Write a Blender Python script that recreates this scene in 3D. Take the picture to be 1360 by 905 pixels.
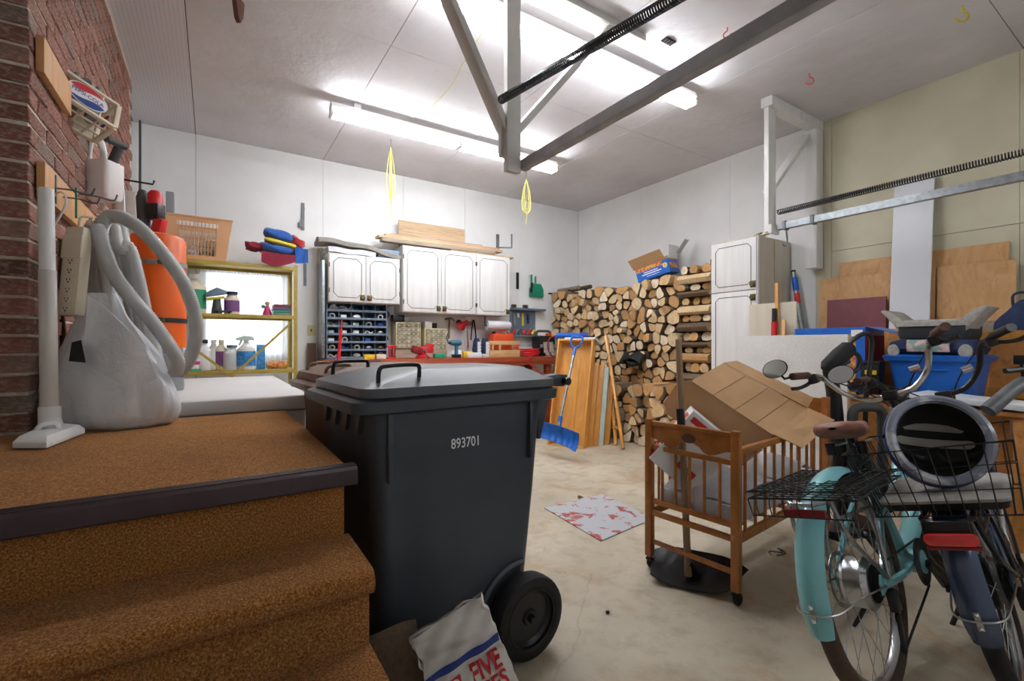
import bpy, bmesh, math, random
from mathutils import Vector, Matrix, Quaternion
for o in list(bpy.data.objects): bpy.data.objects.remove(o)
SC = bpy.context.scene
COL = SC.collection
RND = random.Random(7)
# ---------------------------------------------------------------- camera
CAM_H = 1.13; FPX = 618.0; PCX = 680.0; HORIZON = 458.0
YAW = math.atan2(397.0, 618.0)
cam_data = bpy.data.cameras.new('camera'); cam = bpy.data.objects.new('camera', cam_data); COL.objects.link(cam)
cam_data.sensor_width = 36.0; cam_data.lens = 36.0*FPX/1360.0
cam_data.shift_y = (HORIZON-452.5)/1360.0; cam_data.clip_start = 0.05
cam.location = (0, 0, CAM_H); cam.rotation_euler = (math.pi/2, 0, -YAW)
SC.camera = cam
# ---------------------------------------------------------------- world, exposure
wd = bpy.data.worlds.new('world'); SC.world = wd; wd.use_nodes = True
nt = wd.node_tree
bg = nt.nodes['Background']; bg.inputs[0].default_value = (0.88, 0.94, 1.0, 1); bg.inputs[1].default_value = 2.4
SC.view_settings.view_transform = 'Standard'; SC.view_settings.look = 'None'
SC.view_settings.gamma = 1.0; SC.view_settings.use_curve_mapping = False
SC.view_settings.exposure = 1.32
TUBE_POWER = 22.0
# ---------------------------------------------------------------- geometry of the photograph
_s, _c = math.sin(YAW), math.cos(YAW)
def ray(px, py):
    r = (px-PCX)/FPX
    return (r*_c+_s, -r*_s+_c, (HORIZON-py)/FPX)
def pD(px, py, d):
    x, y, z = ray(px, py); return Vector((x*d, y*d, CAM_H+z*d))
def pY(px, py, Y): return pD(px, py, Y/ray(px, py)[1])
def pX(px, py, X): return pD(px, py, X/ray(px, py)[0])
def pZ(px, py, Z): return pD(px, py, (Z-CAM_H)/ray(px, py)[2])
def proj(p):
    d = p[0]*_s+p[1]*_c; r = p[0]*_c-p[1]*_s
    return (PCX+FPX*r/max(d, .05), HORIZON-FPX*(p[2]-CAM_H)/max(d, .05), d)
V = Vector
# ---------------------------------------------------------------- mesh builder
def frame_z(axis, up=(0, 0, 1)):
    z = V(axis).normalized(); u = V(up)
    if abs(z.dot(u.normalized())) > .98: u = V((1, 0, 0))
    x = u.cross(z).normalized(); y = z.cross(x)
    return Matrix((x, y, z)).transposed()
class MB:
    def __init__(s): s.v = []; s.f = []; s.m = []; s.k = 0
    def mat(s, k): s.k = k; return s
    def add(s, vs, fs):
        b = len(s.v); s.v += [V(p) for p in vs]
        for f in fs: s.f.append([b+i for i in f]); s.m.append(s.k)
        return s
    def box(s, x0, y0, z0, x1, y1, z1):
        return s.add([(x0,y0,z0),(x1,y0,z0),(x1,y1,z0),(x0,y1,z0),(x0,y0,z1),(x1,y0,z1),(x1,y1,z1),(x0,y1,z1)],
                     [(0,3,2,1),(4,5,6,7),(0,1,5,4),(1,2,6,5),(2,3,7,6),(3,0,4,7)])
    def obox(s, c, size, R=None):
        R = R or Matrix.Identity(3); c = V(c); h = V(size)/2
        ps = [c+R@V((sx*h.x, sy*h.y, sz*h.z)) for sz in (-1,1) for sx, sy in ((-1,-1),(1,-1),(1,1),(-1,1))]
        return s.add(ps, [(0,3,2,1),(4,5,6,7),(0,1,5,4),(1,2,6,5),(2,3,7,6),(3,0,4,7)])
    def bar(s, p0, p1, w, h, up=(0,0,1)):
        p0, p1 = V(p0), V(p1); R = frame_z(p1-p0, up)
        return s.obox((p0+p1)/2, (w, h, (p1-p0).length), R)
    def tube(s, path, r, n=8, closed=False, caps=True, flat=1.0):
        P = [V(p) for p in path]; m = len(P)
        rr = r if isinstance(r, (list, tuple)) else [r]*m
        T = []
        for i in range(m):
            a = P[i-1] if (i or closed) else P[i]; b = P[(i+1) % m] if (i < m-1 or closed) else P[i]
            t = b-a; T.append(t.normalized() if t.length > 1e-9 else V((0,0,1)))
        F = frame_z(T[0]); u = F.col[0].copy(); rings = []
        for i in range(m):
            if i:
                u = (u - T[i]*u.dot(T[i]))
                u = u.normalized() if u.length > 1e-6 else frame_z(T[i]).col[0]
            w = T[i].cross(u)
            rings.append([P[i]+u*(rr[i]*math.cos(2*math.pi*k/n))+w*(rr[i]*flat*math.sin(2*math.pi*k/n)) for k in range(n)])
        vs = [p for q in rings for p in q]; fs = []
        for i in range(m if closed else m-1):
            j = (i+1) % m
            for k in range(n):
                l = (k+1) % n; fs.append((i*n+k, i*n+l, j*n+l, j*n+k))
        if caps and not closed:
            fs.append(tuple(range(n))[::-1]); fs.append(tuple((m-1)*n+k for k in range(n)))
        return s.add(vs, fs)
    def cyl(s, p0, p1, r0, r1=None, n=16): return s.tube([p0, p1], [r0, r0 if r1 is None else r1], n)
    def lathe(s, prof, n=24, c=(0,0,0), R=None, sx=1, sy=1, closed_prof=False):
        R = R or Matrix.Identity(3); c = V(c); vs = []; fs = []; m = len(prof)
        for r, z in prof:
            for k in range(n):
                a = 2*math.pi*k/n; vs.append(c+R@V((r*math.cos(a)*sx, r*math.sin(a)*sy, z)))
        for i in range(m if closed_prof else m-1):
            j = (i+1) % m
            for k in range(n):
                l = (k+1) % n; fs.append((i*n+k, i*n+l, j*n+l, j*n+k))
        if not closed_prof:
            if prof[0][0] > 1e-6: fs.append(tuple(range(n))[::-1])
            if prof[-1][0] > 1e-6: fs.append(tuple((m-1)*n+k for k in range(n)))
        return s.add(vs, fs)
    def prism(s, poly, d, M=None, c=(0,0,0), taper=1.0):
        M = M or Matrix.Identity(3); c = V(c); n = len(poly)
        vs = [c+M@V((x, y, 0)) for x, y in poly]+[c+M@V((x*taper, y*taper, d)) for x, y in poly]
        fs = [tuple(range(n))[::-1], tuple(range(n, 2*n))]+[(i, (i+1) % n, n+(i+1) % n, n+i) for i in range(n)]
        return s.add(vs, fs)
    def grid(s, fn, nu, nv, thick=0.0):
        P = [[V(fn(i/nu, j/nv)) for j in range(nv+1)] for i in range(nu+1)]
        vs = [p for q in P for p in q]; w = nv+1
        fs = [(i*w+j, (i+1)*w+j, (i+1)*w+j+1, i*w+j+1) for i in range(nu) for j in range(nv)]
        if thick:
            N = []
            for i in range(nu+1):
                for j in range(nv+1):
                    a = P[min(i+1, nu)][j]-P[max(i-1, 0)][j]; b = P[i][min(j+1, nv)]-P[i][max(j-1, 0)]
                    q = a.cross(b); N.append(q.normalized() if q.length > 1e-12 else V((0,0,1)))
            o = len(vs); vs += [vs[i]-N[i]*thick for i in range(o)]
            fs += [tuple(o+i for i in f[::-1]) for f in list(fs)]
            rim = [i*w for i in range(nu+1)]+[nu*w+j for j in range(1, nv+1)]+[i*w+nv for i in range(nu-1, -1, -1)]+[j for j in range(nv-1, 0, -1)]
            for a, b in zip(rim, rim[1:]+rim[:1]): fs.append((b, a, o+a, o+b))
        return s.add(vs, fs)
    def sphere(s, c, r, nu=12, nv=8, sc=(1,1,1), R=None):
        R = R or Matrix.Identity(3); c = V(c); vs = [c+R@V((0,0,-r*sc[2]))]; fs = []
        for i in range(1, nv):
            a = -math.pi/2+math.pi*i/nv
            for k in range(nu):
                b = 2*math.pi*k/nu; vs.append(c+R@V((r*math.cos(a)*math.cos(b)*sc[0], r*math.cos(a)*math.sin(b)*sc[1], r*math.sin(a)*sc[2])))
        vs.append(c+R@V((0,0,r*sc[2]))); t = len(vs)-1
        for k in range(nu): fs.append((0, 1+(k+1) % nu, 1+k)); fs.append((t, t-nu+k, t-nu+(k+1) % nu))
        for i in range(nv-2):
            for k in range(nu):
                a = 1+i*nu; fs.append((a+k, a+(k+1) % nu, a+nu+(k+1) % nu, a+nu+k))
        return s.add(vs, fs)
    def ring(s, c, axis, R_, r, n=24, m=8, flat=1.0):
        Fm = frame_z(axis); c = V(c)
        return s.tube([c+Fm@V((R_*math.cos(2*math.pi*k/n), R_*math.sin(2*math.pi*k/n), 0)) for k in range(n)], r, m, closed=True, flat=flat)
    def mesh(s, name, mats, bevel=0, smooth=True, off=None, seg=2, ang=35):
        me = bpy.data.meshes.new(name)
        vs = s.v if off is None else [p-off for p in s.v]
        me.from_pydata([tuple(p) for p in vs], [], s.f)
        mats = mats if isinstance(mats, (list, tuple)) else [mats]
        for m in mats: me.materials.append(MAT[m] if isinstance(m, str) else m)
        for p, k in zip(me.polygons, s.m): p.material_index = k
        me.validate(); bm = bmesh.new(); bm.from_mesh(me)
        bmesh.ops.recalc_face_normals(bm, faces=bm.faces)
        if bevel:
            es = [e for e in bm.edges if len(e.link_faces) == 2 and e.calc_face_angle(0) > .6]
            if es: bmesh.ops.bevel(bm, geom=es, offset=bevel, segments=seg, profile=.6, affect='EDGES', clamp_overlap=True)
        bm.to_mesh(me); bm.free()
        if smooth: me.shade_smooth(); me.set_sharp_from_angle(angle=math.radians(ang))
        return me
    def build(s, name, mats, parent=None, bevel=0, smooth=True, label=None, seg=2, ang=35):
        off = OFF.get(parent.name) if parent else None
        ob = bpy.data.objects.new(name, s.mesh(name, mats, bevel, smooth, off, seg, ang)); COL.objects.link(ob)
        if parent: ob.parent = parent
        if off is not None: OFF[ob.name] = off
        if label: ob['label'] = label
        return ob
    def single(s, name, mats, label, cat, group=None, bevel=0, smooth=True, seg=2, ang=35):
        lo = V([min(p[i] for p in s.v) for i in range(3)]); hi = V([max(p[i] for p in s.v) for i in range(3)])
        off = V(((lo.x+hi.x)/2, (lo.y+hi.y)/2, lo.z))
        ob = bpy.data.objects.new(name, s.mesh(name, mats, bevel, smooth, off, seg, ang)); ob.location = off; COL.objects.link(ob)
        OFF[ob.name] = off
        return tag(ob, label, cat, group)
OFF = {}
def tag(o, label, cat, group=None):
    o['label'] = label; o['category'] = cat
    if group: o['group'] = group
    return o
def thing(name, label, cat, loc=(0,0,0), group=None, world=True, rotz=0):
    # an Empty at the base; when world is True parts are written in world coordinates
    o = bpy.data.objects.new(name, None); o.empty_display_size = .05; COL.objects.link(o); o.location = loc
    if world: OFF[o.name] = V(loc)
    else: o.rotation_euler = (0, 0, rotz)
    return tag(o, label, cat, group)
def struct(name, mb, mats, bevel=0, smooth=False):
    ob = mb.build(name, mats, None, bevel, smooth); ob['kind'] = 'structure'; return ob
def copy_tree(o, parent=None):
    c = o.copy(); COL.objects.link(c); c.parent = parent
    for ch in list(o.children): copy_tree(ch, c)
    return c
def bez(pts, n=24):
    # Catmull-Rom through points
    P = [V(p) for p in pts]; P = [2*P[0]-P[1]]+P+[2*P[-1]-P[-2]]; out = []
    m = len(P)-3; per = max(1, n//m)
    for i in range(m):
        a, b, c_, d = P[i:i+4]
        for k in range(per):
            t = k/per
            out.append(.5*((2*b)+(c_-a)*t+(2*a-5*b+4*c_-d)*t*t+(3*b-a-3*c_+d)*t**3))
    out.append(P[-2]); return out
def rrect(w, h, r, n=4):
    out = []
    for cx, cy, a0 in ((w/2-r, h/2-r, 0), (-w/2+r, h/2-r, 90), (-w/2+r, -h/2+r, 180), (w/2-r, -h/2+r, 270)):
        for k in range(n+1):
            a = math.radians(a0+90*k/n); out.append((cx+r*math.cos(a), cy+r*math.sin(a)))
    return out
# ---------------------------------------------------------------- materials
MAT = {}
def lin(h):
    h = h.lstrip('#'); c = [int(h[i:i+2], 16)/255 for i in (0, 2, 4)]
    return tuple(x/12.92 if x <= .04045 else ((x+.055)/1.055)**2.4 for x in c)+(1,)
def base(name):
    m = bpy.data.materials.new(name); m.use_nodes = True; MAT[name] = m
    t = m.node_tree; return m, t, t.nodes['Principled BSDF']
def nd(t, typ, **kw):
    n = t.nodes.new(typ)
    for k, v in kw.items():
        if hasattr(n, k): setattr(n, k, v)
        else: n.inputs[k].default_value = v
    return n
def ramp(t, src, stops):
    r = t.nodes.new('ShaderNodeValToRGB'); e = r.color_ramp.elements
    while len(e) < len(stops): e.new(.5)
    for el, (p, c_) in zip(e, stops): el.position = p; el.color = lin(c_) if isinstance(c_, str) else (c_, c_, c_, 1)
    t.links.new(src, r.inputs[0]); return r.outputs[0]
def mixc(t, fac, a, b, mode='MIX'):
    m = t.nodes.new('ShaderNodeMix'); m.data_type = 'RGBA'; m.blend_type = mode
    for sock, val in ((m.inputs[0], fac), (m.inputs[6], a), (m.inputs[7], b)):
        if isinstance(val, bpy.types.NodeSocket): t.links.new(val, sock)
        elif isinstance(val, str): sock.default_value = lin(val)
        else: sock.default_value = val
    return m.outputs[2]
def coords(t, kind='Object', scale=(1,1,1), rot=(0,0,0)):
    tc = nd(t, 'ShaderNodeTexCoord'); mp = nd(t, 'ShaderNodeMapping')
    mp.inputs['Scale'].default_value = scale; mp.inputs['Rotation'].default_value = rot
    t.links.new(tc.outputs[kind], mp.inputs[0]); return mp.outputs[0]
def noise(t, co, scale=5, detail=4, rough=.55, dist=0):
    n = nd(t, 'ShaderNodeTexNoise'); t.links.new(co, n.inputs['Vector'])
    n.inputs['Scale'].default_value = scale; n.inputs['Detail'].default_value = detail
    n.inputs['Roughness'].default_value = rough; n.inputs['Distortion'].default_value = dist
    return n.outputs['Fac']
def bump(t, p, h, strength=.3, dist=.01):
    b = nd(t, 'ShaderNodeBump'); b.inputs['Strength'].default_value = strength; b.inputs['Distance'].default_value = dist
    t.links.new(h, b.inputs['Height']); t.links.new(b.outputs[0], p.inputs['Normal'])
def M(name, c1, c2=None, rough=.5, metal=0, scale=8, bmp=0, bscale=None, spec=.5, coat=0, lo=.35, hi=.65, stretch=(1,1,1), alpha=1, trans=0, emit=0, rnd=0, bdist=.005, sheen=0, sss=0):
    m, t, p = base(name)
    p.inputs['Base Color'].default_value = lin(c1); p.inputs['Roughness'].default_value = rough
    p.inputs['Metallic'].default_value = metal; p.inputs['Specular IOR Level'].default_value = spec
    p.inputs['Coat Weight'].default_value = coat; p.inputs['Alpha'].default_value = alpha
    p.inputs['Transmission Weight'].default_value = trans
    if sheen: p.inputs['Sheen Weight'].default_value = sheen
    out = None
    if c2 or bmp:
        co = coords(t, 'Object', stretch)
    if c2:
        out = ramp(t, noise(t, co, scale), [(lo, c1), (hi, c2)])
    if rnd:
        oi = nd(t, 'ShaderNodeObjectInfo'); hs = nd(t, 'ShaderNodeHueSaturation')
        mr = nd(t, 'ShaderNodeMapRange'); mr.inputs['To Min'].default_value = 1-rnd; mr.inputs['To Max'].default_value = 1+rnd
        t.links.new(oi.outputs['Random'], mr.inputs[0]); t.links.new(mr.outputs[0], hs.inputs['Value'])
        if out: t.links.new(out, hs.inputs['Color'])
        else: hs.inputs['Color'].default_value = lin(c1)
        out = hs.outputs[0]
    if out: t.links.new(out, p.inputs['Base Color'])
    if bmp: bump(t, p, noise(t, co, bscale or scale*3, 5), bmp, bdist)
    if emit:
        p.inputs['Emission Color'].default_value = lin(c1); p.inputs['Emission Strength'].default_value = emit
    return m
def wood(name, c1, c2, scale=18, rough=.5, stretch=(1,1,.08), dist=2.2, c3=None, bmp=.12, coat=0, rnd=0):
    m, t, p = base(name); co = coords(t, 'Object', stretch)
    n1 = noise(t, co, scale, 5, .6, dist); col = ramp(t, n1, [(.3, c1), (.72, c2)])
    if c3:
        n2 = noise(t, co, scale*5, 3, .6, .5); col = mixc(t, ramp(t, n2, [(.55, 0.0), (.75, .6)]), col, c3)
    if rnd:
        oi = nd(t, 'ShaderNodeObjectInfo'); hs = nd(t, 'ShaderNodeHueSaturation'); mr = nd(t, 'ShaderNodeMapRange')
        mr.inputs['To Min'].default_value = 1-rnd; mr.inputs['To Max'].default_value = 1+rnd
        t.links.new(oi.outputs['Random'], mr.inputs[0]); t.links.new(mr.outputs[0], hs.inputs['Value']); t.links.new(col, hs.inputs['Color']); col = hs.outputs[0]
    t.links.new(col, p.inputs['Base Color']); p.inputs['Roughness'].default_value = rough; p.inputs['Coat Weight'].default_value = coat
    if bmp: bump(t, p, n1, bmp, .004)
    return m
# ---------------------------------------------------------------- palette
M('white_paint', '#e9e8e6', '#dcdad6', .55, scale=1.6, bmp=.12, bscale=60, bdist=.002)
M('white_wall', '#eeeeec', '#e2e2e0', .6, scale=1.1, bmp=.10, bscale=22, bdist=.004)
M('ceiling_paint', '#dfdcde', '#d0ccce', .7, scale=1.3, bmp=.55, bscale=9, bdist=.012)
M('beige_panel', '#d3ceb4', '#c8c2a6', .6, scale=2.2, bmp=.08, bscale=14, bdist=.004)
M('seam_dark', '#6d675c', rough=.9)
M('white_wood', '#e9e8e5', '#e0deda', .5, scale=20, stretch=(1,1,.06), bmp=.2)
M('grey_white_wood', '#dedbd6', '#bdb9b2', .55, scale=16, stretch=(.1,1,.1), bmp=.2)
M('white_plastic', '#eeeeec', rough=.35)
M('cream_plastic', '#e2d6bd', rough=.4)
M('grey_plastic', '#8b8d8f', rough=.45)
M('black_plastic', '#17181a', rough=.38)
M('black_matte', '#141414', rough=.7)
M('rubber', '#1b1b1c', '#242425', .75, scale=30)
M('steel', '#b9bbbd', rough=.28, metal=1)
M('galv_steel', '#aab0b2', '#8e9598', .38, 1, scale=30)
M('dark_steel', '#77787a', '#646668', .5, .35, scale=12)
M('chrome', '#dcdee0', rough=.12, metal=1)
M('brass_antique', '#8d7d55', '#3c3524', .4, .8, scale=60)
M('black_wire', '#0d0d0e', rough=.35, spec=.6)
M('red_plastic', '#d22026', rough=.35)
M('dark_red', '#8e1f22', rough=.45)
M('blue_plastic', '#0b5fc4', rough=.38)
M('tub_blue', '#0f63c0', rough=.42)
M('yellow_plastic', '#e7c21f', rough=.4)
M('orange_plastic', '#f06a10', '#ea5f0c', .4, scale=6)
M('orange_can', '#e8572a', '#df4f26', .45, scale=10)
M('green_plastic', '#0b8264', rough=.4)
M('teal_paint', '#86cbd0', '#7cc2c8', .25, scale=4, coat=.6)
M('navy_paint', '#3d4f70', '#334361', .22, .25, scale=4, coat=.8)
M('brown_leather', '#a06a5a', '#8a5748', .5, scale=30, bmp=.1)
M('brown_grip', '#5d3b2c', '#4c2f22', .55, scale=40)
M('tyre_brown', '#51402f', '#40332a', .8, scale=30)
M('bin_black', '#454c55', '#3b4149', .42, scale=3, bmp=.05, bscale=300, bdist=.001)
M('lid_grey', '#4f5458', '#5d6165', .36, scale=3)
M('bin_brown', '#7a5d4a', '#6a503f', .5, scale=3)
M('cardboard', '#cda477', '#c0966a', .8, scale=3, bmp=.06, bscale=90, bdist=.001)
M('cardboard_edge', '#a07a50', rough=.9)
M('box_white', '#e9e8e8', rough=.6)
M('label_red', '#d33a36', rough=.6)
M('ink_black', '#1c1c1e', rough=.6)
M('ink_blue', '#26418f', rough=.55)
M('ink_red', '#c8262b', rough=.55)
M('ink_white', '#f2f2f2', rough=.6)
M('ink_orange', '#e98a2e', rough=.6)
M('paper', '#e7e4df', '#d8d4ce', .75, scale=12, bmp=.5, bscale=7, bdist=.01)
M('paper_grey', '#c9c6c1', rough=.8)
M('cloth_white', '#e4e5ea', '#d3d5dc', .85, scale=8, bmp=.3, bscale=14, bdist=.01)
M('shelf_yellow', '#b9a24a', '#a8913d', .45, scale=9)
M('bench_red', '#b0532f', '#97422a', .45, scale=14, stretch=(.08,1,1), bmp=.1)
M('bench_maroon', '#6b4552', rough=.6)
M('cab_side', '#cfc7b4', '#c4bba6', .6, scale=12, stretch=(1,1,.06))
M('metal_greyblue', '#7c8fa0', '#6d8092', .45, .3, scale=10)
M('organiser_cream', '#d8cca0', rough=.5)
M('drawer_clear', '#bdb69a', '#7d765e', .3, scale=14)
M('towel_blue', '#2e63b5', '#2857a3', .95, scale=40, bmp=.5, sheen=.4)
M('towel_red', '#b8323c', '#a52a35', .95, scale=40, bmp=.5, sheen=.4)
M('towel_maroon', '#963043', '#86283a', .95, scale=40, bmp=.5)
M('towel_yellow', '#dfc64b', rough=.95)
M('basket_peach', '#dba97c', '#d3a074', .5, scale=5)
M('burgundy', '#8d5057', '#80464c', .5, scale=6)
M('foam_board', '#eceae6', '#dedbd6', .8, scale=120, bmp=.8, bscale=140, bdist=.006)
M('board_white', '#dfe2e6', rough=.35)
M('navy_cloth', '#27365a', '#1f2b49', .85, scale=20, bmp=.3)
M('seat_grey', '#aaa69f', '#98948d', .85, scale=40, bmp=.2)
M('seat_dark', '#2f3238', rough=.7)
M('floral', '#d9b8b4', '#7fa39a', .85, scale=26, lo=.42, hi=.55)
M('helmet_white', '#c9ccd4', '#7e8594', .25, scale=9, lo=.4, hi=.5, coat=.6)
M('helmet_blue', '#2c3f78', '#35306b', .3, coat=.6, scale=6)
M('reflector_red', '#f22228', rough=.15, spec=.9, coat=1)
M('mirror', '#d4d8d8', rough=.05, metal=1)
M('hose_grey', '#c9c9c6', '#bdbdb9', .5, scale=10)
M('hose_dark', '#4a4c4f', rough=.55)
M('beige_wand', '#d8d5cd', '#cfcbc2', .4, scale=4)
M('rope_yellow', '#dcd266', rough=.8)
M('rope_cream', '#d9d29a', rough=.9)
M('hook_yellow', '#d2c224', rough=.4)
M('hook_red', '#d8503a', rough=.4)
M('shovel_blue', '#0c66c8', '#0b5cb6', .4, scale=5)
M('coal_shovel', '#2a2c2e', '#1d1e20', .45, .5, scale=10)
M('mint_foam', '#cfe0d8', '#c2d5cc', .8, scale=10)
M('grey_cloth', '#a9a59c', '#97938a', .9, scale=8, bmp=.4)
M('green_cloth', '#7d8257', '#5f6a3c', .9, scale=7, bmp=.3)
M('gloves_grey', '#b8b4ac', '#9b978f', .9, scale=20, bmp=.3)
M('carpet_mat', '#8a7a66', '#776956', .95, scale=60, bmp=.6)
M('label_green', '#2f9a6a', rough=.5)
M('label_blue', '#1f78c8', '#58a8e0', .45, scale=30)
M('label_purple', '#7a4d86', rough=.5)
M('label_pink', '#cf3f74', rough=.5)
M('makita_teal', '#2d6f86', rough=.4)
M('paint_streak', '#b9aa90', rough=.8)
M('conduit', '#44423e', rough=.6)
M('rail_grey', '#a9a9aa', '#98989a', .5, .2, scale=10)
M('spring_steel', '#4d4f52', rough=.35, metal=.9)
M('game_blue', '#1a63c0', '#1a6fd0', .4, scale=9)
M('game_print', '#c8574e', '#e0b04a', .5, scale=26, lo=.45, hi=.55)
M('skin_log_end', '#d3b183', rough=.8)
wood('oak_ply', '#d49b5a', '#b9783a', 9, .5, (1.0,.5,.5), 3.0, '#8f5528', .08, rnd=.06)
wood('fir_ply', '#dcb07a', '#c8955c', 5, .5, (1.0,.9,.35), 4.5, '#ad7a45', .08, rnd=.06)
wood('board_pine', '#e0b07a', '#c48c52', 12, .55, (1,1,.1), 2, None, .1, rnd=.08)
wood('lumber', '#d3b592', '#b39470', 14, .65, (.07,1,1), 2, '#8e6138', .15, rnd=.14)
wood('lumber_old', '#b9aa98', '#8f7c68', 14, .75, (.07,1,1), 2, '#6f5b48', .2, rnd=.1)
wood('crib_wood', '#bb7835', '#9c5c24', 14, .38, (.3,.3,.3), 2, '#80471a', .05, coat=.3)
wood('tray_wood', '#e2a653', '#cb8a3c', 7, .4, (1,1,.1), 2.5, None, .05, coat=.25, rnd=.05)
wood('handle_wood', '#a48869', '#7a6048', 20, .65, (1,1,.1), 1.5, None, .1)
wood('dark_brown_wood', '#6b4a38', '#543828', 20, .6, (1,1,.1), 1.5, None, .1)
wood('crate_wood', '#d9b27e', '#c39a64', 16, .6, (.2,1,1), 1.5, None, .1)
# brick: rough rug-faced bricks, each one its own shade
m, t, p = base('brick')
oi = nd(t, 'ShaderNodeObjectInfo')
colr = ramp(t, oi.outputs['Random'], [(0, '#8a594a'), (.22, '#9c6353'), (.45, '#a86d5d'), (.66, '#7a5446'), (.8, '#b27f6e'), (.92, '#857b70'), (1, '#935e4d')])
co = coords(t, 'Object', (1, 1, 3)); n1 = noise(t, co, 42, 6, .7)
co2 = coords(t, 'Object', (1, 1, 1)); n2 = noise(t, co2, 9, 4)
c1 = mixc(t, ramp(t, n1, [(.48, 0.0), (.62, .75)]), colr, '#b9aa9d'); c1 = mixc(t, ramp(t, n2, [(.5, 0.0), (.8, .6)]), c1, '#3a2a22')
t.links.new(c1, p.inputs['Base Color']); p.inputs['Roughness'].default_value = .9; bump(t, p, n1, .8, .010)
M('mortar', '#ddd2bf', '#c7baa6', .95, scale=30, bmp=.6)
# brown outdoor carpet
m, t, p = base('carpet_brown')
co = coords(t, 'Object'); n1 = noise(t, co, 230, 3, .8); n2 = noise(t, co, 2.2, 5, .6); n3 = noise(t, co, 70, 4, .7)
c1 = ramp(t, n1, [(.36, '#7c4714'), (.54, '#c8853f'), (.70, '#f0c286')])
c1 = mixc(t, ramp(t, n2, [(.45, 0.0), (.75, .42)]), c1, '#6a3f17'); c1 = mixc(t, ramp(t, n3, [(.58, 0.0), (.8, .3)]), c1, '#5c3612')
t.links.new(c1, p.inputs['Base Color']); p.inputs['Roughness'].default_value = 1.0; p.inputs['Sheen Weight'].default_value = .15
p.inputs['Specular IOR Level'].default_value = .1
bump(t, p, n1, .9, .01)
M('nosing_vinyl', '#3d2c2e', '#46343a', .42, scale=12)
# concrete floor with stains and fine cracks
m, t, p = base('concrete')
co = coords(t, 'Object'); n1 = noise(t, co, 1.3, 6, .6, .4); n2 = noise(t, co, 7, 6, .65); n3 = noise(t, co, 60, 4, .6); n4 = noise(t, co, 2.4, 4, .6, 1.0)
c1 = ramp(t, n1, [(.3, '#b3a892'), (.55, '#c6bba4'), (.75, '#d3c9b4')])
c1 = mixc(t, ramp(t, n2, [(.48, 0.0), (.70, .75)]), c1, '#a3957d'); c1 = mixc(t, ramp(t, n4, [(.55, 0.0), (.70, .6)]), c1, '#b0895c')
c1 = mixc(t, ramp(t, n3, [(.6, 0.0), (.8, .3)]), c1, '#8f8675')
vo = nd(t, 'ShaderNodeTexVoronoi', feature='DISTANCE_TO_EDGE'); mpn = noise(t, co, 3, 4)
vadd = nd(t, 'ShaderNodeVectorMath', operation='ADD'); t.links.new(co, vadd.inputs[0]); cmb = nd(t, 'ShaderNodeCombineXYZ'); t.links.new(mpn, cmb.inputs[0]); t.links.new(mpn, cmb.inputs[1]); t.links.new(cmb.outputs[0], vadd.inputs[1])
t.links.new(vadd.outputs[0], vo.inputs['Vector']); vo.inputs['Scale'].default_value = .85
c1 = mixc(t, ramp(t, vo.outputs['Distance'], [(0.0, .32), (.005, 0.0)]), c1, '#8a7f6d')
t.links.new(c1, p.inputs['Base Color']); p.inputs['Roughness'].default_value = .62; bump(t, p, n2, .15, .006)
# perforated hardboard: holes about 25 mm apart
m, t, p = base('pegboard')
co = coords(t, 'Object'); sc = nd(t, 'ShaderNodeVectorMath', operation='SCALE'); sc.inputs['Scale'].default_value = 40; t.links.new(co, sc.inputs[0])
fr = nd(t, 'ShaderNodeVectorMath', operation='FRACTION'); t.links.new(sc.outputs[0], fr.inputs[0])
sb = nd(t, 'ShaderNodeVectorMath', operation='SUBTRACT'); t.links.new(fr.outputs[0], sb.inputs[0]); sb.inputs[1].default_value = (.5, .5, 0)
ml = nd(t, 'ShaderNodeVectorMath', operation='MULTIPLY'); t.links.new(sb.outputs[0], ml.inputs[0]); ml.inputs[1].default_value = (1, 1, 0)
ln = nd(t, 'ShaderNodeVectorMath', operation='LENGTH'); t.links.new(ml.outputs[0], ln.inputs[0])
c1 = ramp(t, ln.outputs['Value'], [(.10, '#8d888a'), (.14, '#d9d5da')])
t.links.new(c1, p.inputs['Base Color']); p.inputs['Roughness'].default_value = .6
# worn steel floor plate: grey paint over red
m, t, p = base('worn_plate')
co = coords(t, 'Object'); n1 = noise(t, co, 9, 6, .7, .6); n2 = noise(t, co, 30, 4, .7)
c1 = ramp(t, n1, [(.50, '#b6b9bd'), (.545, '#b6b9bd'), (.58, '#a8493f')]); c1 = mixc(t, ramp(t, n2, [(.62, 0.0), (.72, .6)]), c1, '#8e8d8c')
t.links.new(c1, p.inputs['Base Color']); p.inputs['Roughness'].default_value = .6
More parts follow.
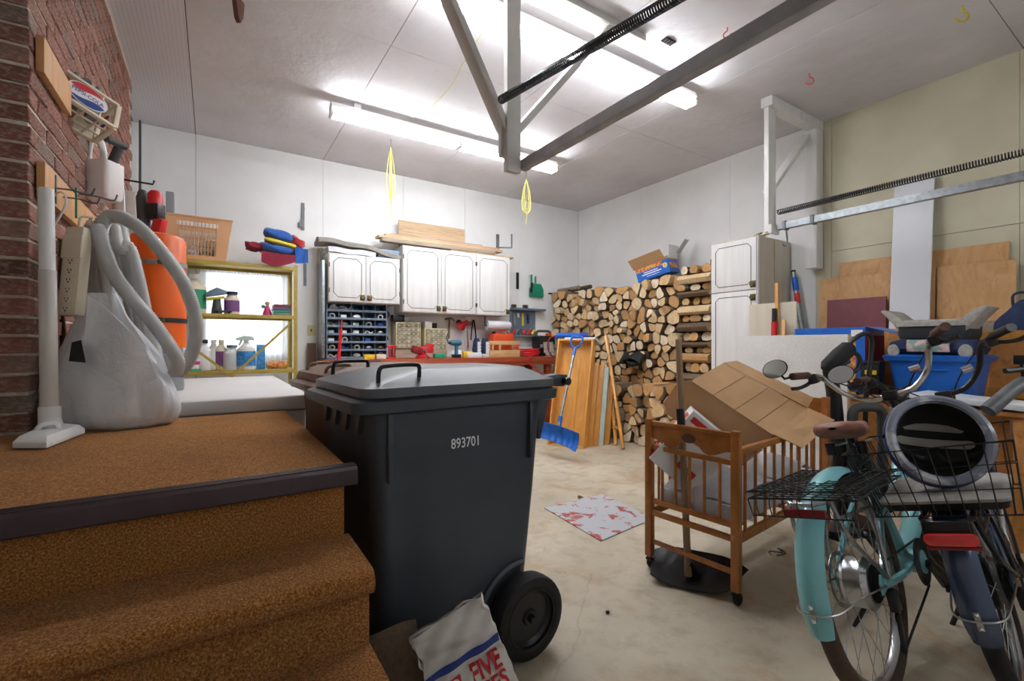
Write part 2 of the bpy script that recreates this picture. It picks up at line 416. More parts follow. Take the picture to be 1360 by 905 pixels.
# split firewood: pale end grain and bark
for nm, cols in (('log_end', ['#e6d0a8', '#d7b788', '#c99a62', '#ecdcc0', '#b9905f', '#dcc196']), ('log_bark', ['#7d6b57', '#6a5643', '#8f8170', '#574636', '#96836a', '#74614c'])):
    m, t, p = base(nm); oi = nd(t, 'ShaderNodeObjectInfo')
    r = t.nodes.new('ShaderNodeValToRGB'); r.color_ramp.interpolation = 'CONSTANT'; e = r.color_ramp.elements
    while len(e) < len(cols): e.new(.5)
    for i, (el, cc) in enumerate(zip(e, cols)): el.position = i/len(cols); el.color = lin(cc)
    t.links.new(oi.outputs['Random'], r.inputs[0])
    co = coords(t, 'Object', (1, 1, 1) if nm == 'log_end' else (.15, 1, 1)); n1 = noise(t, co, 30, 5, .65, 1.0)
    c1 = mixc(t, ramp(t, n1, [(.45, 0.0), (.75, .55)]), r.outputs[0], '#a5743f' if nm == 'log_end' else '#4a3a2c')
    t.links.new(c1, p.inputs['Base Color']); p.inputs['Roughness'].default_value = .85; bump(t, p, n1, .5, .008)
# translucent bag and curtain
for nm, cc, al, tr in (('bag_plastic', '#f4f6f8', .72, .35), ('clear_bag', '#dfe4e8', .45, .3)):
    m, t, p = base(nm); co = coords(t, 'Object'); n1 = noise(t, co, 9, 5, .6, .8)
    p.inputs['Base Color'].default_value = lin(cc); p.inputs['Roughness'].default_value = .3; p.inputs['Alpha'].default_value = al
    bump(t, p, n1, .6, .02)
m, t, p = base('lace'); co = coords(t, 'Object'); tr = nd(t, 'ShaderNodeBsdfTranslucent'); tr.inputs[0].default_value = lin('#f2f4f6')
df = nd(t, 'ShaderNodeBsdfDiffuse'); df.inputs[0].default_value = lin('#eef0f4'); mx = nd(t, 'ShaderNodeMixShader'); mx.inputs[0].default_value = .42
t.links.new(df.outputs[0], mx.inputs[1]); t.links.new(tr.outputs[0], mx.inputs[2])
tp = nd(t, 'ShaderNodeBsdfTransparent'); mx2 = nd(t, 'ShaderNodeMixShader'); n1 = noise(t, co, 170, 2, .5)
t.links.new(ramp(t, n1, [(.45, .03), (.62, .16)]), mx2.inputs[0]); t.links.new(mx.outputs[0], mx2.inputs[1]); t.links.new(tp.outputs[0], mx2.inputs[2])
t.links.new(mx2.outputs[0], t.nodes['Material Output'].inputs[0])
m, t, p = base('glass'); p.inputs['Base Color'].default_value = (1,1,1,1); p.inputs['Roughness'].default_value = 0; p.inputs['Transmission Weight'].default_value = 1; p.inputs['IOR'].default_value = 1.02
M('tube_glow', '#f6f9ff', emit=TUBE_POWER)
M('tube_cap', '#9a9da0', rough=.4, metal=.6)
# ================================================================ the room
XR = 4.93; YB = 5.71; ZC = 3.27; XL = -0.547; YK = 2.31; YE = 4.76; YF = -0.75; XLL = -2.0; ZP = 0.815
struct('floor', MB().box(XLL-.1, YF-.1, -.12, XR+.1, YB+.2, 0), 'concrete')
# ceiling: sheets of painted board with open joints, and a strip of pegboard beside the bricks
ceil = struct('ceiling', MB().box(XLL-.1, YF-.1, ZC+.008, XR+.1, YB+.2, ZC+.14), 'seam_dark')
def panel(parent, mb, mat, bevel=.0025, name='panel'):
    return mb.build(name, mat, parent, bevel, False)
ys = [YF, .83, 3.27, YB]
xs = [-.148, 1.07, 2.29, 3.51, XR]
for x0, x1 in zip(xs, xs[1:]):
    for y0, y1 in zip(ys, ys[1:]): panel(ceil, MB().box(x0+.002, y0+.002, ZC, x1-.002, y1-.002, ZC+.01), 'ceiling_paint')
for y0, y1 in zip(ys, ys[1:]):
    panel(ceil, MB().box(-.645, y0+.002, ZC, -.152, y1-.002, ZC+.01), 'pegboard', .002)
    if y0 < YK: panel(ceil, MB().box(XLL, y0+.002, ZC, -.65, min(y1, YK)-.002, ZC+.01), 'ceiling_paint')
# back wall with a window opening (X -.10..0.72, Z 0.95..1.93)
WX0, WX1, WZ0, WZ1 = -.10, .70, .98, 1.93
wb = MB()
wb.box(-.75, YB+.008, 0, WX0, YB+.16, ZC); wb.box(WX1, YB+.008, 0, XR+.1, YB+.16, ZC)
wb.box(WX0, YB+.008, 0, WX1, YB+.16, WZ0); wb.box(WX0, YB+.008, WZ1, WX1, YB+.16, ZC)
wall_back = struct('wall_back', wb, 'seam_dark')
panel(wall_back, MB().box(-.75, YB, 0, -.15, YB+.009, ZC), 'white_wall')
pb = MB(); pb.box(-.146, YB, 0, WX0, YB+.009, ZC); pb.box(WX1, YB, 0, 1.068, YB+.009, ZC); pb.box(WX0, YB, 0, WX1, YB+.009, WZ0); pb.box(WX0, YB, WZ1, WX1, YB+.009, ZC)
panel(wall_back, pb, 'white_wall', 0)
for x0, x1 in ((1.07, 2.032), (2.034, 2.90), (2.902, 3.80), (3.802, XR)):
    panel(wall_back, MB().box(x0, YB, 0, x1-.001, YB+.009, ZC), 'white_wall', .0015)
# right wall: white sheets near the corner, beige sheets further out
wall_right = struct('wall_right', MB().box(XR+.008, YF, 0, XR+.16, YB+.16, ZC), 'seam_dark')
YS = 2.21
for y0, y1 in ((YS, 3.10), (3.10, 4.40), (4.40, YB)):
    panel(wall_right, MB().box(XR, y0+.001, 0, XR+.009, y1-.001, ZC), 'white_wall', .0015)
zseam = pX(1180, 323, XR).z
for y0, y1 in ((YF, .85), (.85, 2.07)):
    panel(wall_right, MB().box(XR-.004, y0+.001, zseam+.002, XR+.009, y1-.001, ZC), 'beige_panel', .0015)
    panel(wall_right, MB().box(XR-.004, y0+.001, 0, XR+.009, y1-.001, zseam-.002), 'beige_panel', .0015)
panel(wall_right, MB().box(XR-.004, 2.072, 0, XR+.009, YS-.001, ZC), 'beige_panel', .0015)
# short left return behind the bricks
wl = MB().box(-.80, YE-.02, 0, -.66, YB+.16, ZC); struct('wall_left_return', wl, 'white_wall')
tr = MB().box(-.66, YE+.02, 0, -.60, YE+.10, ZC); struct('trim_1', tr, 'white_wood', .004)
# walls behind the camera: closed garage door side, house side
fw = MB()   # openings: unseen glazed row added to the garage door for fill daylight (X 1.50..4.00, Z 1.58..2.02), solid side door beside it
for q in ((XLL-.1, 0, 1.50, ZC), (4.0, 0, XR+.1, ZC), (1.5, 0, 4.0, 1.58), (1.5, 2.02, 4.0, ZC)): fw.box(q[0], YF-.15, q[1], q[2], YF, q[3])
struct('wall_front', fw, 'white_wall')
struct('wall_house', MB().box(XLL-.15, YF, 0, XLL, YK+.1, ZC), 'white_wall')
gd = struct('door_1', MB().box(1.36, YF, 0, 4.14, YF+.02, 1.58).box(1.36, YF, 2.02, 4.14, YF+.02, 2.2).box(1.36, YF, 1.58, 1.5, YF+.02, 2.02).box(4.0, YF, 1.58, 4.14, YF+.02, 2.02), 'white_paint')
for k in range(3): MB().box(2.10+k*.625, YF-.01, 1.58, 2.14+k*.625, YF+.02, 2.02).build('added_mullion', 'white_paint', gd)  # bars of the window row added to the unseen door for fill light
for k in range(4): MB().box(1.50+k*.625+(.0 if k == 0 else .015), YF+.002, 1.58, 2.10+k*.625, YF+.006, 2.02).build('window_pane', 'glass', gd)  # added door panes, letting daylight fill in from behind the camera
sd_ = struct('door_2', MB().box(.05, YF, 0, .95, YF+.03, 2.05), 'white_paint')
MB().cyl((.9, YF+.03, 1.0), (.9, YF+.08, 1.0), .028, n=14).build('door_knob', 'brass_antique', sd_)
for i in range(3):
    for j in range(4): MB().box(1.40+j*.685, YF+.02, .05+i*.54, 2.045+j*.685, YF+.03, .54+i*.54).build('panel', 'white_paint', gd, .004, False)
# window: frame, panes, lace curtain
win = struct('window_1', MB().box(WX0, YB+.01, WZ0, WX0+.05, YB+.13, WZ1).box(WX1-.05, YB+.01, WZ0, WX1, YB+.13, WZ1).box(WX0+.05, YB+.01, WZ0, WX1-.05, YB+.13, WZ0+.05).box(WX0+.05, YB+.01, WZ1-.05, WX1-.05, YB+.13, WZ1).box(WX0+.05, YB+.05, 1.43, WX1-.05, YB+.09, 1.47), 'white_paint', .003)
MB().box(WX0+.05, YB+.065, WZ0+.05, WX1-.05, YB+.069, 1.43).build('window_pane', 'glass', win)
MB().box(WX0+.05, YB+.075, 1.47, WX1-.05, YB+.079, WZ1-.05).build('window_pane', 'glass', win)
fr = MB()
for a in ((WX0-.05, WZ0-.05, WX0, WZ1+.05), (WX1, WZ0-.05, WX1+.05, WZ1+.05), (WX0, WZ1, WX1, WZ1+.05), (WX0, WZ0-.05, WX1, WZ0)): fr.box(a[0], YB-.018, a[1], a[2], YB, a[3])
fr.build('window_frame', 'cream_plastic', win, .003)
# bricks
core = MB().box(-1.9, YK+.006, 0, XL-.006, YE-.008, ZC)
wall_left = struct('wall_left', core, 'mortar')
CH = .0682; BL = .205; BH = .0575; JT = .0115
def brick_mesh(l, d, h, seed):
    r = random.Random(seed); b = MB(); nx = 3
    b.box(-l/2, -d/2, -h/2, l/2, d/2, h/2)
    for i, q in enumerate(b.v): b.v[i] = q+V((r.uniform(-.003, .003), r.uniform(-.003, .003), r.uniform(-.002, .002)))
    return b.mesh('brick', 'brick', .003, False, seg=1)
BM = {}
for k in range(6): BM['y', k] = brick_mesh(.09, BL, BH, k); BM['x', k] = brick_mesh(BL, .09, BH, 20+k); BM['h', k] = brick_mesh(.09, .095, BH, 40+k)
spots = []
ncourse = int((ZC-ZP)/CH)
for i in range(ncourse):
    z = ZP+.006+CH*(i+.5); odd = i % 2
    # right-hand face, bricks run along Y
    y = YK
    if odd: spots.append(('x', XL-BL/2, YK+.045, z)); y = YK+.09+JT
    else: spots.append(('y', XL-.045, YK+BL/2, z)); y = YK+BL+JT
    while y+BL < YE+.01: spots.append(('y', XL-.045, y+BL/2, z)); y += BL+JT
    if y+.09 < YE+.03: spots.append(('h', XL-.045, y+.0475, z))
    x = XL-(BL+JT if odd else .09+JT)
    while x-BL > -1.45: spots.append(('x', x-BL/2, YK+.045, z)); x -= BL+JT
def bsize(sp):
    k, x, y, z = sp; q = proj((x, y, z))
    infr = -30 < q[0] < 1390 and -30 < q[1] < 935
    return -(1 if infr else 0)*1e3/max(q[2], .3)**2
spots.sort(key=bsize)
rest = MB()
for n, (k, x, y, z) in enumerate(spots):
    kk = RND.randrange(6); jit = V((RND.uniform(-.003, .003), RND.uniform(-.003, .003), RND.uniform(-.001, .001)))
    if n < 300:
        o = bpy.data.objects.new('brick', BM[k, kk]); COL.objects.link(o); o.location = V((x, y, z))+jit; o.parent = wall_left
    else:
        me = BM[k, kk]; rest.add([v.co+V((x, y, z))+jit for v in me.vertices], [tuple(q.vertices) for q in me.polygons])
ro = rest.build('brick_remainder', 'brick', wall_left, smooth=False); ro['kind'] = 'stuff'
# platform and steps, brown carpet
XS = .286
def rounded_step(y_nose, y_back, z_top, drop, r=.028, x0=XLL, x1=XS, wob=.004):
    prof = [(y_back, z_top), (y_nose+r, z_top)]
    for k in range(1, 7):
        a = math.pi*k/6; prof.append((y_nose+r-r*math.sin(a), z_top-r+r*math.cos(a)))
    prof += [(y_nose+.048, z_top-2*r-.006), (y_nose+.048, z_top-drop), (y_back, z_top-drop)]
    return prof
def sweep_x(prof, x0, x1, n=14, wob=.0):
    b = MB(); m = len(prof); vs = []
    for i in range(n+1):
        x = x0+(x1-x0)*i/n
        for y, z in prof: vs.append((x, y+RND.uniform(-wob, wob), z+RND.uniform(-wob, wob)))
    fs = [(i*m+k, i*m+(k+1) % m, (i+1)*m+(k+1) % m, (i+1)*m+k) for i in range(n) for k in range(m)]
    fs += [tuple(range(m))[::-1], tuple(n*m+k for k in range(m))]
    return b.add(vs, fs)
stairs = thing('carpeted_stairs', 'brown carpeted porch steps rising to a landing by the brick wall', 'stairs', (-.85, 1.2, 0))
MB().box(XLL+.01, 1.252, 0, XS, YK, ZP-.012).box(XL, YK, 0, XS, 2.46, ZP-.012).build('landing_base', 'carpet_brown', stairs, 0, False)
MB().prism([(XLL+.01, 1.262), (XS+.008, 1.262), (XS+.008, 2.46), (XL, 2.46), (XL, YK), (XLL+.01, YK)], .013, None, (0, 0, ZP-.013)).build('landing_carpet', 'carpet_brown', stairs, .004, False)
nz = [(1.262, ZP+.004), (1.225, ZP+.003), (1.216, ZP-.004), (1.214, ZP-.040), (1.220, ZP-.044), (1.252, ZP-.044), (1.252, ZP-.012), (1.262, ZP-.012)]
no = sweep_x(nz, XLL+.01, XS+.026, 1).build('nosing_strip', 'nosing_vinyl', stairs, .002)
for k in range(4): MB().box(XLL+.01, 1.226+k*.009, ZP+.003, XS+.026, 1.230+k*.009, ZP+.0058).build('nosing_rib', 'nosing_vinyl', no)
sweep_x(rounded_step(1.015, 1.255, ZP-.178, .185), XLL+.01, XS+.012, 30, .0022).build('step', 'carpet_brown', stairs, ang=50)
sweep_x(rounded_step(.822, 1.065, ZP-.362, .19), XLL+.01, XS+.014, 30, .0022).build('step', 'carpet_brown', stairs, ang=50)
sweep_x(rounded_step(.625, .87, ZP-.546, .269), XLL+.01, XS+.016, 30, .0022).build('step', 'carpet_brown', stairs, ang=50)
# ================================================================ fluorescent fittings
def lamp(name, x0, x1, y, z, label, units=2):
    t = thing(name, label, 'ceiling light', (x0, y, z+.03), 'fluorescent tube lights')
    L = (x1-x0)/units
    for u in range(units):
        a, b = x0+u*L, x0+(u+1)*L
        MB().prism([(-.055, -.012), (-.03, -.052), (.03, -.052), (.055, -.012), (.035, .03), (-.035, .03)], L-.006, Matrix(((0,0,1),(1,0,0),(0,1,0))), (a+.003, y, z+.045)).build('housing', 'white_paint', t, .002)
        for s in (-1, 1):
            tb = MB().cyl((a+.03, y+s*.035, z-.024), (b-.03, y+s*.035, z-.024), .017, n=12).build('tube', 'tube_glow', t)
        for xx in (a+.012, b-.012):
            MB().box(xx-.01, y-.055, z-.038, xx+.01, y+.055, z+.0).build('tube_holder', 'white_plastic', t, .002)
    for xx in (x0+.2, x1-.26): MB().box(xx, y-.03, z+.07, xx+.06, y+.03, ZC-.001).build('mount', 'white_paint', t)
    return t
lamp('fluorescent_light', .90, 3.37, 2.46, 3.15, 'twin-tube fluorescent light nearest the garage door rails')
lamp('fluorescent_light', .85, 3.32, 4.24, 3.15, 'twin-tube fluorescent light closest to the back wall cabinets')
wpts = [pZ(545, 158, 3.262), pZ(553, 153, 3.262), pZ(575, 140, 3.26), pZ(590, 125, 3.26), pZ(604, 107, 3.26), pZ(615, 85, 3.26), pZ(640, 45, 3.26)]
MB().tube(bez(wpts, 40), .004, 6).single('lamp_cord', 'rope_cream', 'thin cream cord running over the ceiling between the lights', 'cord')
# ================================================================ garage door rail hangers, rails and springs
YT = 2.2; ZT = 2.147
def wbar(mb, p0, p1, w, h, up=(0,1,0)): return mb.bar(p0, p1, w, h, up)
xl = 1.415
hg = thing('rail_hanger', 'V-braced wooden post hanging from the ceiling holding the left rail', 'wooden bracket', (xl, YT, ZC))
MB().box(xl-.045, YT-.02, ZT-.05, xl+.045, YT+.02, ZC).build('post', 'grey_white_wood', hg, .003)
MB().box(xl-.060, YT+.02, ZT+.04, xl+.020, YT+.055, ZT+.22).build('block', 'grey_white_wood', hg, .003)
zb = pY(665, 165, YT+.03).z
MB().bar((xl-.01, YT+.04, zb-.06), (xl-.56, YT+.04, ZC), .038, .09, (0,1,0)).build('brace', 'grey_white_wood', hg, .003)
MB().bar((xl+.01, YT+.04, ZT+.16), (xl+.80, YT+.06, ZC-.03), .038, .09, (0,1,0)).build('brace', 'grey_white_wood', hg, .003)
MB().box(xl+.16, YT+.0, ZC-.045, xl+1.10, YT+.14, ZC-.001).build('nailer', 'grey_white_wood', hg, .004)
rl = thing('garage_door_rail', 'dark steel rail slanting from the hanging wooden post', 'rail', (xl, YT, ZT))
def rail(mb, x, y0, y1, z0, z1, s=1):
    mb.obox(((x), (y0+y1)/2, (z0+z1)/2), (.006, abs(y1-y0), .052), Matrix.Rotation(math.atan2(z1-z0, y1-y0), 3, 'X'))
    mb.obox(((x+s*.02), (y0+y1)/2, (z0+z1)/2+.025), (.044, abs(y1-y0), .005), Matrix.Rotation(math.atan2(z1-z0, y1-y0), 3, 'X'))
    mb.obox(((x+s*.02), (y0+y1)/2, (z0+z1)/2-.025), (.044, abs(y1-y0), .005), Matrix.Rotation(math.atan2(z1-z0, y1-y0), 3, 'X'))
    return mb
rail(MB(), xl+.05, YF+.03, YT+.0, ZT, ZT, 1).build('track', 'rail_grey', rl)
def spring(path_a, path_b, r, turns, wire, n_per=10):
    a, b = V(path_a), V(path_b); Fm = frame_z(b-a); L = (b-a).length; P = []
    for i in range(turns*n_per+1):
        w = 2*math.pi*i/n_per; P.append(a+Fm@V((r*math.cos(w), r*math.sin(w), L*i/(turns*n_per))))
    return MB().tube(P, wire, 5)
s0 = pY(665, 133, YT-.045); s1 = pX(893, 0, s0.x+.02)
sdir = (s1-s0).normalized()
sp_t = thing('door_spring', 'black coil spring stretched above the left rail', 'spring', tuple(s0))
spring(s0, s0+sdir*1.75, .021, 150, .0035).build('coil', 'spring_steel', sp_t)
MB().tube([s0+sdir*1.75, s0+sdir*2.3], .003, 6).build('hook_wire', 'spring_steel', sp_t)
# right hanger
PR = pY(1032, 300, YT); xr = 4.09
hr = thing('rail_hanger', 'white wooden bracket frame holding the right rail beside the wall', 'wooden bracket', (xr, YT, ZC))
MB().box(xr-.06, YT-.02, ZT-.04, xr+.06, YT+.02, ZC-.04).build('post', 'white_wood', hr, .003)
MB().box(xr-.075, YT-.06, ZC-.085, XR-.006, YT+.04, ZC-.001).build('arm', 'white_wood', hr, .004)
MB().box(XR-.14, YT-.06, 1.86, XR-.012, YT+.045, ZC-.09).build('wall_post', 'white_wood', hr, .003)
MB().bar((xr+.03, YT+.04, ZT+.32), (XR-.11, YT+.04, ZC-.12), .035, .085, (0,1,0)).build('brace', 'white_wood', hr, .003)
MB().box(xr-.07, YT-.05, ZT-.06, xr+.06, YT-.02, ZT+.02).build('foot_block', 'white_wood', hr, .006)
rr = thing('garage_door_rail', 'galvanised steel rail along the beige wall on the right', 'rail', (xr, YT, ZT))
re = pX(1360, 238, xr+.01)
def railtube(y0, y1): return rail(MB(), xr+.0, y0, y1, ZT, ZT, 1)
railtube(YF+.03, YT-.06).build('track', 'galv_steel', rr)
for yy in (YT-.12, YT-.34): MB().box(xr-.012, yy-.012, ZT-.036, xr+.055, yy+.012, ZT+.036).build('clamp', 'dark_steel', rr)
MB().tube([(xr+.03, YT-.12, ZT-.03), (xr+.03, YT-.13, ZT-.13), (xr+.0, YT-.13, ZT-.18), (xr-.05, YT-.13, ZT-.17)], .008, 6).build('roller_arm', 'dark_steel', rr)
q0 = V((xr+.03, YT-.05, ZT+.13))
sr = thing('door_spring', 'black coil spring stretched above the right rail', 'spring', tuple(q0))
spring(q0, q0+V((0, -1.9, .02)), .021, 130, .004).build('coil', 'spring_steel', sr)
MB().tube([q0+V((0,-1.9,.02)), q0+V((0,-2.6,.0))], .003, 6).build('hook_wire', 'spring_steel', sr)
# ================================================================ ropes and hooks under the ceiling
def rope(px, py_top, py_bot, d, label, seed):
    r = random.Random(seed); top = pD(px, py_top, d); L = (py_bot-py_top)*d/FPX
    t = thing('hanging_rope', label, 'rope', tuple(top), 'yellow ropes hung from the ceiling')
    b = MB()
    for k in range(4):
        w = r.uniform(.03, .06); l = L*r.uniform(.55, .8); ph = r.uniform(0, math.pi)
        u = V((math.cos(ph), math.sin(ph), 0))
        pts = [top+u*(w*math.copysign(abs(math.sin(math.pi*2*s))**.5, math.sin(math.pi*2*s)))-V((0,0, l*math.sin(math.pi*s)**.8)) for s in [i/12 for i in range(13)]]
        b.tube(bez(pts, 24), .0032, 6)
    b.build('coil', 'rope_yellow', t)
    MB().tube(bez([top-V((0,0,L*.35)), top-V((.01,.0,L*.6)), top-V((-.008,0,L*.8)), top-V((.006,0,L))], 12), .0035, 6).build('tail', 'rope_yellow', t)
    MB().tube([(top.x, top.y, ZC-.001), (top.x, top.y, top.z+.0), (top.x+.015, top.y, top.z-.015), (top.x+.025, top.y, top.z+.005)], .003, 6).build('hook', 'dark_steel', t)
rope(519, 196, 288, pZ(519, 190, ZC).xy.length*.98*math.cos(math.atan((519-680)/618)), 'coil of yellow rope hanging above the lumber pile', 3)
rope(699, 238, 298, pZ(699, 232, ZC).xy.length*.98*math.cos(math.atan((699-680)/618)), 'coil of yellow rope hanging near the right end of the cabinets', 5)
def chook(px, py, mat, label, s=1.0, rz=0):
    c = pZ(px, py, ZC); u = V((math.cos(rz), math.sin(rz), 0))
    P = [c+V((0,0,-.001)), c+V((0,0,-.03*s)), c+u*.022*s+V((0,0,-.045*s)), c+u*.03*s+V((0,0,-.07*s)), c+u*.01*s+V((0,0,-.09*s)), c-u*.02*s+V((0,0,-.08*s)), c-u*.028*s+V((0,0,-.062*s))]
    MB().tube(bez(P, 24), .005*s, 6).single('ceiling_hook', mat, label, 'hook', 'screw hooks in the ceiling')
chook(1278, 8, 'hook_yellow', 'yellow screw hook in the ceiling', 1.1, -.9)
chook(1075, 97, 'hook_red', 'small red screw hook in the ceiling above the white bracket', 1.0, -.9)
chook(966, 36, 'hook_red', 'small red screw hook by the dark steel rail', .8, 2.2)
b = MB(); c = pZ(888, 54, ZC)
b.box(c.x-.05, c.y-.025, ZC-.008, c.x+.05, c.y+.025, ZC-.001)
for k in range(4): b.box(c.x-.045+k*.025, c.y-.022, ZC-.014, c.x-.033+k*.025, c.y+.022, ZC-.006)
b.single('ceiling_bracket', 'black_matte', 'small black slotted bracket screwed to the ceiling', 'bracket')
c = pZ(312, -6, ZC)
MB().prism([(0, 0), (.10, 0), (.085, -.10), (.055, -.15), (.03, -.13), (.01, -.06)], .03, Matrix(((.5,0,.86),(.86,0,-.5),(0,1,0))), (c.x-.02, c.y-.02, ZC-.001)).single('wooden_bracket', 'dark_brown_wood', 'dark red-brown wooden bracket on the ceiling above the freezer', 'bracket', bevel=.004)
# ================================================================ text helper (flat print on things)
def text_mb(mb, s, size, origin, xdir, ydir, thick=.0006, ang=0, bold=0.0, xscale=1.0):
    cu = bpy.data.curves.new('t', 'FONT'); cu.body = s; cu.size = size; cu.extrude = 0; cu.resolution_u = 3; cu.align_x = 'CENTER'; cu.align_y = 'CENTER'; cu.offset = bold
    ob = bpy.data.objects.new('t', cu); COL.objects.link(ob)
    bpy.context.view_layer.update()
    me = bpy.data.meshes.new_from_object(ob.evaluated_get(bpy.context.evaluated_depsgraph_get()))
    bpy.data.objects.remove(ob); bpy.data.curves.remove(cu)
    x = V(xdir).normalized(); y = V(ydir).normalized(); n = x.cross(y); o = V(origin)
    mb.add([o+x*(v.co.x*xscale)+y*v.co.y+n*thick for v in me.vertices], [tuple(p.vertices) for p in me.polygons])
    bpy.data.meshes.remove(me); return mb
# ================================================================ the black wheelie bin
BA = math.radians(4.3)
bin_ = thing('wheelie_bin', 'large black wheelie bin with number 893701 beside the steps', 'bin', (.335, 1.338, 0), world=False, rotz=BA)
RZ = .926; RL = .81; RW = .585
def loft(mb, loops, cap0=True, cap1=True):
    n = len(loops[0]); vs = [p for l in loops for p in l]; fs = []
    for i in range(len(loops)-1):
        for k in range(n):
            l = (k+1) % n; fs.append((i*n+k, i*n+l, (i+1)*n+l, (i+1)*n+k))
    if cap0: fs.append(tuple(range(n))[::-1])
    if cap1: fs.append(tuple((len(loops)-1)*n+k for k in range(n)))
    return mb.add(vs, fs)
def rr_loop(x0, x1, y0, y1, z, r, n=4): return [V(((x0+x1)/2+px, (y0+y1)/2+py, z)) for px, py in rrect(x1-x0, y1-y0, r, n)]
body = MB(); loft(body, [rr_loop(.115, .655, .075, RW-.075, .045, .05), rr_loop(.11, .665, .07, RW-.07, .06, .055), rr_loop(.075, .71, .045, RW-.045, .60, .05), rr_loop(.055, .73, .03, RW-.03, RZ+.01, .045)])
# wheel recess is a sunken arch: darker step around the wheel
bo = body.build('body', 'bin_black', bin_, ang=30)
for yy, sg in ((.038, -1), (RW-.038, 1)):
    for xx in (.115, .66):
        MB().prism([(-.006, 0), (.006, 0), (.009, .22), (-.009, .22)], .024, Matrix(((1,0,0),(0,0,sg),(0,1,0))), (xx, yy+.006*(-sg), RZ-.215)).build('rib', 'bin_black', bo, .002)
rim = MB(); loft(rim, [rr_loop(.035, .755, .008, RW-.008, RZ-.004, .05), rr_loop(0, RL-.02, 0, RW, RZ+.002, .05), rr_loop(.0, RL-.015, 0, RW, RZ+.036, .05), rr_loop(.02, RL-.04, .02, RW-.02, RZ+.044, .05)]); rim.build('rim', 'bin_black', bin_, ang=40)
# hooks under the front rim
for k in range(4): MB().prism([(-.03, 0), (.03, 0), (0, -.075)], .012, Matrix(((0,0,-1),(1,0,0),(0,1,0))), (.058, .12+k*.115, RZ-.0)).build('lift_tooth', 'bin_black', bo)
lid = MB(); z0 = RZ+.044
loft(lid, [rr_loop(.03, RL-.02, .012, RW-.012, z0+.002, .05), rr_loop(.028, RL-.02, .012, RW-.012, z0+.03, .05), rr_loop(.06, RL-.05, .04, RW-.04, z0+.042, .05), rr_loop(.20, RL-.10, .10, RW-.10, z0+.074, .06), rr_loop(.25, RL-.14, .13, RW-.13, z0+.080, .06), rr_loop(.33, RL-.2, .2, RW-.2, z0+.081, .05)])
lo = lid.build('lid', 'lid_grey', bin_, ang=24)
for y in (.06, RW-.06):
    MB().tube(bez([(.09, y, z0+.04), (.095, y, z0+.085), (.125, y, z0+.095), (.20, y, z0+.097), (.225, y, z0+.09), (.225, y, z0+.055)], 20), .007, 8).build('handle', 'black_plastic', lo)
MB().cyl((RL+.028, .01, z0+.016), (RL+.028, RW-.01, z0+.016), .015, n=14).build('push_bar', 'black_plastic', bin_)
for y in (.06, RW/2, RW-.06):
    MB().prism([(-.09, -.01), (.028, -.015), (.045, .0), (.045, .03), (.0, .035), (-.09, .025)], .05, Matrix(((1,0,0),(0,0,1),(0,1,0))), (RL, y-.025, z0+.01)).build('hinge', 'bin_black', bin_, .004)
for y in (.07, RW-.07): MB().prism([(0, 0), (.055, 0), (.055, -.02), (.012, -.16), (0, -.16)], .016, Matrix(((1,0,0),(0,0,1),(0,1,0))), (.725, y-.008, RZ)).build('gusset', 'bin_black', bo, .002)
for y, sg in ((-.002, -1), (RW+.002, 1)):
    w = MB(); c = V((.625, y, .148)); Rm = Matrix(((1,0,0),(0,0,-1),(0,1,0))) if sg < 0 else Matrix(((1,0,0),(0,0,1),(0,-1,0)))
    w.lathe([(.098, -.045), (.135, -.045), (.146, -.036), (.148, -.02), (.148, .012), (.143, .024), (.130, .030), (.112, .028), (.106, .022), (.1, .022), (.098, -.045)], 40, c, Rm); wo = w.build('wheel', 'rubber', bin_)
    MB().lathe([(0, .012), (.025, .012), (.03, .004), (.085, .002), (.098, .012), (.101, .024), (.104, .024), (.104, -.02), (0, -.02)], 40, c, Rm).build('wheel_disc', 'black_plastic', wo)
    MB().lathe([(0, .032), (.010, .031), (.014, .024), (.014, .0)], 16, c, Rm).build('axle_cap', 'black_plastic', wo)
    ar = MB(); P1 = []
    for k in range(13):
        a = math.radians(84+94*k/12); P1.append((.625+.175*math.cos(a), .148+.175*math.sin(a)))
    MB().tube([(x, .055 if sg < 0 else RW-.055, z) for x, z in P1], .012, 6).build('wheel_arch', 'bin_black', bo)
MB().cyl((.625, .01, .148), (.625, RW-.01, .148), .010, n=10).build('axle', 'steel', bin_)
tm = MB(); text_mb(tm, '893701', .047, (.385, .0385, .80), (1, 0, 0), (0, .035, 1), .004, 0, .0006, .82); tm.build('number_print', 'ink_white', bin_, smooth=False)
# ================================================================ brown bin behind it
bb = thing('wheelie_bin', 'brown wheelie bin standing behind the big black bin', 'bin', (.36, 2.0, 0), world=False, rotz=math.radians(4))
bm_ = MB(); loft(bm_, [rr_loop(.10, .52, .06, .50, .06, .05), rr_loop(.05, .58, .03, .53, .93, .045)]); bm_.build('body', 'bin_brown', bb, ang=30)
rm = MB(); loft(rm, [rr_loop(.0, .62, .0, .56, .925, .04), rr_loop(-.01, .62, .0, .56, .955, .04), rr_loop(.03, .60, .03, .53, .97, .04)]); rm.build('rim', 'bin_brown', bb, ang=40)
lm = MB(); loft(lm, [rr_loop(.02, .62, .01, .55, .97, .04), rr_loop(.03, .62, .02, .54, 1.0, .04), rr_loop(.12, .56, .08, .48, 1.035, .05)]); lm2 = lm.build('lid', 'bin_brown', bb, ang=24)
for y in (.10, .42): MB().tube(bez([(.05, y, .99), (.06, y, 1.03), (.10, y, 1.04), (.15, y, 1.04), (.17, y, 1.01)], 16), .007, 8).build('handle', 'bin_brown', lm2)
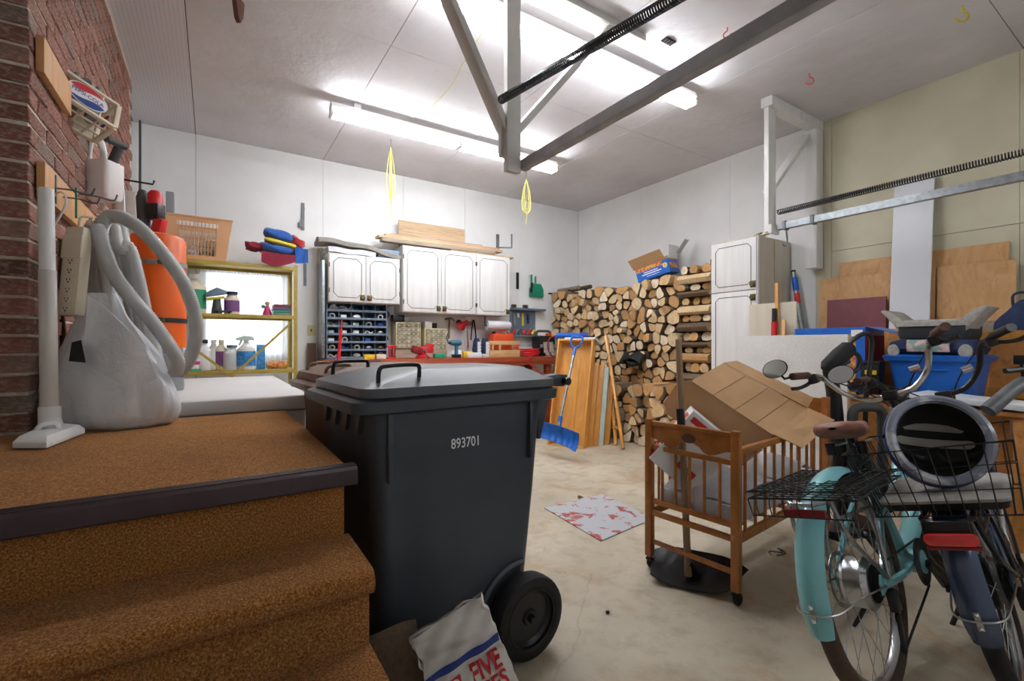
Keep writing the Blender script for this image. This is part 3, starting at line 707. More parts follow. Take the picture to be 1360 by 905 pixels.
for y, sg in ((.0, -1), (.56, 1)):
    MB().lathe([(0, -.02), (.10, -.02), (.10, .02), (0, .02)], 24, (.55, y, .10), Matrix(((1,0,0),(0,0,sg),(0,1,0)))).build('wheel', 'rubber', bb)
# ================================================================ flour bag leaning on the bin
fb = thing('flour_bag', 'crumpled white paper flour bag with a blue stripe and red lettering', 'paper bag', (.66, 1.02, 0), world=False)
Rz = Matrix.Rotation(math.radians(-25), 3, 'Z')
FBM = Matrix.Rotation(math.radians(-17), 4, 'Z') @ Matrix.Rotation(math.radians(-9), 4, 'X') @ Matrix.Rotation(math.radians(-22), 4, 'Y') @ Matrix.Diagonal((.83, .85, .83, 1))
fb.matrix_world = Matrix.Translation((.672, 1.150, .045)) @ FBM
FW, FD, FH = .265, .13, .40
def bag_surf(u, v, amp=.006):
    # u around, v up
    a = u*4
    seg = int(a) % 4; f = a-int(a)
    w, d = FW/2, FD/2*(1-.82*max(0, (v-.45)/.55)**1.3)
    P = [(-w, -d), (w, -d), (w, d), (-w, d)]
    p0, p1 = P[seg], P[(seg+1) % 4]
    x = p0[0]+(p1[0]-p0[0])*f; y = p0[1]+(p1[1]-p0[1])*f
    bul = 1+.05*math.sin(math.pi*v)
    y = y*bul + (-.012 if seg == 0 else 0)*math.sin(math.pi*f)*math.sin(math.pi*min(1, v*1.1))
    k = amp*(math.sin(23*u+17*v)+math.sin(41*v+9*u+1.3)+.8*math.sin(61*u-29*v))*(.3+v*.9)*(0.5 if seg == 0 and v < .55 else 1)
    return V((x+k*.5, y+k, v*FH))
b = MB(); b.grid(lambda u, v: bag_surf(u, v), 120, 60); b.build('bag', 'paper', fb, ang=60)
b = MB(); b.tube([bag_surf(i/12*.25, .995)+V((0, .01, .008*math.sin(i*.9))) for i in range(13)], .007, 6, flat=.6); b.build('rolled_top', 'paper_grey', fb)
def on_bag(x, z, out=.005):
    u = ((x+FW/2)/FW)*.25; p = bag_surf(min(max(u, .0), .2499), z/FH); return p+V((0, -out, 0))
def print_on(mb, src):
    for i, q in enumerate(mb.v): mb.v[i] = on_bag(q.x, q.z)
    return mb
def patch(x0, x1, z0, z1, n=10, m=4, f=None):
    g = MB(); g.grid(lambda u, v: on_bag(x0+(x1-x0)*u, z0+(z1-z0)*v), n, m); return g
patch(-.132, .131, .262, .281, 24, 2).build('blue_stripe', 'ink_blue', fb)
for s, zz, sz, xo in (('FIVE', .216, .076, .052), ('ROSES', .152, .076, .022)):
    g = MB(); text_mb(g, s, sz, (xo, 0, zz), (1, 0, 0), (0, 0, 1), 0, 0, .0022, .80)
    print_on(g, None).build('lettering', 'ink_red', fb, smooth=False)
patch(-.078, -.034, .192, .240, 4, 4).build('emblem', 'ink_red', fb)
g = MB(); ce = V((-.056, 0, .216))
for k in range(3):
    g.ring(ce, (0, 1, 0), .006+.006*k, .0012, 14, 4)
print_on(g, None)
for i, q in enumerate(g.v): g.v[i] = q+V((0, -.001, 0))
g.build('emblem_rose', 'ink_white', fb)
patch(-.06, .131, -.0, .098, 14, 5).build('red_band', 'ink_red', fb)
g = patch(.03, .128, .02, .106, 8, 5)
for i, q in enumerate(g.v): g.v[i] = q+V((0, -.001, 0))
g.build('bread_picture', 'ink_orange', fb)
g = MB(); text_mb(g, 'FIVE', .045, (0, 0, 0), (1, 0, 0), (0, 0, 1)); text_mb(g, 'ROSES', .04, (0, 0, -.04), (1, 0, 0), (0, 0, 1))
for i, q in enumerate(g.v): g.v[i] = V((-FW/2-.004-.0, -q.x*.9+.0, q.z+.105))
g.build('lettering', 'ink_red', fb, smooth=False)
# brown mat folded against the bin
ma, mb_, mc_, md = pD(478, 985, 1.24), pD(580, 985, 1.26), pD(551, 826, 1.40), pD(484, 848, 1.37)
def matf(u, v):
    p = (ma*(1-u)+mb_*u)*(1-v)+(md*(1-u)+mc_*u)*v
    return V((p.x, p.y, max(p.z+.012*math.sin(math.pi*u)*v, .012)))+V((_s, _c, 0))*(.012*math.sin(5*u+3*v))
MB().grid(matf, 14, 10, .010).single('floor_mat', 'carpet_mat', 'brown floor mat leaning up against the foot of the black bin', 'mat')
# ================================================================ floor plate
fp = [pZ(*q, 0) for q in ((723, 676), (800, 657), (868, 690), (798, 720))]
MB().prism([(q.x, q.y) for q in fp][::-1], .006, None, (0, 0, .001)).single('floor_hatch', 'worn_plate', 'grey steel floor hatch with worn red paint', 'floor hatch', bevel=.001, smooth=False)
# fallen leaf and grit by the hatch
c = pZ(770, 662, 0)
MB().grid(lambda u, v: V((c.x-.02+.05*u, c.y-.01+.03*v*math.sin(math.pi*(.1+.8*u)), .003+.012*math.sin(3*u)*v)), 5, 3, .001).single('dry_leaf', 'dark_brown_wood', 'small dry brown leaf beside the floor hatch', 'leaf')
c = pZ(807, 815, 0)
MB().sphere((c.x, c.y, .006), .008, 6, 4, (1.3, 1, .7)).single('pebble', 'ink_black', 'tiny dark pebble on the concrete near the bin wheel', 'pebble')
# ================================================================ chest freezer behind the landing
fz = thing('chest_freezer', 'white chest freezer with its lid closed behind the landing', 'freezer', (.05, 3.35, 0))
MB().box(-.50, 2.58, .02, .40, 4.25, .80).build('body', 'white_paint', fz, .012)
MB().box(-.52, 2.56, .805, .42, 4.28, .875).build('lid', 'white_paint', fz, .014, seg=3)
MB().box(-.505, 2.575, .795, .405, 4.265, .808).build('gasket', 'grey_plastic', fz)
MB().box(-.49, 2.56, .70, -.37, 2.58, .80).build('hinge_plate', 'galv_steel', fz, .003)
# ================================================================ firewood stacked along the right wall
def clip(poly, p, n):
    out = []
    for i in range(len(poly)):
        a, b = poly[i], poly[(i+1) % len(poly)]
        da = (a[0]-p[0])*n[0]+(a[1]-p[1])*n[1]; db = (b[0]-p[0])*n[0]+(b[1]-p[1])*n[1]
        if da <= 0: out.append(a)
        if (da < 0 < db) or (db < 0 < da):
            t_ = da/(da-db); out.append((a[0]+(b[0]-a[0])*t_, a[1]+(b[1]-a[1])*t_))
    return out
def cells(y0, y1, z0, ztop, size, seed):
    r = random.Random(seed); pts = []; z = z0+size*.45; row = 0
    while z < 2.2:
        y = y0+size*(.5 if row % 2 else .9)+r.uniform(-.02, .02)
        while y < y1-size*.3:
            yy, zz = y+r.uniform(-.33, .33)*size, z+r.uniform(-.33, .33)*size
            if zz < ztop(yy)-.035: pts.append((yy, zz))
            y += size*r.uniform(.75, 1.35)
        z += size*.86; row += 1
    out = []
    for i, p in enumerate(pts):
        poly = [(y0-.03, z0), (y1+.03, z0), (y1+.03, ztop(p[0])+r.uniform(-.01, .03)), (y0-.03, ztop(p[0])+r.uniform(-.01, .03))]
        rad = size*.95
        oct_ = [(p[0]+rad*math.cos(a*math.pi/5+.2), p[1]+rad*.8*math.sin(a*math.pi/5+.2)) for a in range(10)]
        for j, q in enumerate(pts):
            if j != i and abs(q[0]-p[0]) < size*2.6 and abs(q[1]-p[1]) < size*2.6:
                n = (q[0]-p[0], q[1]-p[1]); m_ = ((p[0]+q[0])/2, (p[1]+q[1])/2); poly = clip(poly, m_, n)
                if not poly: break
        for k in range(10):
            if not poly: break
            a, b = oct_[k], oct_[(k+1) % 10]; n = (b[1]-a[1], -(b[0]-a[0])); poly = clip(poly, a, n)
        if len(poly) < 3: continue
        cx = sum(q[0] for q in poly)/len(poly); cy = sum(q[1] for q in poly)/len(poly)
        L = r.choice((.005, .008, .008, .012, .016))
        poly = [(cx+(q[0]-cx)*(1-L/max(.02, math.hypot(q[0]-cx, q[1]-cy))), cy+(q[1]-cy)*(1-L/max(.02, math.hypot(q[0]-cx, q[1]-cy)))) for q in poly]
        for it in range(r.choice((1, 1, 2))):
            new = []
            f = r.uniform(.14, .27)
            for k in range(len(poly)):
                a, b = poly[k], poly[(k+1) % len(poly)]
                new.append((a[0]+(b[0]-a[0])*f, a[1]+(b[1]-a[1])*f)); new.append((a[0]+(b[0]-a[0])*(1-f), a[1]+(b[1]-a[1])*(1-f)))
            poly = new
        ok = [poly[0]]
        for q in poly[1:]:
            if math.hypot(q[0]-ok[-1][0], q[1]-ok[-1][1]) > .008: ok.append(q)
        if len(ok) >= 3: out.append((cx, cy, ok))
    return out
ztop_main = lambda y: 1.885+.025*math.sin(7*y)+(.05 if y < 3.62 else 0)+(.02 if y > 4.6 else 0)
ztop_low = lambda y: .70+.02*math.sin(9*y)
LOGS = []
for cx, cy, poly in cells(3.40, 5.66, .0, ztop_main, .122, 11): LOGS.append((4.42, .46, cx, cy, poly))
for cx, cy, poly in cells(2.98, 4.55, .0, ztop_low, .128, 23): LOGS.append((4.06, .34, cx, cy, poly))
def log_mb(xf, ln, cx, cy, poly, r):
    # end grain with a thin bark rim, bark or split wood along the sides
    b = MB(); n = len(poly); j = r.uniform(-.07, .03); ty, tz = r.uniform(-.18, .18), r.uniform(-.2, .2); sh = r.uniform(.92, .99); rim = r.choice((.90, .93, .96, .99)); sm_ = 1 if r.random() < .75 else 0
    F = lambda k, o=0: [(xf+j+o+(q[0]-cx)*k*ty+(q[1]-cy)*k*tz, cx+(q[0]-cx)*k, cy+(q[1]-cy)*k) for q in poly]
    f1 = [(xf+ln+r.uniform(-.01, .01), cx+(q[0]-cx)*sh, cy+(q[1]-cy)*sh) for q in poly]
    b.v = [V(p) for p in F(rim, -.002)+F(1.0)+f1]
    b.f.append(list(range(n))); b.m.append(0)
    for k in range(n):
        l = (k+1) % n
        b.f.append([k, l, n+l, n+k]); b.m.append(1); b.f.append([n+k, n+l, 2*n+l, 2*n+k]); b.m.append(sm_)
    b.f.append([2*n+k for k in range(n)]); b.m.append(0)
    return b
rl_ = random.Random(5)
def hidden(cx, cy, xf):
    q = proj((xf, cx, cy)); return 0 if (q[0] > 835 or q[1] < 440) else 1
LOGS.sort(key=lambda l: (hidden(l[2], l[3], l[0]), proj((l[0], l[2], l[3]))[2]))
rest = MB()
for i, l in enumerate(LOGS):
    b = log_mb(*l, rl_)
    if i < 272: b.single('firewood_log', ['log_end', 'log_bark'], 'split firewood log in the stack along the white wall', 'log', 'split logs in the firewood stack', smooth=False)
    else:
        o = len(rest.v); rest.v += b.v; rest.f += [[o+k for k in f] for f in b.f]; rest.m += b.m
if rest.v:
    o = rest.single('firewood_stack', ['log_end', 'log_bark'], 'remaining split logs deep in the firewood stack behind the leaning trays', 'firewood', smooth=False); o['kind'] = 'stuff'
# crossed end of the stack: layers alternate between lengthwise and endwise logs
z = .705; k = 0
while z < 1.96:
    h = rl_.uniform(.06, .12)
    if k % 2 == 0:
        yy0 = 2.97
        for x in (4.40, 4.56, 4.70):
            b = MB(); n = rl_.choice((5, 6, 7)); w = rl_.uniform(.06, .08)
            prof = [(x+w*math.cos(2*math.pi*a/n+rl_.uniform(-.2, .2)), z+h/2+h/2*math.sin(2*math.pi*a/n)) for a in range(n)]
            y0_ = 2.96+rl_.uniform(-.0, .03); y1_ = 3.385-rl_.uniform(0, .02)
            m0 = 0 if rl_.random() < .45 else 1
            b.v += [V((px_, y0_, pz_)) for px_, pz_ in prof]+[V((px_, y1_, pz_)) for px_, pz_ in prof]
            b.f += [list(range(n)), [n+a for a in range(n)]]; b.m += [0, 0]
            for a in range(n): b.f.append([a, (a+1) % n, n+(a+1) % n, n+a]); b.m.append(m0)
            b.single('firewood_log', ['log_end', 'log_bark'], 'log laid lengthwise in the crossed end of the firewood stack', 'log', 'crosswise logs at the end of the stack', smooth=False)
    else:
        y = 2.98
        while y < 3.30:
            w = rl_.uniform(.10, .15); cy_ = y+w/2
            poly = [(cy_+w*.48*math.cos(2*math.pi*a/8), z+h/2+h*.5*max(-.8, math.sin(2*math.pi*a/8))) for a in range(8)]
            b = log_mb(4.42, .46, cy_, z+h/2, poly, rl_)
            b.single('firewood_log', ['log_end', 'log_bark'], 'endwise log between the crossed layers of the firewood stack', 'log', 'endwise logs at the crossed end', smooth=False)
            y += w+.006
    z += h*.98; k += 1
# long loose poles on top at the corner
for k, (yy, zz) in enumerate(((5.2, 1.915), (5.45, 1.93))):
    MB().tube([(4.46, yy-.3, zz+.03), (4.52, yy, zz+.035), (4.50, yy+.22, zz+.03)], .03, 8).single('firewood_log', 'log_bark', 'grey bark-covered pole lying on top of the stack at the corner', 'log', 'poles on top of the stack')
# blue printed carton with open flaps on top of the stack
ctn = thing('carton', 'blue printed cardboard carton with open flaps on the firewood stack', 'carton', (4.62, 3.72, 2.0), world=False)
ctn.matrix_world = Matrix.Translation(V((4.45, 4.02, 1.90))) @ Matrix.Rotation(math.radians(-77), 4, 'Z') @ Matrix.Rotation(math.radians(-13), 4, 'Y') @ Matrix.Rotation(math.radians(4), 4, 'X')
CL, CD, CHh = .43, .27, .165
def cbox(mb, th=.006):
    mb.box(0, 0, 0, CL, th, CHh).box(0, CD-th, 0, CL, CD, CHh).box(0, th, 0, th, CD-th, CHh).box(CL-th, th, 0, CL, CD-th, CHh).box(th, th, 0, CL-th, CD-th, th); return mb
cbox(MB()).build('box', 'game_blue', ctn, 0, False)
Rf = Matrix.Rotation(math.radians(-60), 3, 'X')
MB().obox((CL/2-.02, -.05, CHh+.055), (CL, .15, .004), Matrix.Rotation(math.radians(-52), 3, 'X')).build('flap', 'cardboard', ctn, 0, False)
MB().obox((CL/2, CD+.06, CHh+.06), (CL, .15, .004), Matrix.Rotation(math.radians(50), 3, 'X')).build('flap', 'cardboard', ctn, 0, False)
MB().obox((CL+.035, CD/2, CHh+.08), (.004, CD, .15), Matrix.Rotation(math.radians(18), 3, 'Y')).build('flap', 'box_white', ctn, 0, False)
MB().obox((CL+.12, CD/2+.1, CHh+.12), (.19, .12, .004), Matrix.Rotation(math.radians(-40), 3, 'Y')).build('flap', 'paper_grey', ctn, 0, False)
MB().box(.01, -.0015, CHh-.055, CL-.07, -.0005, CHh-.005).build('fruit_print', 'game_print', ctn, 0, False)
tx = MB(); tx.box(.10, -.002, .083, .29, -.001, .093).box(.07, -.002, .058, .33, -.001, .070).box(.13, -.002, .034, .30, -.001, .040).build('print_lines', 'ink_white', ctn, 0, False)['kind'] = 'stuff'
MB().lathe([(0, 0), (.03, 0), (.03, .002), (0, .002)], 18, (CL-.045, -.001, .095), Matrix(((1,0,0),(0,0,-1),(0,1,0)))).build('badge', 'ink_white', ctn)
MB().lathe([(0, 0), (.02, 0), (.02, .003), (0, .003)], 18, (CL-.045, -.001, .095), Matrix(((1,0,0),(0,0,-1),(0,1,0)))).build('badge_mark', 'yellow_plastic', ctn)
MB().box(CL+.0005, .03, .055, CL+.0015, CD-.03, .12).build('side_print', 'game_print', ctn, 0, False)
MB().obox((CL/2, CD/2, CHh-.06), (CL-.03, CD-.03, .004)).build('inner_sheet', 'cardboard_edge', ctn, 0, False)
# ================================================================ tall white cabinet
tc = thing('tall_cabinet', 'tall white pantry cabinet with two doors beside the firewood', 'cabinet', (4.6, 2.66, 0))
cx0, cy0, cy1, ctop = 4.33, 2.44, 2.93, 2.165
MB().box(cx0, cy0, 0, XR-.015, cy1, ctop).build('body', 'cab_side', tc, .002, False)
MB().box(cx0-.002, cy0-.001, 0, cx0+.02, cy0+.018, ctop).build('face_edge', 'white_wood', tc)
MB().box(cx0+.28, cy0-.004, .02, cx0+.288, cy0+.001, ctop-.02).build('side_batten', 'lumber', tc)
def door_panel(parent, org, ux, uz, w, h, mat='white_wood', groove='ink_black', knob=None, chamf=.035, inset=.05, th=.018):
    # a slab with a routed dark line whose corners are cut
    ux, uz = V(ux), V(uz); n = ux.cross(uz); o = V(org)
    Rm = Matrix((ux, uz, n)).transposed()
    d = MB().obox(o+ux*w/2+uz*h/2+n*th/2, (w, h, th), Rm).build('door', mat, parent, .003)
    a, c_ = inset, chamf
    P = [(a+c_, a), (w-a-c_, a), (w-a, a+c_), (w-a, h-a-c_), (w-a-c_, h-a), (a+c_, h-a), (a, h-a-c_), (a, a+c_)]
    MB().tube([o+ux*x+uz*y+n*(th-.0005) for x, y in P], .0036, 6, closed=True).build('groove', groove, d)
    if knob:
        kx, kz = knob; kc = o+ux*kx+uz*kz+n*th
        MB().lathe([(.014, 0), (.010, .008), (.022, .014), (.027, .02), (.02, .03), (0, .032)], 12, kc, Rm).build('knob', 'brass_antique', d)
        MB().obox(kc+n*.002, (.052, .064, .004), Rm).build('knob_plate', 'brass_antique', d, .001)
    return d
zmid = pX(975, 388, cx0).z
door_panel(tc, (cx0, cy1-.01, zmid+.006), (0, -1, 0), (0, 0, 1), cy1-cy0-.02, ctop-zmid-.02, knob=(cy1-cy0-.05, .05))
door_panel(tc, (cx0, cy1-.01, .10), (0, -1, 0), (0, 0, 1), cy1-cy0-.02, zmid-.10-.002, knob=(cy1-cy0-.05, zmid-.17))
for zz in (zmid+.3, zmid-.06): MB().box(cx0-.016, cy1-.012, zz, cx0-.002, cy1+.002, zz+.06).build('hinge', 'brass_antique', tc)
for k in range(4):
    a = V((4.38+.03*k, 2.50+.02*k, ctop+.012)); MB().bar(a, a+V((.10+.02*k, .03-.03*k, .03+.02*(k % 2))), .02, .018).single('kindling_stick', 'lumber', 'short split kindling stick lying on top of the tall cabinet', 'stick', 'kindling on the tall cabinet', bevel=.003)
# ================================================================ things leaning beside the workbench end
LB = V((3.365, 3.81, 0)); lean = V((.30, .17, 1.235)); lu = lean.normalized(); wdir = V((-.49, .87, 0)).normalized(); ln_ = wdir.cross(lu).normalized()
if ln_.dot(V((-1, -1, 0))) < 0: ln_ = -ln_
Rt = Matrix((wdir, lu, ln_)).transposed()
def lb(a, b, c): return LB+wdir*a+lu*b-ln_*c       # across, up, back
def lbox(mb, a0, a1, b0, b1, c0, c1):
    return mb.obox((lb(a0, b0, c0)+lb(a1, b1, c1))/2, (a1-a0, b1-b0, c1-c0), Rt)
tw, tl, td = .43, 1.24, .125
tray = thing('wooden_tray', 'large shallow varnished wooden tray leaning at the workbench end', 'wooden tray', tuple(LB))
lbox(MB(), 0, tw, 0, tl, td-.012, td).build('bottom_panel', 'tray_wood', tray)
lbox(MB(), 0, .016, 0, tl, 0, td-.012).build('side_board', 'tray_wood', tray, .001); lbox(MB(), tw-.016, tw, 0, tl, 0, td-.012).build('side_board', 'tray_wood', tray, .001)
lbox(MB(), .016, tw-.016, tl-.016, tl, 0, td-.012).build('end_board', 'tray_wood', tray, .001); lbox(MB(), .016, tw-.016, 0, .016, 0, td-.012).build('end_board', 'tray_wood', tray, .001)
lbox(MB(), .17, .20, .016, tl-.20, td-.020, td-.012).build('batten', 'tray_wood', tray, .001)
lbox(MB(), -.004, .0, 0, .14, .03, td-.012).build('corner_block', 'tray_wood', tray)
for k, (a0, a1, b1, c0, c1, mt, lab) in enumerate(((.0, .42, 1.00, .140, .185, 'tray_wood', 'second varnished board leaning just behind the big tray'), (.0, .41, .985, .195, .235, 'tray_wood', 'third varnished board leaning in front of the pale foam sheet'), (.0, .40, .97, .245, .285, 'mint_foam', 'pale mint foam sheet leaning between varnished boards'), (.0, .40, .86, .33, .38, 'tray_wood', 'varnished board leaning behind the pale foam sheet'))):
    lbox(MB(), a0-.045-.045*k, a1-.06, 0.0, b1, c0, c1).single('leaning_board', mt, lab, 'board', 'boards leaning by the workbench', bevel=.003)
# white bundle laid over the top of the boards
lbox(MB(), -.02, .36, tl+.004, tl+.030, .02, .30).single('folded_sheet', 'cloth_white', 'white folded sheet lying across the top of the leaning tray', 'cloth', bevel=.01)
# narrow light wood frame in front of the firewood
q0 = pZ(828, 597, 0); q1 = V((4.0, 4.12, 1.235)); fu = (q1-q0)
nf = thing('wooden_trellis', 'narrow pale wooden frame leaning against the firewood stack', 'wooden frame', tuple(q0))
fd = V((.30, -.10, 0)).normalized()
MB().bar(q0, q0+fu, .07, .028, (.5, -.8, 0)).build('stile', 'tray_wood', nf, .002)
q2 = q0+V((.02, .16, 0)); MB().bar(q2+V((.05,.02,.0)), q2+fu*.98+V((.12, -.04, 0)), .055, .028, (.5, -.8, 0)).build('stile', 'tray_wood', nf, .002)
for f in (.16, .62, .93): MB().bar(q0+fu*f, q2+fu*f*.98+V((.05+.07*f, .02-.06*f, 0)), .05, .022).build('rail', 'tray_wood', nf, .002)
# blue snow shovel
sa = pD(742, 566, 4.60); sb_ = pD(763, 466, 4.95); su = (sb_-sa).normalized()
ss = thing('snow_shovel', 'snow shovel with a blue plastic blade leaning on the wooden tray', 'shovel', (3.2, 3.75, 0))
MB().cyl(sa, sb_, .0145, n=12).build('shaft', 'galv_steel', ss)
hr_ = wdir; hh = MB()
hh.tube(bez([sb_-su*.03, sb_+su*.03, sb_+su*.06-hr_*.045, sb_+su*.12-hr_*.065, sb_+su*.165-hr_*.06], 16), .012, 8)
hh.tube(bez([sb_+su*.03, sb_+su*.06+hr_*.045, sb_+su*.12+hr_*.065, sb_+su*.165+hr_*.06], 16), .012, 8)
hh.tube([sb_+su*.165-hr_*.062, sb_+su*.165+hr_*.062], .014, 8); hh.tube([sb_-su*.06, sb_+su*.035], .019, 8)
hh.build('grip', 'shovel_blue', ss)
TL_, TR_, BR_, BL_ = pD(716, 559, 4.72), pD(769, 576, 4.45), pD(764, 601, 4.40), pD(717, 582, 4.70)
BR_.z = max(BR_.z, .012); nb = (TR_-TL_).cross(TL_-BL_).normalized()
if nb.dot(V((-.54, -.84, 0))) < 0: nb = -nb
def blade(u, v):
    p = (TL_*(1-u)+TR_*u)*(1-v)+(BL_*(1-u)+BR_*u)*v
    return p-nb*(.055*math.sin(math.pi*u)**.7+.03*math.sin(math.pi*v))+nb*.010*abs(math.sin(u*math.pi*6))**4
bl = MB(); bl.grid(blade, 36, 12, .008); bl.build('blade', 'shovel_blue', ss)
MB().tube([sa-su*.04-nb*.02, sa+su*.10], .022, 10).build('socket', 'shovel_blue', ss)
# dark folded tarp resting among the logs
tp0 = pX(835, 478, 4.28)
MB().grid(lambda u, v: tp0+V((.10*math.sin(3*v)+.02*math.sin(9*u), .16-.34*u, .09*math.sin(math.pi*v)+.03*math.sin(7*u+4*v)-.03)), 14, 8, .03).single('dark_tarp', 'black_matte', 'crumpled dark tarp tucked into the firewood stack', 'tarp')
# ================================================================ the crib on castors
crib = thing('crib', 'small brown wooden crib with spindle sides standing on castors', 'crib', (1.904, 1.169, 0), world=False, rotz=math.radians(5.5))
CW, CLn = .44, 1.05
def post(x, y, z1):
    p = MB().box(x-.018, y-.018, .062, x+.018, y+.018, z1).build('post', 'crib_wood', crib, .005)
    c = MB().cyl((x, y, .045), (x, y, .068), .008, n=8).build('castor_stem', 'black_plastic', p)
    MB().lathe([(0, -.012), (.022, -.012), (.026, -.006), (.026, .006), (.022, .012), (0, .012)], 16, (x+.012, y, .026), Matrix(((1,0,0),(0,0,1),(0,1,0)))).build('castor', 'rubber', p)
    MB().obox((x+.004, y, .046), (.03, .034, .014)).build('castor_fork', 'black_plastic', p, .003)
for x, z1 in ((0, .757), (CLn, .83)):
    for y in (0, CW): post(x, y, z1)
for x, dz in ((0, 0), (CLn, .075)):
    MB().bar((x, .018, .735+dz), (x, CW-.018, .735+dz), .022, .024).build('end_rail', 'crib_wood', crib, .004)
    prof = [(.018, .722)]+[(CW-.018, .722)]
    low = [(CW-.018-(CW-.036)*k/16, .645+.016*math.cos(k/16*math.pi*4)+(.012 if 5 < k < 11 else 0)) for k in range(17)]
    MB().prism([(y, z+dz) for y, z in prof+low], .014, Matrix(((0,0,1),(1,0,0),(0,1,0))), (x-.007, 0, 0)).build('end_board', 'crib_wood', crib, .002)
    MB().bar((x, .018, .615+dz), (x, CW-.018, .615+dz), .020, .024).build('end_rail', 'crib_wood', crib, .004)
    for z in (.345, .285): MB().bar((x, .018, z), (x, CW-.018, z), .020, .026).build('end_rail', 'crib_wood', crib, .004)
    MB().bar((x, .018, .14), (x, CW-.018, .14), .016, .022).build('stretcher', 'crib_wood', crib, .004)
    for k in range(5):
        y = CW*(k+1)/6; MB().cyl((x, y, .345), (x, y, .605+dz), .0075, n=8).build('spindle', 'crib_wood', crib)
    MB().lathe([(0, 0), (.022, 0), (.022, .001), (0, .001)], 16, (x-.0075, CW/2, .69+dz), Matrix(((0,0,-1),(1,0,0),(0,1,0))), sx=1.6).build('decal', 'dark_brown_wood', crib)
for y in (0, CW):
    MB().bar((.018, y, .665), (CLn-.018, y, .668), .026, .03).build('side_rail', 'crib_wood', crib, .006)
    MB().bar((.018, y, .285), (CLn-.018, y, .288), .022, .04).build('side_rail', 'crib_wood', crib, .004)
    for k in range(10):
        x = .03+(CLn-.06)*(k+.5)/10; MB().cyl((x, y, .30), (x, y, .655), .0075, n=8).build('spindle', 'crib_wood', crib)
for k in range(5): MB().box(.06+k*.22, .018, .318, .12+k*.22, CW-.018, .330).build('slat', 'crib_wood', crib)
def crib_pt(x, y, z): return crib.matrix_basis @ V((x, y, z))
Rc = Matrix.Rotation(math.radians(5.5), 3, 'Z'); c0 = V((1.904, 1.169, 0))
C = lambda x, y, z: c0+Rc@V((x, y, z))
mt = MB(); loft(mt, [[C(*p) for p in rr_loop(.03, CLn-.03, .02, CW-.02, z, .04)] for z in (.332, .338, .40, .41)]); mt.single('crib_mattress', 'cloth_white', 'thin white quilted mattress in the bottom of the crib', 'mattress')
MB().grid(lambda u, v: C(.05+.52*u, .03+.36*v, .413+.085*(math.sin(math.pi*min(1, u*1.05))**.5)*(.6+.4*math.sin(math.pi*v))+.012*math.sin(11*u+5*v)*math.sin(7*v)), 20, 16, .004).single('white_bedding', 'cloth_white', 'crumpled white bedding lying on the crib mattress', 'bedding', ang=80)
MB().grid(lambda u, v: C(.62+.36*u, .03+.36*v, .413+.09*(math.sin(math.pi*min(1, u*1.05))**.5)*(.6+.4*math.sin(math.pi*v))+.01*math.sin(13*u+3*v)), 14, 12, .004).single('plastic_bag', 'cloth_white', 'rumpled white plastic bag at the far end of the crib', 'bag', ang=80)
# big cardboard box, tipped, its long flap up
A, B, Cc, D = pD(918, 506, 2.42), pD(960, 483, 2.62), pD(1072, 543, 2.50), pD(1026, 578, 2.26)
u = (D-A); v = (B-A); n = u.cross(v).normalized()
if n.z < 0: n = -n
bx = thing('cardboard_box', 'big open cardboard box lying tipped in the crib', 'cardboard box', tuple(C(.5, .22, .45)))
def quad(mb, a, b, c_, d, th, nn=None):
    nn = nn or (b-a).cross(d-a).normalized(); ps = [a, b, c_, d]
    return mb.add(ps+[p-nn*th for p in ps], [(0,1,2,3),(7,6,5,4)]+[(i, (i+1) % 4, 4+(i+1) % 4, 4+i) for i in range(4)])
hgt = .27
quad(MB(), A, D, Cc, B, .006, n).build('top_panel', 'cardboard', bx, 0, False)
un = u.normalized(); vn = v.normalized()
for k in (.28, .55, .80):
    a_ = A+u*k+n*.0008; b_ = B+(Cc-B)*k+n*.0008; MB().tube([a_, b_], .0016, 5).build('crease', 'cardboard_edge', bx)
low = [p-n*hgt for p in (A, B, Cc, D)]
quad(MB(), D, low[3], low[2], Cc, .006).build('end_panel', 'cardboard', bx, 0, False)
quad(MB(), A, low[0], low[3], D, .006).build('side_panel', 'cardboard', bx, 0, False)
quad(MB(), B, Cc, low[2], low[1], .006).build('side_panel', 'cardboard', bx, 0, False)
quad(MB(), low[0], low[1], low[2], low[3], .006).build('bottom_panel', 'cardboard', bx, 0, False)
# flaps at the open left end and the long flap behind
f1 = A-un*.05-n*.06; quad(MB(), A, f1, f1+(low[0]-A)*.6, low[0], .005).build('flap', 'cardboard', bx, 0, False)
quad(MB(), B+n*.002, B+vn*.10+n*.004+un*.03, Cc+vn*.10-un*.02+n*.02, Cc+n*.002, .005).build('flap', 'cardboard', bx, 0, False)
quad(MB(), D+n*.002, Cc+n*.002, Cc+un*.13+n*.03-vn*.01, D+un*.13+n*.01+vn*.03, .005).build('flap', 'cardboard', bx, 0, False)
# white box with red labels standing on its corner in the crib's near end
wb_ = thing('white_carton', 'white carton with red labels standing on edge in the crib', 'carton', (0, 0, 0), world=False)
wb_.matrix_world = Matrix.Translation(C(.15, .30, .605)) @ Matrix.Rotation(math.radians(-50), 4, 'Z') @ Matrix.Rotation(math.radians(40), 4, 'Y')
MB().box(-.13, -.10, -.16, .13, .10, .16).build('box', 'box_white', wb_, .002, False)
for sx in (-.02,):
    MB().box(-.11, -.1012, .11, -.02, -.1004, .14).build('label', 'label_red', wb_, 0, False); MB().box(-.02, -.1012, -.10, .08, -.1004, -.07).build('label', 'label_red', wb_, 0, False)
MB().box(-.1312, -.08, .09, -.1304, .02, .13).build('label', 'label_red', wb_, 0, False); MB().box(-.1312, -.09, -.15, -.1304, .09, -.09).build('label', 'label_red', wb_, 0, False)
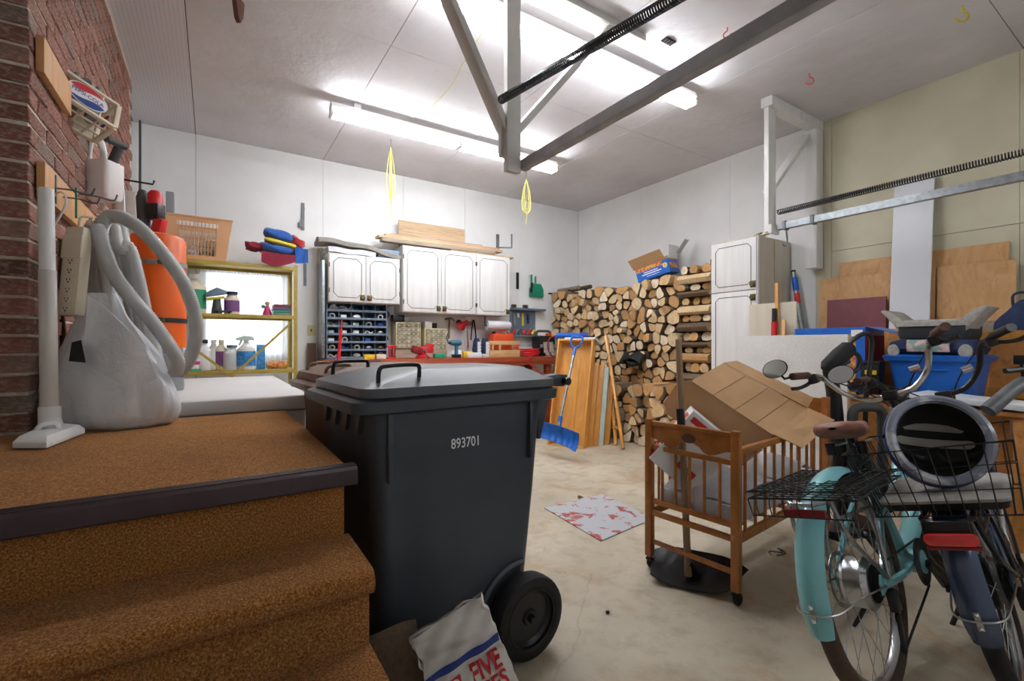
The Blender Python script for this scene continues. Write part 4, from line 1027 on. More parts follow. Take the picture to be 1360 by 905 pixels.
# ================================================================ black pusher shovel in front of the crib end
sh = thing('scraper_shovel', 'old shovel with a long wooden handle and black blade in front of the crib', 'shovel', (1.86, 1.45, 0))
h0 = pD(914, 765, 2.20); h1 = pD(901, 451, 2.27); hu = (h1-h0).normalized()
h0.z = max(h0.z, .03)
MB().tube([h0, h0+hu*.3, h0+hu*.9, h1], [.017, .016, .016, .014], 12).build('handle', 'handle_wood', sh)
MB().cyl(pD(905, 577, 2.235), pD(903, 543, 2.243), .018, n=12).build('tape', 'black_plastic', sh)
b0, b1, b2, b3 = V((1.94, 1.66, .015)), V((2.17, 1.27, .012)), V((1.90, 1.21, .012)), V((1.74, 1.50, .012))
def sblade(u, v):
    p = (b0*(1-u)+b1*u)*(1-v)+(b3*(1-u)+b2*u)*v
    return p+V((0, 0, .075*math.sin(math.pi*.5*(1-abs(2*u-1)**2))*(1-v)**2+.03*abs(2*u-1)**3))
MB().grid(sblade, 18, 10, .004).build('blade', 'coal_shovel', sh)
MB().tube([h0+V((.06, .0, -.01)), h0+hu*.06], [.024, .019], 10).build('socket', 'coal_shovel', sh)
# thin wire tangle on the concrete under the crib
c = pZ(1032, 735, 0)
MB().tube(bez([(c.x-.06, c.y, .004), (c.x-.02, c.y+.03, .004), (c.x+.02, c.y-.02, .006), (c.x+.06, c.y+.03, .004), (c.x+.03, c.y-.03, .005), (c.x-.04, c.y-.02, .004)], 30), .0025, 5).single('wire_scrap', 'ink_black', 'small tangle of dark wire on the floor under the crib', 'wire')
# ================================================================ sheets leaning on the right wall
def sheet(y0, y1, z0, z1, xb, xt, th, mat, label, name='plywood_sheet', cat='plywood', group=None, dz=0):
    # bottom edge at x=xb, top edge at x=xt (leaning on the wall)
    b = MB(); P = [V((xb, y0, z0)), V((xb, y1, z0)), V((xt, y1, z1-dz)), V((xt, y0, z1))]
    n = V((-(z1-z0), 0, xt-xb)).normalized()
    b.add(P+[p-n*th for p in P], [(0,1,2,3),(7,6,5,4),(0,4,5,1),(1,5,6,2),(2,6,7,3),(3,7,4,0)])
    return b.single(name, mat, label, cat, group, bevel=.0015, smooth=False)
# storage cupboard they stand on, mostly hidden by the bikes
cu_ = thing('storage_cupboard', 'low plywood cupboard along the right wall under the leaning sheets', 'cupboard', (4.45, .9, 0))
MB().box(4.00, -.35, .0, XR-.02, 2.02, .74).build('body', 'oak_ply', cu_, .003, False)
MB().box(3.97, -.37, .74, XR-.018, 2.035, .77).build('top', 'oak_ply', cu_, .003, False)
for k in range(3): MB().box(3.985, -.33+k*.79, .06, 4.00, .43+k*.79, .71).build('door', 'oak_ply', cu_, .003, False)
sheet(.90, 2.00, .775, 1.89, 4.86, 4.905, .012, 'fir_ply', 'tall fir plywood sheet at the back against the beige wall', group='plywood sheets on the right')
sheet(1.30, 2.14, .775, 1.748, 4.81, 4.86, .012, 'fir_ply', 'plywood sheet behind the burgundy board', group='plywood sheets on the right')
sheet(.855, 1.29, .775, 1.745, 4.81, 4.86, .012, 'fir_ply', 'plywood sheet with bold grain right of the white board', group='plywood sheets on the right')
sheet(1.60, 2.05, .775, 1.54, 4.76, 4.79, .016, 'burgundy', 'burgundy painted board leaning in front of plywood', 'painted_board', 'board')
sheet(1.31, 1.57, .775, 2.49, 4.70, 4.87, .018, 'board_white', 'tall white board leaning in front of the plywood', 'white_board', 'board', dz=.0)
sheet(1.10, 1.75, .775, 1.26, 4.62, 4.65, .016, 'oak_ply', 'low plywood offcut standing behind the blue carton and tub', group='plywood sheets on the right')
sheet(.55, 1.08, .775, 1.30, 4.62, 4.65, .03, 'lumber_old', 'old grey-brown studded board behind the booster seats', 'studded_board', 'board')
# framed cabinet door at the far right
cd = thing('cabinet_door', 'varnished wooden cabinet door with a recessed panel at the far right', 'cabinet door', (4.45, .25, .775))
a0 = pX(1295, 440, 4.45); dy0, dy1 = -.30, a0.y; dz0, dz1 = .775, a0.z
MB().box(4.44, dy0, dz0, 4.455, dy1, dz1).build('panel', 'oak_ply', cd)
for q in ((dy1-.07, dz0, dy1, dz1), (dy0, dz0, dy0+.07, dz1), (dy0+.07, dz1-.07, dy1-.07, dz1), (dy0+.07, dz0, dy1-.07, dz0+.07)):
    MB().box(4.42, q[0], q[1], 4.458, q[2], q[3]).build('frame_rail', 'tray_wood', cd, .003)
# navy bag on top of it
c = pX(1355, 424, 4.5)
nb_ = thing('fabric_bag', 'navy fabric bag slumped on top of the cabinet door at the far right', 'bag', (4.5, c.y, dz1))
MB().grid(lambda u, v: V((4.44+.10*math.sin(math.pi*v)*0+.12*v, c.y+.115-.30*u, dz1+.003+(.15+.05*math.sin(3*u))*math.sin(math.pi*min(1, .06+.94*u))**.6*math.sin(math.pi*v)**.5+.008*math.sin(15*u+4*v))), 16, 12).build('bag', 'navy_cloth', nb_, ang=80)
MB().tube(bez([(4.5, c.y+.03, dz1+.14), (4.5, c.y+.03, dz1+.24), (4.5, c.y-.05, dz1+.24), (4.5, c.y-.07, dz1+.15)], 16), .008, 6).build('handle', 'navy_cloth', nb_)
# ================================================================ blue tub with booster seats
ty0, ty1 = .87, 1.36
tub = thing('storage_tub', 'blue plastic storage tub with a lid under the booster seats', 'storage tub', (4.200, .98, .77))
tb = MB(); loft(tb, [[V((x, y, z)) for x, y, z in L_] for L_ in ([(p.x, p.y, p.z) for p in rr_loop(4.070, 4.400, ty0+.05, ty1-.05, .772, .03)], [(p.x, p.y, p.z) for p in rr_loop(4.030, 4.440, ty0+.02, ty1-.02, 1.03, .03)])]); tb.build('body', 'tub_blue', tub, ang=30)
tl2 = MB(); loft(tl2, [rr_loop(4.010, 4.460, ty0, ty1, 1.02, .03), rr_loop(4.000, 4.470, ty0-.01, ty1+.01, 1.05, .03), rr_loop(4.020, 4.450, ty0+.015, ty1-.015, 1.062, .03)]); tl2.build('lid', 'tub_blue', tub, ang=40)
MB().box(4.028, ty0+.15, .955, 4.040, ty1-.15, .967).build('lip', 'tub_blue', tub, .003)
s1 = thing('booster_seat', 'navy booster seat with a floral cushion on the blue tub', 'booster seat', (4.230, .98, 1.063))
sb1 = MB(); loft(sb1, [rr_loop(4.040, 4.420, .90, 1.33, 1.064, .06), rr_loop(4.010, 4.430, .885, 1.345, 1.10, .06), rr_loop(4.020, 4.430, .895, 1.335, 1.15, .06), rr_loop(4.070, 4.400, .94, 1.29, 1.168, .06)]); sb1.build('cushion', 'navy_cloth', s1, ang=50)
MB().grid(lambda u, v: V((4.005+.012*math.sin(math.pi*v)*-1, 1.0+.22*u, 1.085+.075*v)), 4, 4, .006).build('floral_panel', 'floral', s1)
for y in (.93, 1.30): MB().lathe([(0, 0), (.045, 0), (.04, .008), (0, .01)], 14, (4.018, y, 1.088), Matrix(((0,0,-1),(1,0,0),(0,1,0))), sx=.8).build('side_patch', 'seat_grey', s1)
s2 = thing('booster_seat', 'grey booster seat with raised arm wings on top of the stack', 'booster seat', (4.230, .98, 1.17))
sb2 = MB(); loft(sb2, [rr_loop(4.060, 4.420, .94, 1.29, 1.17, .05), rr_loop(4.050, 4.430, .93, 1.30, 1.20, .05), rr_loop(4.050, 4.430, .93, 1.30, 1.255, .05)]); sb2.build('base', 'seat_dark', s2, ang=40)
sb3 = MB(); loft(sb3, [rr_loop(4.040, 4.430, .92, 1.31, 1.255, .05), rr_loop(4.040, 4.430, .92, 1.31, 1.285, .05), rr_loop(4.080, 4.400, .96, 1.27, 1.30, .05)]); sb3.build('seat_pad', 'seat_grey', s2, ang=40)
for sg, y in ((-1, .95), (1, 1.28)):
    w = MB(); prof = [(0, -.10), (.035*sg, -.03), (.10*sg, .055), (.12*sg, .075), (.10*sg, .085), (.055*sg, .07), (-.02*sg, .0), (-.045*sg, -.08)]
    w.prism([(a, b) for a, b in prof], .26, Matrix(((0,0,1),(1,0,0),(0,1,0))), (4.070, y, 1.295)); w.build('arm_wing', 'seat_grey', s2, .012)
# black charger case with yellow label
ch = thing('charger_case', 'black equipment case with a small yellow label behind the bikes', 'case', (4.04, 1.43, .772))
MB().box(3.99, 1.375, .772, 4.09, 1.49, .985).build('case', 'black_plastic', ch, .008); MB().box(3.985, 1.37, .985, 4.095, 1.495, 1.01).build('lid', 'black_plastic', ch, .006)
MB().box(3.986, 1.39, .915, 3.991, 1.46, .945).build('label', 'yellow_plastic', ch); MB().box(3.986, 1.38, .86, 3.991, 1.485, .87).build('groove', 'grey_plastic', ch)
# white flat panel lying at the far right
MB().obox((3.80, .84, .80), (.32, .52, .03), Matrix.Rotation(.06, 3, 'X')).single('flat_white_board', 'board_white', 'white panel lying flat behind the blue bike at the far right', 'panel', bevel=.004)
tb_ = thing('side_stand', 'low wooden stand carrying the white panel at the far right', 'stand', (3.8, .84, 0))
MB().box(3.66, .60, .735, 3.95, 1.08, .76).build('top', 'oak_ply', tb_, .003)
for x in (3.68, 3.89):
    for y in (.62, 1.02): MB().box(x, y, 0, x+.04, y+.04, .74).build('leg', 'oak_ply', tb_, .003)
# ================================================================ textured white foam panel standing behind the crib
fpn = thing('insulation_board', 'textured white insulation panel standing behind the crib', 'panel', (3.6, 1.8, 0))
MB().obox((3.62, 1.81, .60), (.034, .775, 1.2), Matrix.Rotation(.02, 3, 'Y')).build('sheet', 'foam_board', fpn, .002, False)
MB().obox((3.622, 1.42, .60), (.036, .008, 1.2), Matrix.Rotation(.02, 3, 'Y')).build('edge_strip', 'lumber', fpn)
# board, sticks and tools standing between the tall cabinet and the carton
MB().obox((4.26, 2.265, .755), (.022, .42, 1.50), Matrix.Rotation(-.015, 3, 'Y')).single('beige_board', 'cab_side', 'beige board standing beside the tall cabinet', 'board', bevel=.002)
a = pX(1032, 376, 4.22); MB().bar((4.18, a.y-.02, .0), (4.22, a.y, a.z), .028, .02, (1,0,0)).single('orange_stake', 'tray_wood', 'thin orange wooden stake in front of the beige board', 'stake', bevel=.002)
t_ = thing('red_hand_tool', 'red garden tool with a black grip in front of the beige board', 'tool', (4.19, 2.17, 0))
a = pX(1029, 410, 4.19); MB().tube([(4.17, a.y, .0), (4.18, a.y, a.z-.12)], .024, 10).build('shaft', 'red_plastic', t_); MB().tube([(4.18, a.y, a.z-.14), (4.185, a.y, a.z)], .02, 10).build('grip', 'black_plastic', t_)
a = pX(1042, 425, 4.2); MB().bar((4.16, a.y, 0), (4.19, a.y, a.z), .03, .02, (1,0,0)).single('short_stake', 'board_pine', 'short pale wooden stake next to the red garden tool', 'stake', bevel=.002)
pl = thing('paint_pole', 'grey pole with a blue end leaning in the corner behind the cabinet', 'pole', (4.6, 2.1, 0))
e1 = pX(1054, 362, 4.86); e0 = pX(1065, 440, 4.80); pu = (e1-e0).normalized(); base_ = e0-pu*(e0.z-.01)/pu.z
MB().cyl(base_, e1, .024, n=12).build('tube', 'galv_steel', pl); MB().cyl(e1-pu*.19, e1-pu*.06, .027, n=12).build('blue_sleeve', 'blue_plastic', pl); MB().cyl(e1-pu*.32, e1-pu*.22, .0255, n=12).build('sticker', 'label_red', pl); MB().cyl(e1-pu*.02, e1+pu*.02, .02, n=10).build('cap', 'black_plastic', pl)
MB().bar((4.14, 2.40, 0), (4.17, 2.395, 1.18), .04, .02, (1,0,0)).single('blue_strip', 'blue_plastic', 'narrow blue strip standing against the tall cabinet', 'strip', bevel=.002)
# blue game carton
gb = thing('toy_carton', 'large blue printed toy carton behind the white panel', 'carton', (4.02, 1.72, .77))
gy0, gy1, gz1 = 1.50, 2.0, 1.262
MB().box(4.10, gy0, .775, 4.45, gy1, gz1).build('box', 'game_blue', gb, .002, False)
MB().box(4.14, gy0+.10, gz1, 4.41, gy1-.06, gz1+.0015).build('top_print', 'game_print', gb, 0, False)
MB().box(4.0985, gy0+.06, .80, 4.10, gy1-.03, gz1-.11).build('front_print', 'game_print', gb, 0, False)
MB().box(4.10, gy0-.0015, .80, 4.45, gy0, gz1-.06).build('side_print', 'towel_maroon', gb, 0, False)
MB().box(4.0975, gy0+.015, gz1-.07, 4.0995, gy0+.09, gz1-.02).build('white_label', 'ink_white', gb, 0, False)
quad(MB(), V((4.12, gy0, gz1)), V((4.42, gy0, gz1)), V((4.40, gy0-.16, gz1-.05)), V((4.15, gy0-.16, gz1-.05)), .004).build('flap', 'game_blue', gb, 0, False)
# ================================================================ black exercise machine post between crib and bikes
em = thing('exercise_machine', 'black padded exercise machine post with a looping cable', 'exercise machine', (3.2, 1.3, 0))
e = lambda x, y, d=2.86: pD(x, y, d)
pb_ = e(1112, 590); MB().box(pb_.x-.22, pb_.y-.12, .0, pb_.x+.22, pb_.y+.02, .05).build('foot', 'black_plastic', em, .01)
MB().tube([V((pb_.x, pb_.y-.03, .04)), e(1112, 585), e(1107, 520), e(1101, 492)], [.045, .045, .04, .036], 14).build('post', 'black_plastic', em)
MB().tube([e(1096, 492), e(1101, 487), e(1115, 473), e(1127, 463), e(1131, 460)], [.03, .05, .052, .05, .03], 14).build('padded_arm', 'black_matte', em)
MB().tube(bez([e(1124, 462), e(1133, 452), e(1143, 445), e(1152, 444), e(1158, 452), e(1157, 475), e(1154, 500), e(1150, 530), e(1149, 565)], 40), .014, 8).build('cable', 'black_plastic', em)
MB().tube(bez([e(1128, 466), e(1139, 472), e(1142, 482), e(1137, 492), e(1124, 499), e(1112, 502)], 30), .014, 8).build('cable', 'black_plastic', em)
MB().tube(bez([e(1110, 496), e(1118, 487), e(1128, 480)], 10), .012, 8).build('cable', 'black_plastic', em)
b2_ = lambda x, y: pD(x, y, 2.80)
gr = thing('pipe_loop', 'grey bent pipe loop handle standing behind the brown saddle', 'handle', (3.2, 1.2, 0))
g0, g1 = b2_(1132, 565), b2_(1172, 565)
MB().tube([V((g0.x, g0.y, .06))]+bez([g0, b2_(1133, 548), b2_(1139, 542), b2_(1152, 541), b2_(1165, 542), b2_(1171, 548), g1], 24)+[V((g1.x, g1.y, .06))], .028, 12).build('pipe', 'hose_dark', gr)
MB().box(min(g0.x, g1.x)-.05, min(g0.y, g1.y)-.05, 0, max(g0.x, g1.x)+.05, max(g0.y, g1.y)+.05, .06).build('foot', 'black_plastic', gr, .01)
# ================================================================ electric bicycles leaning on their kickstands
def bike_root(name, label, x, y, bearing, leanL):
    o = thing(name, label, 'bicycle', (0,0,0), 'electric bicycles', world=False)
    o.matrix_world = Matrix.Translation((x, y, 0)) @ Matrix.Rotation(math.radians(90-bearing), 4, 'Z') @ Matrix.Rotation(math.radians(-leanL), 4, 'X')
    return o
WR = .345; RY = Matrix(((1,0,0),(0,0,1),(0,-1,0)))   # lathe axis -> y
def wheel(parent, cx, rear, tyre, hubmat):
    c = V((cx, 0, WR)); w = MB().ring(c, (0,1,0), WR-.026, .026, 56, 10).build('wheel', tyre, parent, ang=60)
    MB().lathe([(WR-.055, -.013), (WR-.050, -.014), (WR-.045, -.012), (WR-.045, .012), (WR-.050, .014), (WR-.055, .013), (WR-.064, .006), (WR-.064, -.006)], 56, c, RY, closed_prof=True).build('rim', 'steel', w)
    hr, hw = (.085, .035) if rear else (.022, .035)
    MB().lathe([(0, -hw-.03), (.012, -hw-.03), (.014, -hw-.012), (hr*.8, -hw-.008), (hr, -hw+.006), (hr*.93, -hw+.012), (hr*.93, hw-.012), (hr, hw-.006), (hr*.8, hw+.008), (.014, hw+.012), (.012, hw+.03), (0, hw+.03)], 32, c, RY).build('hub', hubmat, w)
    for k in range(32):
        a = 2*math.pi*k/32; s = 1 if k % 2 else -1; da = (.30 if (k//2) % 2 else -.30)*(1.1 if rear else .8)
        p0 = c+V((hr*math.cos(a+da), s*hw, hr*math.sin(a+da))); p1 = c+V(((WR-.062)*math.cos(a), s*.003, (WR-.062)*math.sin(a)))
        MB().tube([p0, p1], .0012, 4).build('spoke', 'galv_steel', w)
    MB().lathe([(.075, 0), (.09, 0), (.09, .002), (.075, .002)], 28, c+V((0, hw+.022, 0)), RY, closed_prof=True).build('brake_disc', 'steel', w)
    for k in range(5):
        a = 2*math.pi*k/5; MB().bar(c+V((.015*math.cos(a), hw+.023, .015*math.sin(a))), c+V((.076*math.cos(a+.4), hw+.023, .076*math.sin(a+.4))), .006, .002, (0,1,0)).build('disc_arm', 'steel', w)
    return w
def fender(parent, cx, a0, a1, mat, R_=.372, w=.040, name='fender'):
    f = MB(); n = 36; m = 8
    def fn(u, v):
        a = math.radians(a0+(a1-a0)*u); t_ = (v*2-1); ww = w*(1-.25*max(0, (u-.9)/.1)**2 if a1 > a0 else 1)
        r = R_-.020*(t_**2)
        return V((cx+r*math.cos(a), ww*t_, WR+r*math.sin(a)))
    f.grid(fn, n, m, .0025); fo = f.build(name, mat, parent, ang=60)
    return fo
def make_bike(name, label, pos, frame_m, bar_m, tyre, rear_basket, hub_m):
    o = bike_root(name, label, *pos)
    w1 = wheel(o, 0, True, tyre, hub_m); wheel(o, 1.12, False, tyre, 'black_plastic')
    # drive side: cassette, derailleur, chain, crank
    for k, r in enumerate((.058, .052, .046, .040, .034, .028)): MB().lathe([(.012, 0), (r, 0), (r, .0022), (.012, .0022)], 26, (0, -.045-k*.0042, WR), RY).build('sprocket', 'black_matte', w1)
    dr = MB().box(.0, -.088, WR-.085, .045, -.062, WR-.02).build('derailleur', 'black_plastic', o, .008)
    MB().obox((.015, -.075, WR-.145), (.022, .012, .11), Matrix.Rotation(.25, 3, 'Y')).build('cage', 'black_plastic', dr, .003)
    for dx, dz in ((.02, -.105), (.0, -.185)): MB().lathe([(0, -.004), (.017, -.004), (.017, .004), (0, .004)], 14, (dx, -.075, WR+dz), RY).build('jockey_wheel', 'black_matte', dr)
    BB = V((.47, 0, .29))
    MB().lathe([(.02, 0), (.085, 0), (.085, .003), (.02, .003)], 36, BB+V((0, -.055, 0)), RY).build('chainring', 'black_plastic', o)
    MB().tube([(0, -.055, WR+.05), (.47, -.055, .375)], .004, 5).build('chain', 'black_matte', o)
    MB().tube([(.0, -.073, WR-.20), (.47, -.055, .205)], .004, 5).build('chain', 'black_matte', o)
    MB().bar(BB+V((0, -.07, 0)), BB+V((.12, -.07, -.12)), .022, .014, (0,1,0)).build('crank', 'black_plastic', o, .003); MB().bar(BB+V((0, .07, 0)), BB+V((-.12, .07, .12)), .022, .014, (0,1,0)).build('crank', 'black_plastic', o, .003)
    for s, d in ((-1, 1), (1, -1)): MB().obox(BB+V((.12*d, s*.12, -.12*d)), (.09, .08, .02)).build('pedal', 'black_plastic', o, .004)
    MB().cyl(BB+V((0, -.06, 0)), BB+V((0, .06, 0)), .042, n=16).build('bottom_bracket', frame_m, o)
    # frame
    ST = V((.30, 0, .66)); HT, HB = V((.90, 0, .86)), V((.945, 0, .72))
    fr_ = MB().tube(bez([HB+V((-.01, 0, .03)), (.82, 0, .52), (.66, 0, .38), (.50, 0, .32), BB], 20), [.034]*19+[.036]*2 if False else .036, 12, flat=.8).build('frame', frame_m, o)
    MB().tube(bez([HT+V((0, 0, -.02)), (.74, 0, .66), (.55, 0, .53), (.36, 0, .52)], 18), .020, 10).build('top_tube', frame_m, fr_)
    MB().tube([BB, ST], .020, 12).build('seat_tube', frame_m, fr_)
    for s in (-1, 1):
        MB().tube(bez([(.31, s*.018, .60), (.20, s*.045, .53), (.06, s*.062, .41), (-.005, s*.066, WR)], 16), .010, 8).build('seat_stay', frame_m, fr_)
        MB().tube(bez([(.44, s*.03, .29), (.30, s*.045, .30), (.10, s*.064, .33), (-.005, s*.066, WR)], 16), .013, 8).build('chain_stay', frame_m, fr_)
        MB().prism([(-.03, -.025), (.035, -.012), (.035, .022), (-.01, .035), (-.03, .01)], .008, Matrix(((1,0,0),(0,0,1),(0,1,0))), (-.0, s*.066-.004, WR)).build('dropout', frame_m, fr_, .003)
        MB().tube(bez([(.955, s*.045, .69), (.99, s*.055, .60), (1.06, s*.058, .44), (1.12, s*.055, WR)], 14), .014, 8).build('fork_leg', frame_m, fr_)
    MB().box(.92, -.055, .675, .985, .055, .715).build('fork_crown', frame_m, fr_, .01)
    MB().cyl(HB, HT, .024, n=14).build('head_tube', frame_m, fr_)
    MB().obox((.37, 0, .60), (.05, .05, .24), Matrix.Rotation(-.42, 3, 'Y')).build('battery', 'black_plastic', fr_, .01)
    # seat post and saddle
    MB().cyl(ST, (.245, 0, .80), .014, n=10).build('seat_post', 'black_plastic', o)
    def sad(u, v):
        # padded cruiser saddle: rounded cross-sections, wide at the rear, narrow nose
        x = .10+.33*u; e_ = max(0.02, 1-abs(2*u-1)**6)**.5
        hw = (.022+.085*(1-u)**1.25*min(1, .8+1.2*u))*e_; hh = (.034-.010*u)*e_; a = 2*math.pi*v
        sg = lambda t_: math.copysign(abs(t_)**.75, t_)
        return V((x, hw*sg(math.cos(a)), .825+.018*(1-u)**2-.010*math.sin(math.pi*u)+hh*sg(math.sin(a))))
    sd = MB(); sd.grid(sad, 26, 20); so = sd.build('saddle', 'brown_leather', o, ang=70)
    for y in (-.03, .03): MB().tube([(.18, y, .775), (.36, y, .77)], .005, 6).build('saddle_rail', 'steel', so)
    for y in (-.05, .05): MB().lathe([(.016, 0), (.018, .012), (.016, .024), (.018, .036), (.016, .045)], 10, (.18, y, .74)).build('saddle_spring', 'black_plastic', so)
    # stem, bars, grips, mirror, display
    SA = V((.875, 0, .915))
    MB().tube([HT, (.885, 0, .89), SA], .017, 10).build('stem', 'black_plastic', o)
    MB().obox(SA, (.05, .06, .045)).build('stem_clamp', 'black_plastic', o, .008)
    nb0 = len(o.children)
    for s in (-1, 1):
        bp = bez([SA, SA+V((.01, s*.09, .005)), SA+V((.0, s*.17, .07)), SA+V((-.06, s*.215, .165)), SA+V((-.15, s*.235, .185)), SA+V((-.22, s*.25, .195))], 25)
        b_ = MB().tube(bp, .0125, 10).build('handlebar', bar_m, o)
        ge = SA+V((-.33, s*.285, .202))
        MB().tube([SA+V((-.20, s*.247, .193)), ge], .0175, 12).build('grip', 'brown_grip' if bar_m == 'chrome_bar' or s > 0 else 'black_plastic', b_)
        MB().tube(bez([SA+V((-.15, s*.235, .18)), SA+V((-.19, s*.26, .155)), SA+V((-.27, s*.29, .145)), SA+V((-.32, s*.31, .15))], 12), .006, 6, flat=1.6).build('brake_lever', 'black_plastic', b_)
        MB().obox(SA+V((-.16, s*.237, .17)), (.05, .04, .045)).build('lever_clamp', 'black_plastic', b_, .008)
        MB().tube(bez([SA+V((-.14, s*.232, .165)), SA+V((.04, s*.17, .12)), SA+V((.12, s*.06, .0)), SA+V((.06, 0, -.12))], 16), .0035, 5).build('brake_cable', 'black_plastic', b_)
        if s > 0:
            mc = ge+V((-.045, .045, .055))
            MB().tube([ge, ge+V((-.02, .03, .0)), mc+V((.01, -.01, -.03))], .006, 6).build('mirror_arm', 'black_plastic', b_)
            nrm = V((-.85, .10, .05)); Rm = frame_z(nrm)
            MB().lathe([(0, -.014), (.03, -.012), (.042, -.004), (.042, .002)], 20, mc, Rm, sx=1.35).build('mirror_shell', 'black_plastic', b_)
            MB().lathe([(0, .003), (.039, .003), (.039, .001), (0, .001)], 20, mc, Rm, sx=1.35).build('mirror_glass', 'mirror', b_)
            MB().obox(SA+V((-.03, .10, .085)), (.05, .075, .022), Matrix.Rotation(.4, 3, 'Y')).build('display', 'black_plastic', b_, .006)
        else: MB().lathe([(0, -.02), (.016, -.02), (.016, .02), (0, .02)], 12, SA+V((-.02, -.13, .085)), RY).build('bell', 'chrome', b_)
    Tst = Matrix.Translation(SA) @ Matrix.Rotation(math.radians(11), 4, 'Z') @ Matrix.Rotation(math.radians(-10), 4, 'X') @ Matrix.Translation(-SA)
    for ch_ in list(o.children):
        if ch_.name.startswith('handlebar'): ch_.matrix_basis = Tst
    MB().sphere((.96, 0, .90), .035, 14, 10, (1.1, 1, 1)).build('headlight', 'black_plastic', o)
    # mudguards with wire stays
    fo = fender(o, 0, 40, 188, frame_m); fender(o, 1.12, 20, 165, frame_m)
    a = math.radians(177); fx, fz = .378*math.cos(a), WR+.378*math.sin(a)
    MB().tube(bez([(0, -.075, WR), (-.20, -.070, fz), (-.35, -.052, fz), (-.382, 0, fz), (-.35, .052, fz), (-.20, .070, fz), (0, .075, WR)], 36), .003, 6).build('fender_stay', 'steel', fo)
    MB().obox((-.378, 0, fz), (.004, .014, .05)).build('stay_bracket', 'steel', fo, .001)
    for dz in (-.018, .018): MB().sphere((-.382, 0, fz+dz), .006, 8, 6).build('stay_bolt', 'chrome', fo)
    MB().tube([(.42, .05, .27), (.36, .17, .08), (.345, .21, .115-.1)], .009, 8).build('kickstand', 'black_plastic', o)
    return o, fo
M('chrome_bar', '#d8dadc', rough=.22, metal=1)
bikeA, fA = make_bike('electric_bicycle', 'teal electric bicycle with silver handlebar and folded wire rack basket', (1.830, .603, 85.5, 13.2), 'teal_paint', 'chrome_bar', 'tyre_brown', 'folded', 'steel')
bikeB, fB = make_bike('electric_bicycle', 'dark blue electric bicycle with an open wire basket at the far right', (2.20, .363, 79.2, 16), 'navy_paint', 'black_plastic', 'rubber', 'open', 'black_plastic')
# rear rack of the teal bike
def rack(o, mat, z=.655, ref=.62, back=-.25):
    rk = MB().tube([(.16, .05, z), (back, .06, z), (back-.03, .03, z-.006), (back-.03, -.03, z-.006), (back, -.06, z), (.16, -.05, z), (.16, .05, z)], .0075, 8).build('rack', mat, o)
    for s in (-1, 1):
        MB().tube(bez([(.10, s*.055, z), (.04, s*.075, z-.12), (.0, s*.085, WR+.02)], 10), .007, 8).build('rack_leg', mat, rk)
        MB().tube(bez([(back+.02, s*.06, z), (back+.06, s*.075, z-.12), (-.01, s*.085, WR+.03)], 10), .007, 8).build('rack_leg', mat, rk)
        MB().tube([(back+.04, s*.064, z-.06), (.06, s*.066, z-.075)], .006, 8).build('rack_brace', mat, rk)
    for x in (-.14, -.02): MB().tube([(x, .058, z), (x, -.058, z)], .006, 6).build('rack_bar', mat, rk)
    return rk
rkA = rack(bikeA, 'galv_steel')
MB().box(-.285, -.06, .61, -.272, .06, .635).build('reflector', 'dark_red', rkA, .003)
# folded wire basket lying flat on the rack: two layers of mesh
fbk = thing('wire_basket', 'folded black wire basket strapped flat on the teal bicycle rack', 'wire basket', (0,0,0), world=False); fbk.matrix_world = bikeA.matrix_world @ Matrix.Translation((0, 0, .668))
bx0, bx1, by = -.30, .13, .155
for zz in (.0, .022):
    MB().tube([(bx0, -by, zz), (bx1, -by, zz), (bx1, by, zz), (bx0, by, zz)], .0028, 6, closed=True).build('rim_wire', 'black_wire', fbk)
    for k in range(13):
        x = bx0+(bx1-bx0)*(k+.5)/13+(.008 if zz else 0); MB().tube([(x, -by, zz), (x, by, zz)], .0020, 5).build('wire', 'black_wire', fbk)
    for k in range(9):
        y = -by+2*by*(k+.5)/9+(.007 if zz else 0); MB().tube([(bx0, y, zz+.003), (bx1, y, zz+.003)], .0020, 5).build('wire', 'black_wire', fbk)
MB().tube([(bx0-.006, -by, .0), (bx0-.012, -by+.01, -.05), (bx0-.012, by-.01, -.05), (bx0-.006, by, .0)], .0025, 6).build('rim_wire', 'black_wire', fbk)
for k in range(7):
    y = -by+.03+(2*by-.06)*k/6; MB().tube([(bx0-.006, y, .006), (bx0-.016, y, -.015), (bx0-.012, y, -.05)], .0018, 5).build('wire', 'black_wire', fbk)
# rack, reflector and open wire basket of the dark blue bike
rkB = rack(bikeB, 'black_plastic', .625, .57, -.30)
MB().prism(rrect(.125, .036, .017, 5), .012, Matrix(((0,0,-1),(-1,0,0),(0,1,0))), (-.345, 0, .578)).build('reflector', 'reflector_red', rkB, .003)
MB().box(-.352, -.062, .548, -.333, .062, .556).build('tail_light', 'dark_red', rkB, .002)
MB().box(-.338, -.05, .56, -.325, .05, .625).build('reflector_bracket', 'black_plastic', rkB, .003)
obk = thing('wire_basket', 'open black wire basket on the rear rack of the dark blue bicycle', 'wire basket', (0,0,0), world=False); obk.matrix_world = bikeB.matrix_world @ Matrix.Translation((0, 0, .637))
x0, x1, y0 = -.315, .10, .170; X0, X1, Y0, HZ = -.345, .13, .205, .205
bl_ = lambda f: [V((x0+(X0-x0)*f, -y0-(Y0-y0)*f, HZ*f)), V((x1+(X1-x1)*f, -y0-(Y0-y0)*f, HZ*f)), V((x1+(X1-x1)*f, y0+(Y0-y0)*f, HZ*f)), V((x0+(X0-x0)*f, y0+(Y0-y0)*f, HZ*f))]
for f, r in ((0, .003), (.36, .002), (.70, .002), (1, .0035)): MB().tube(bl_(f), r, 6, closed=True).build('rim_wire' if f in (0, 1) else 'ring_wire', 'black_wire', obk)
b0_, b1_ = bl_(0), bl_(1)
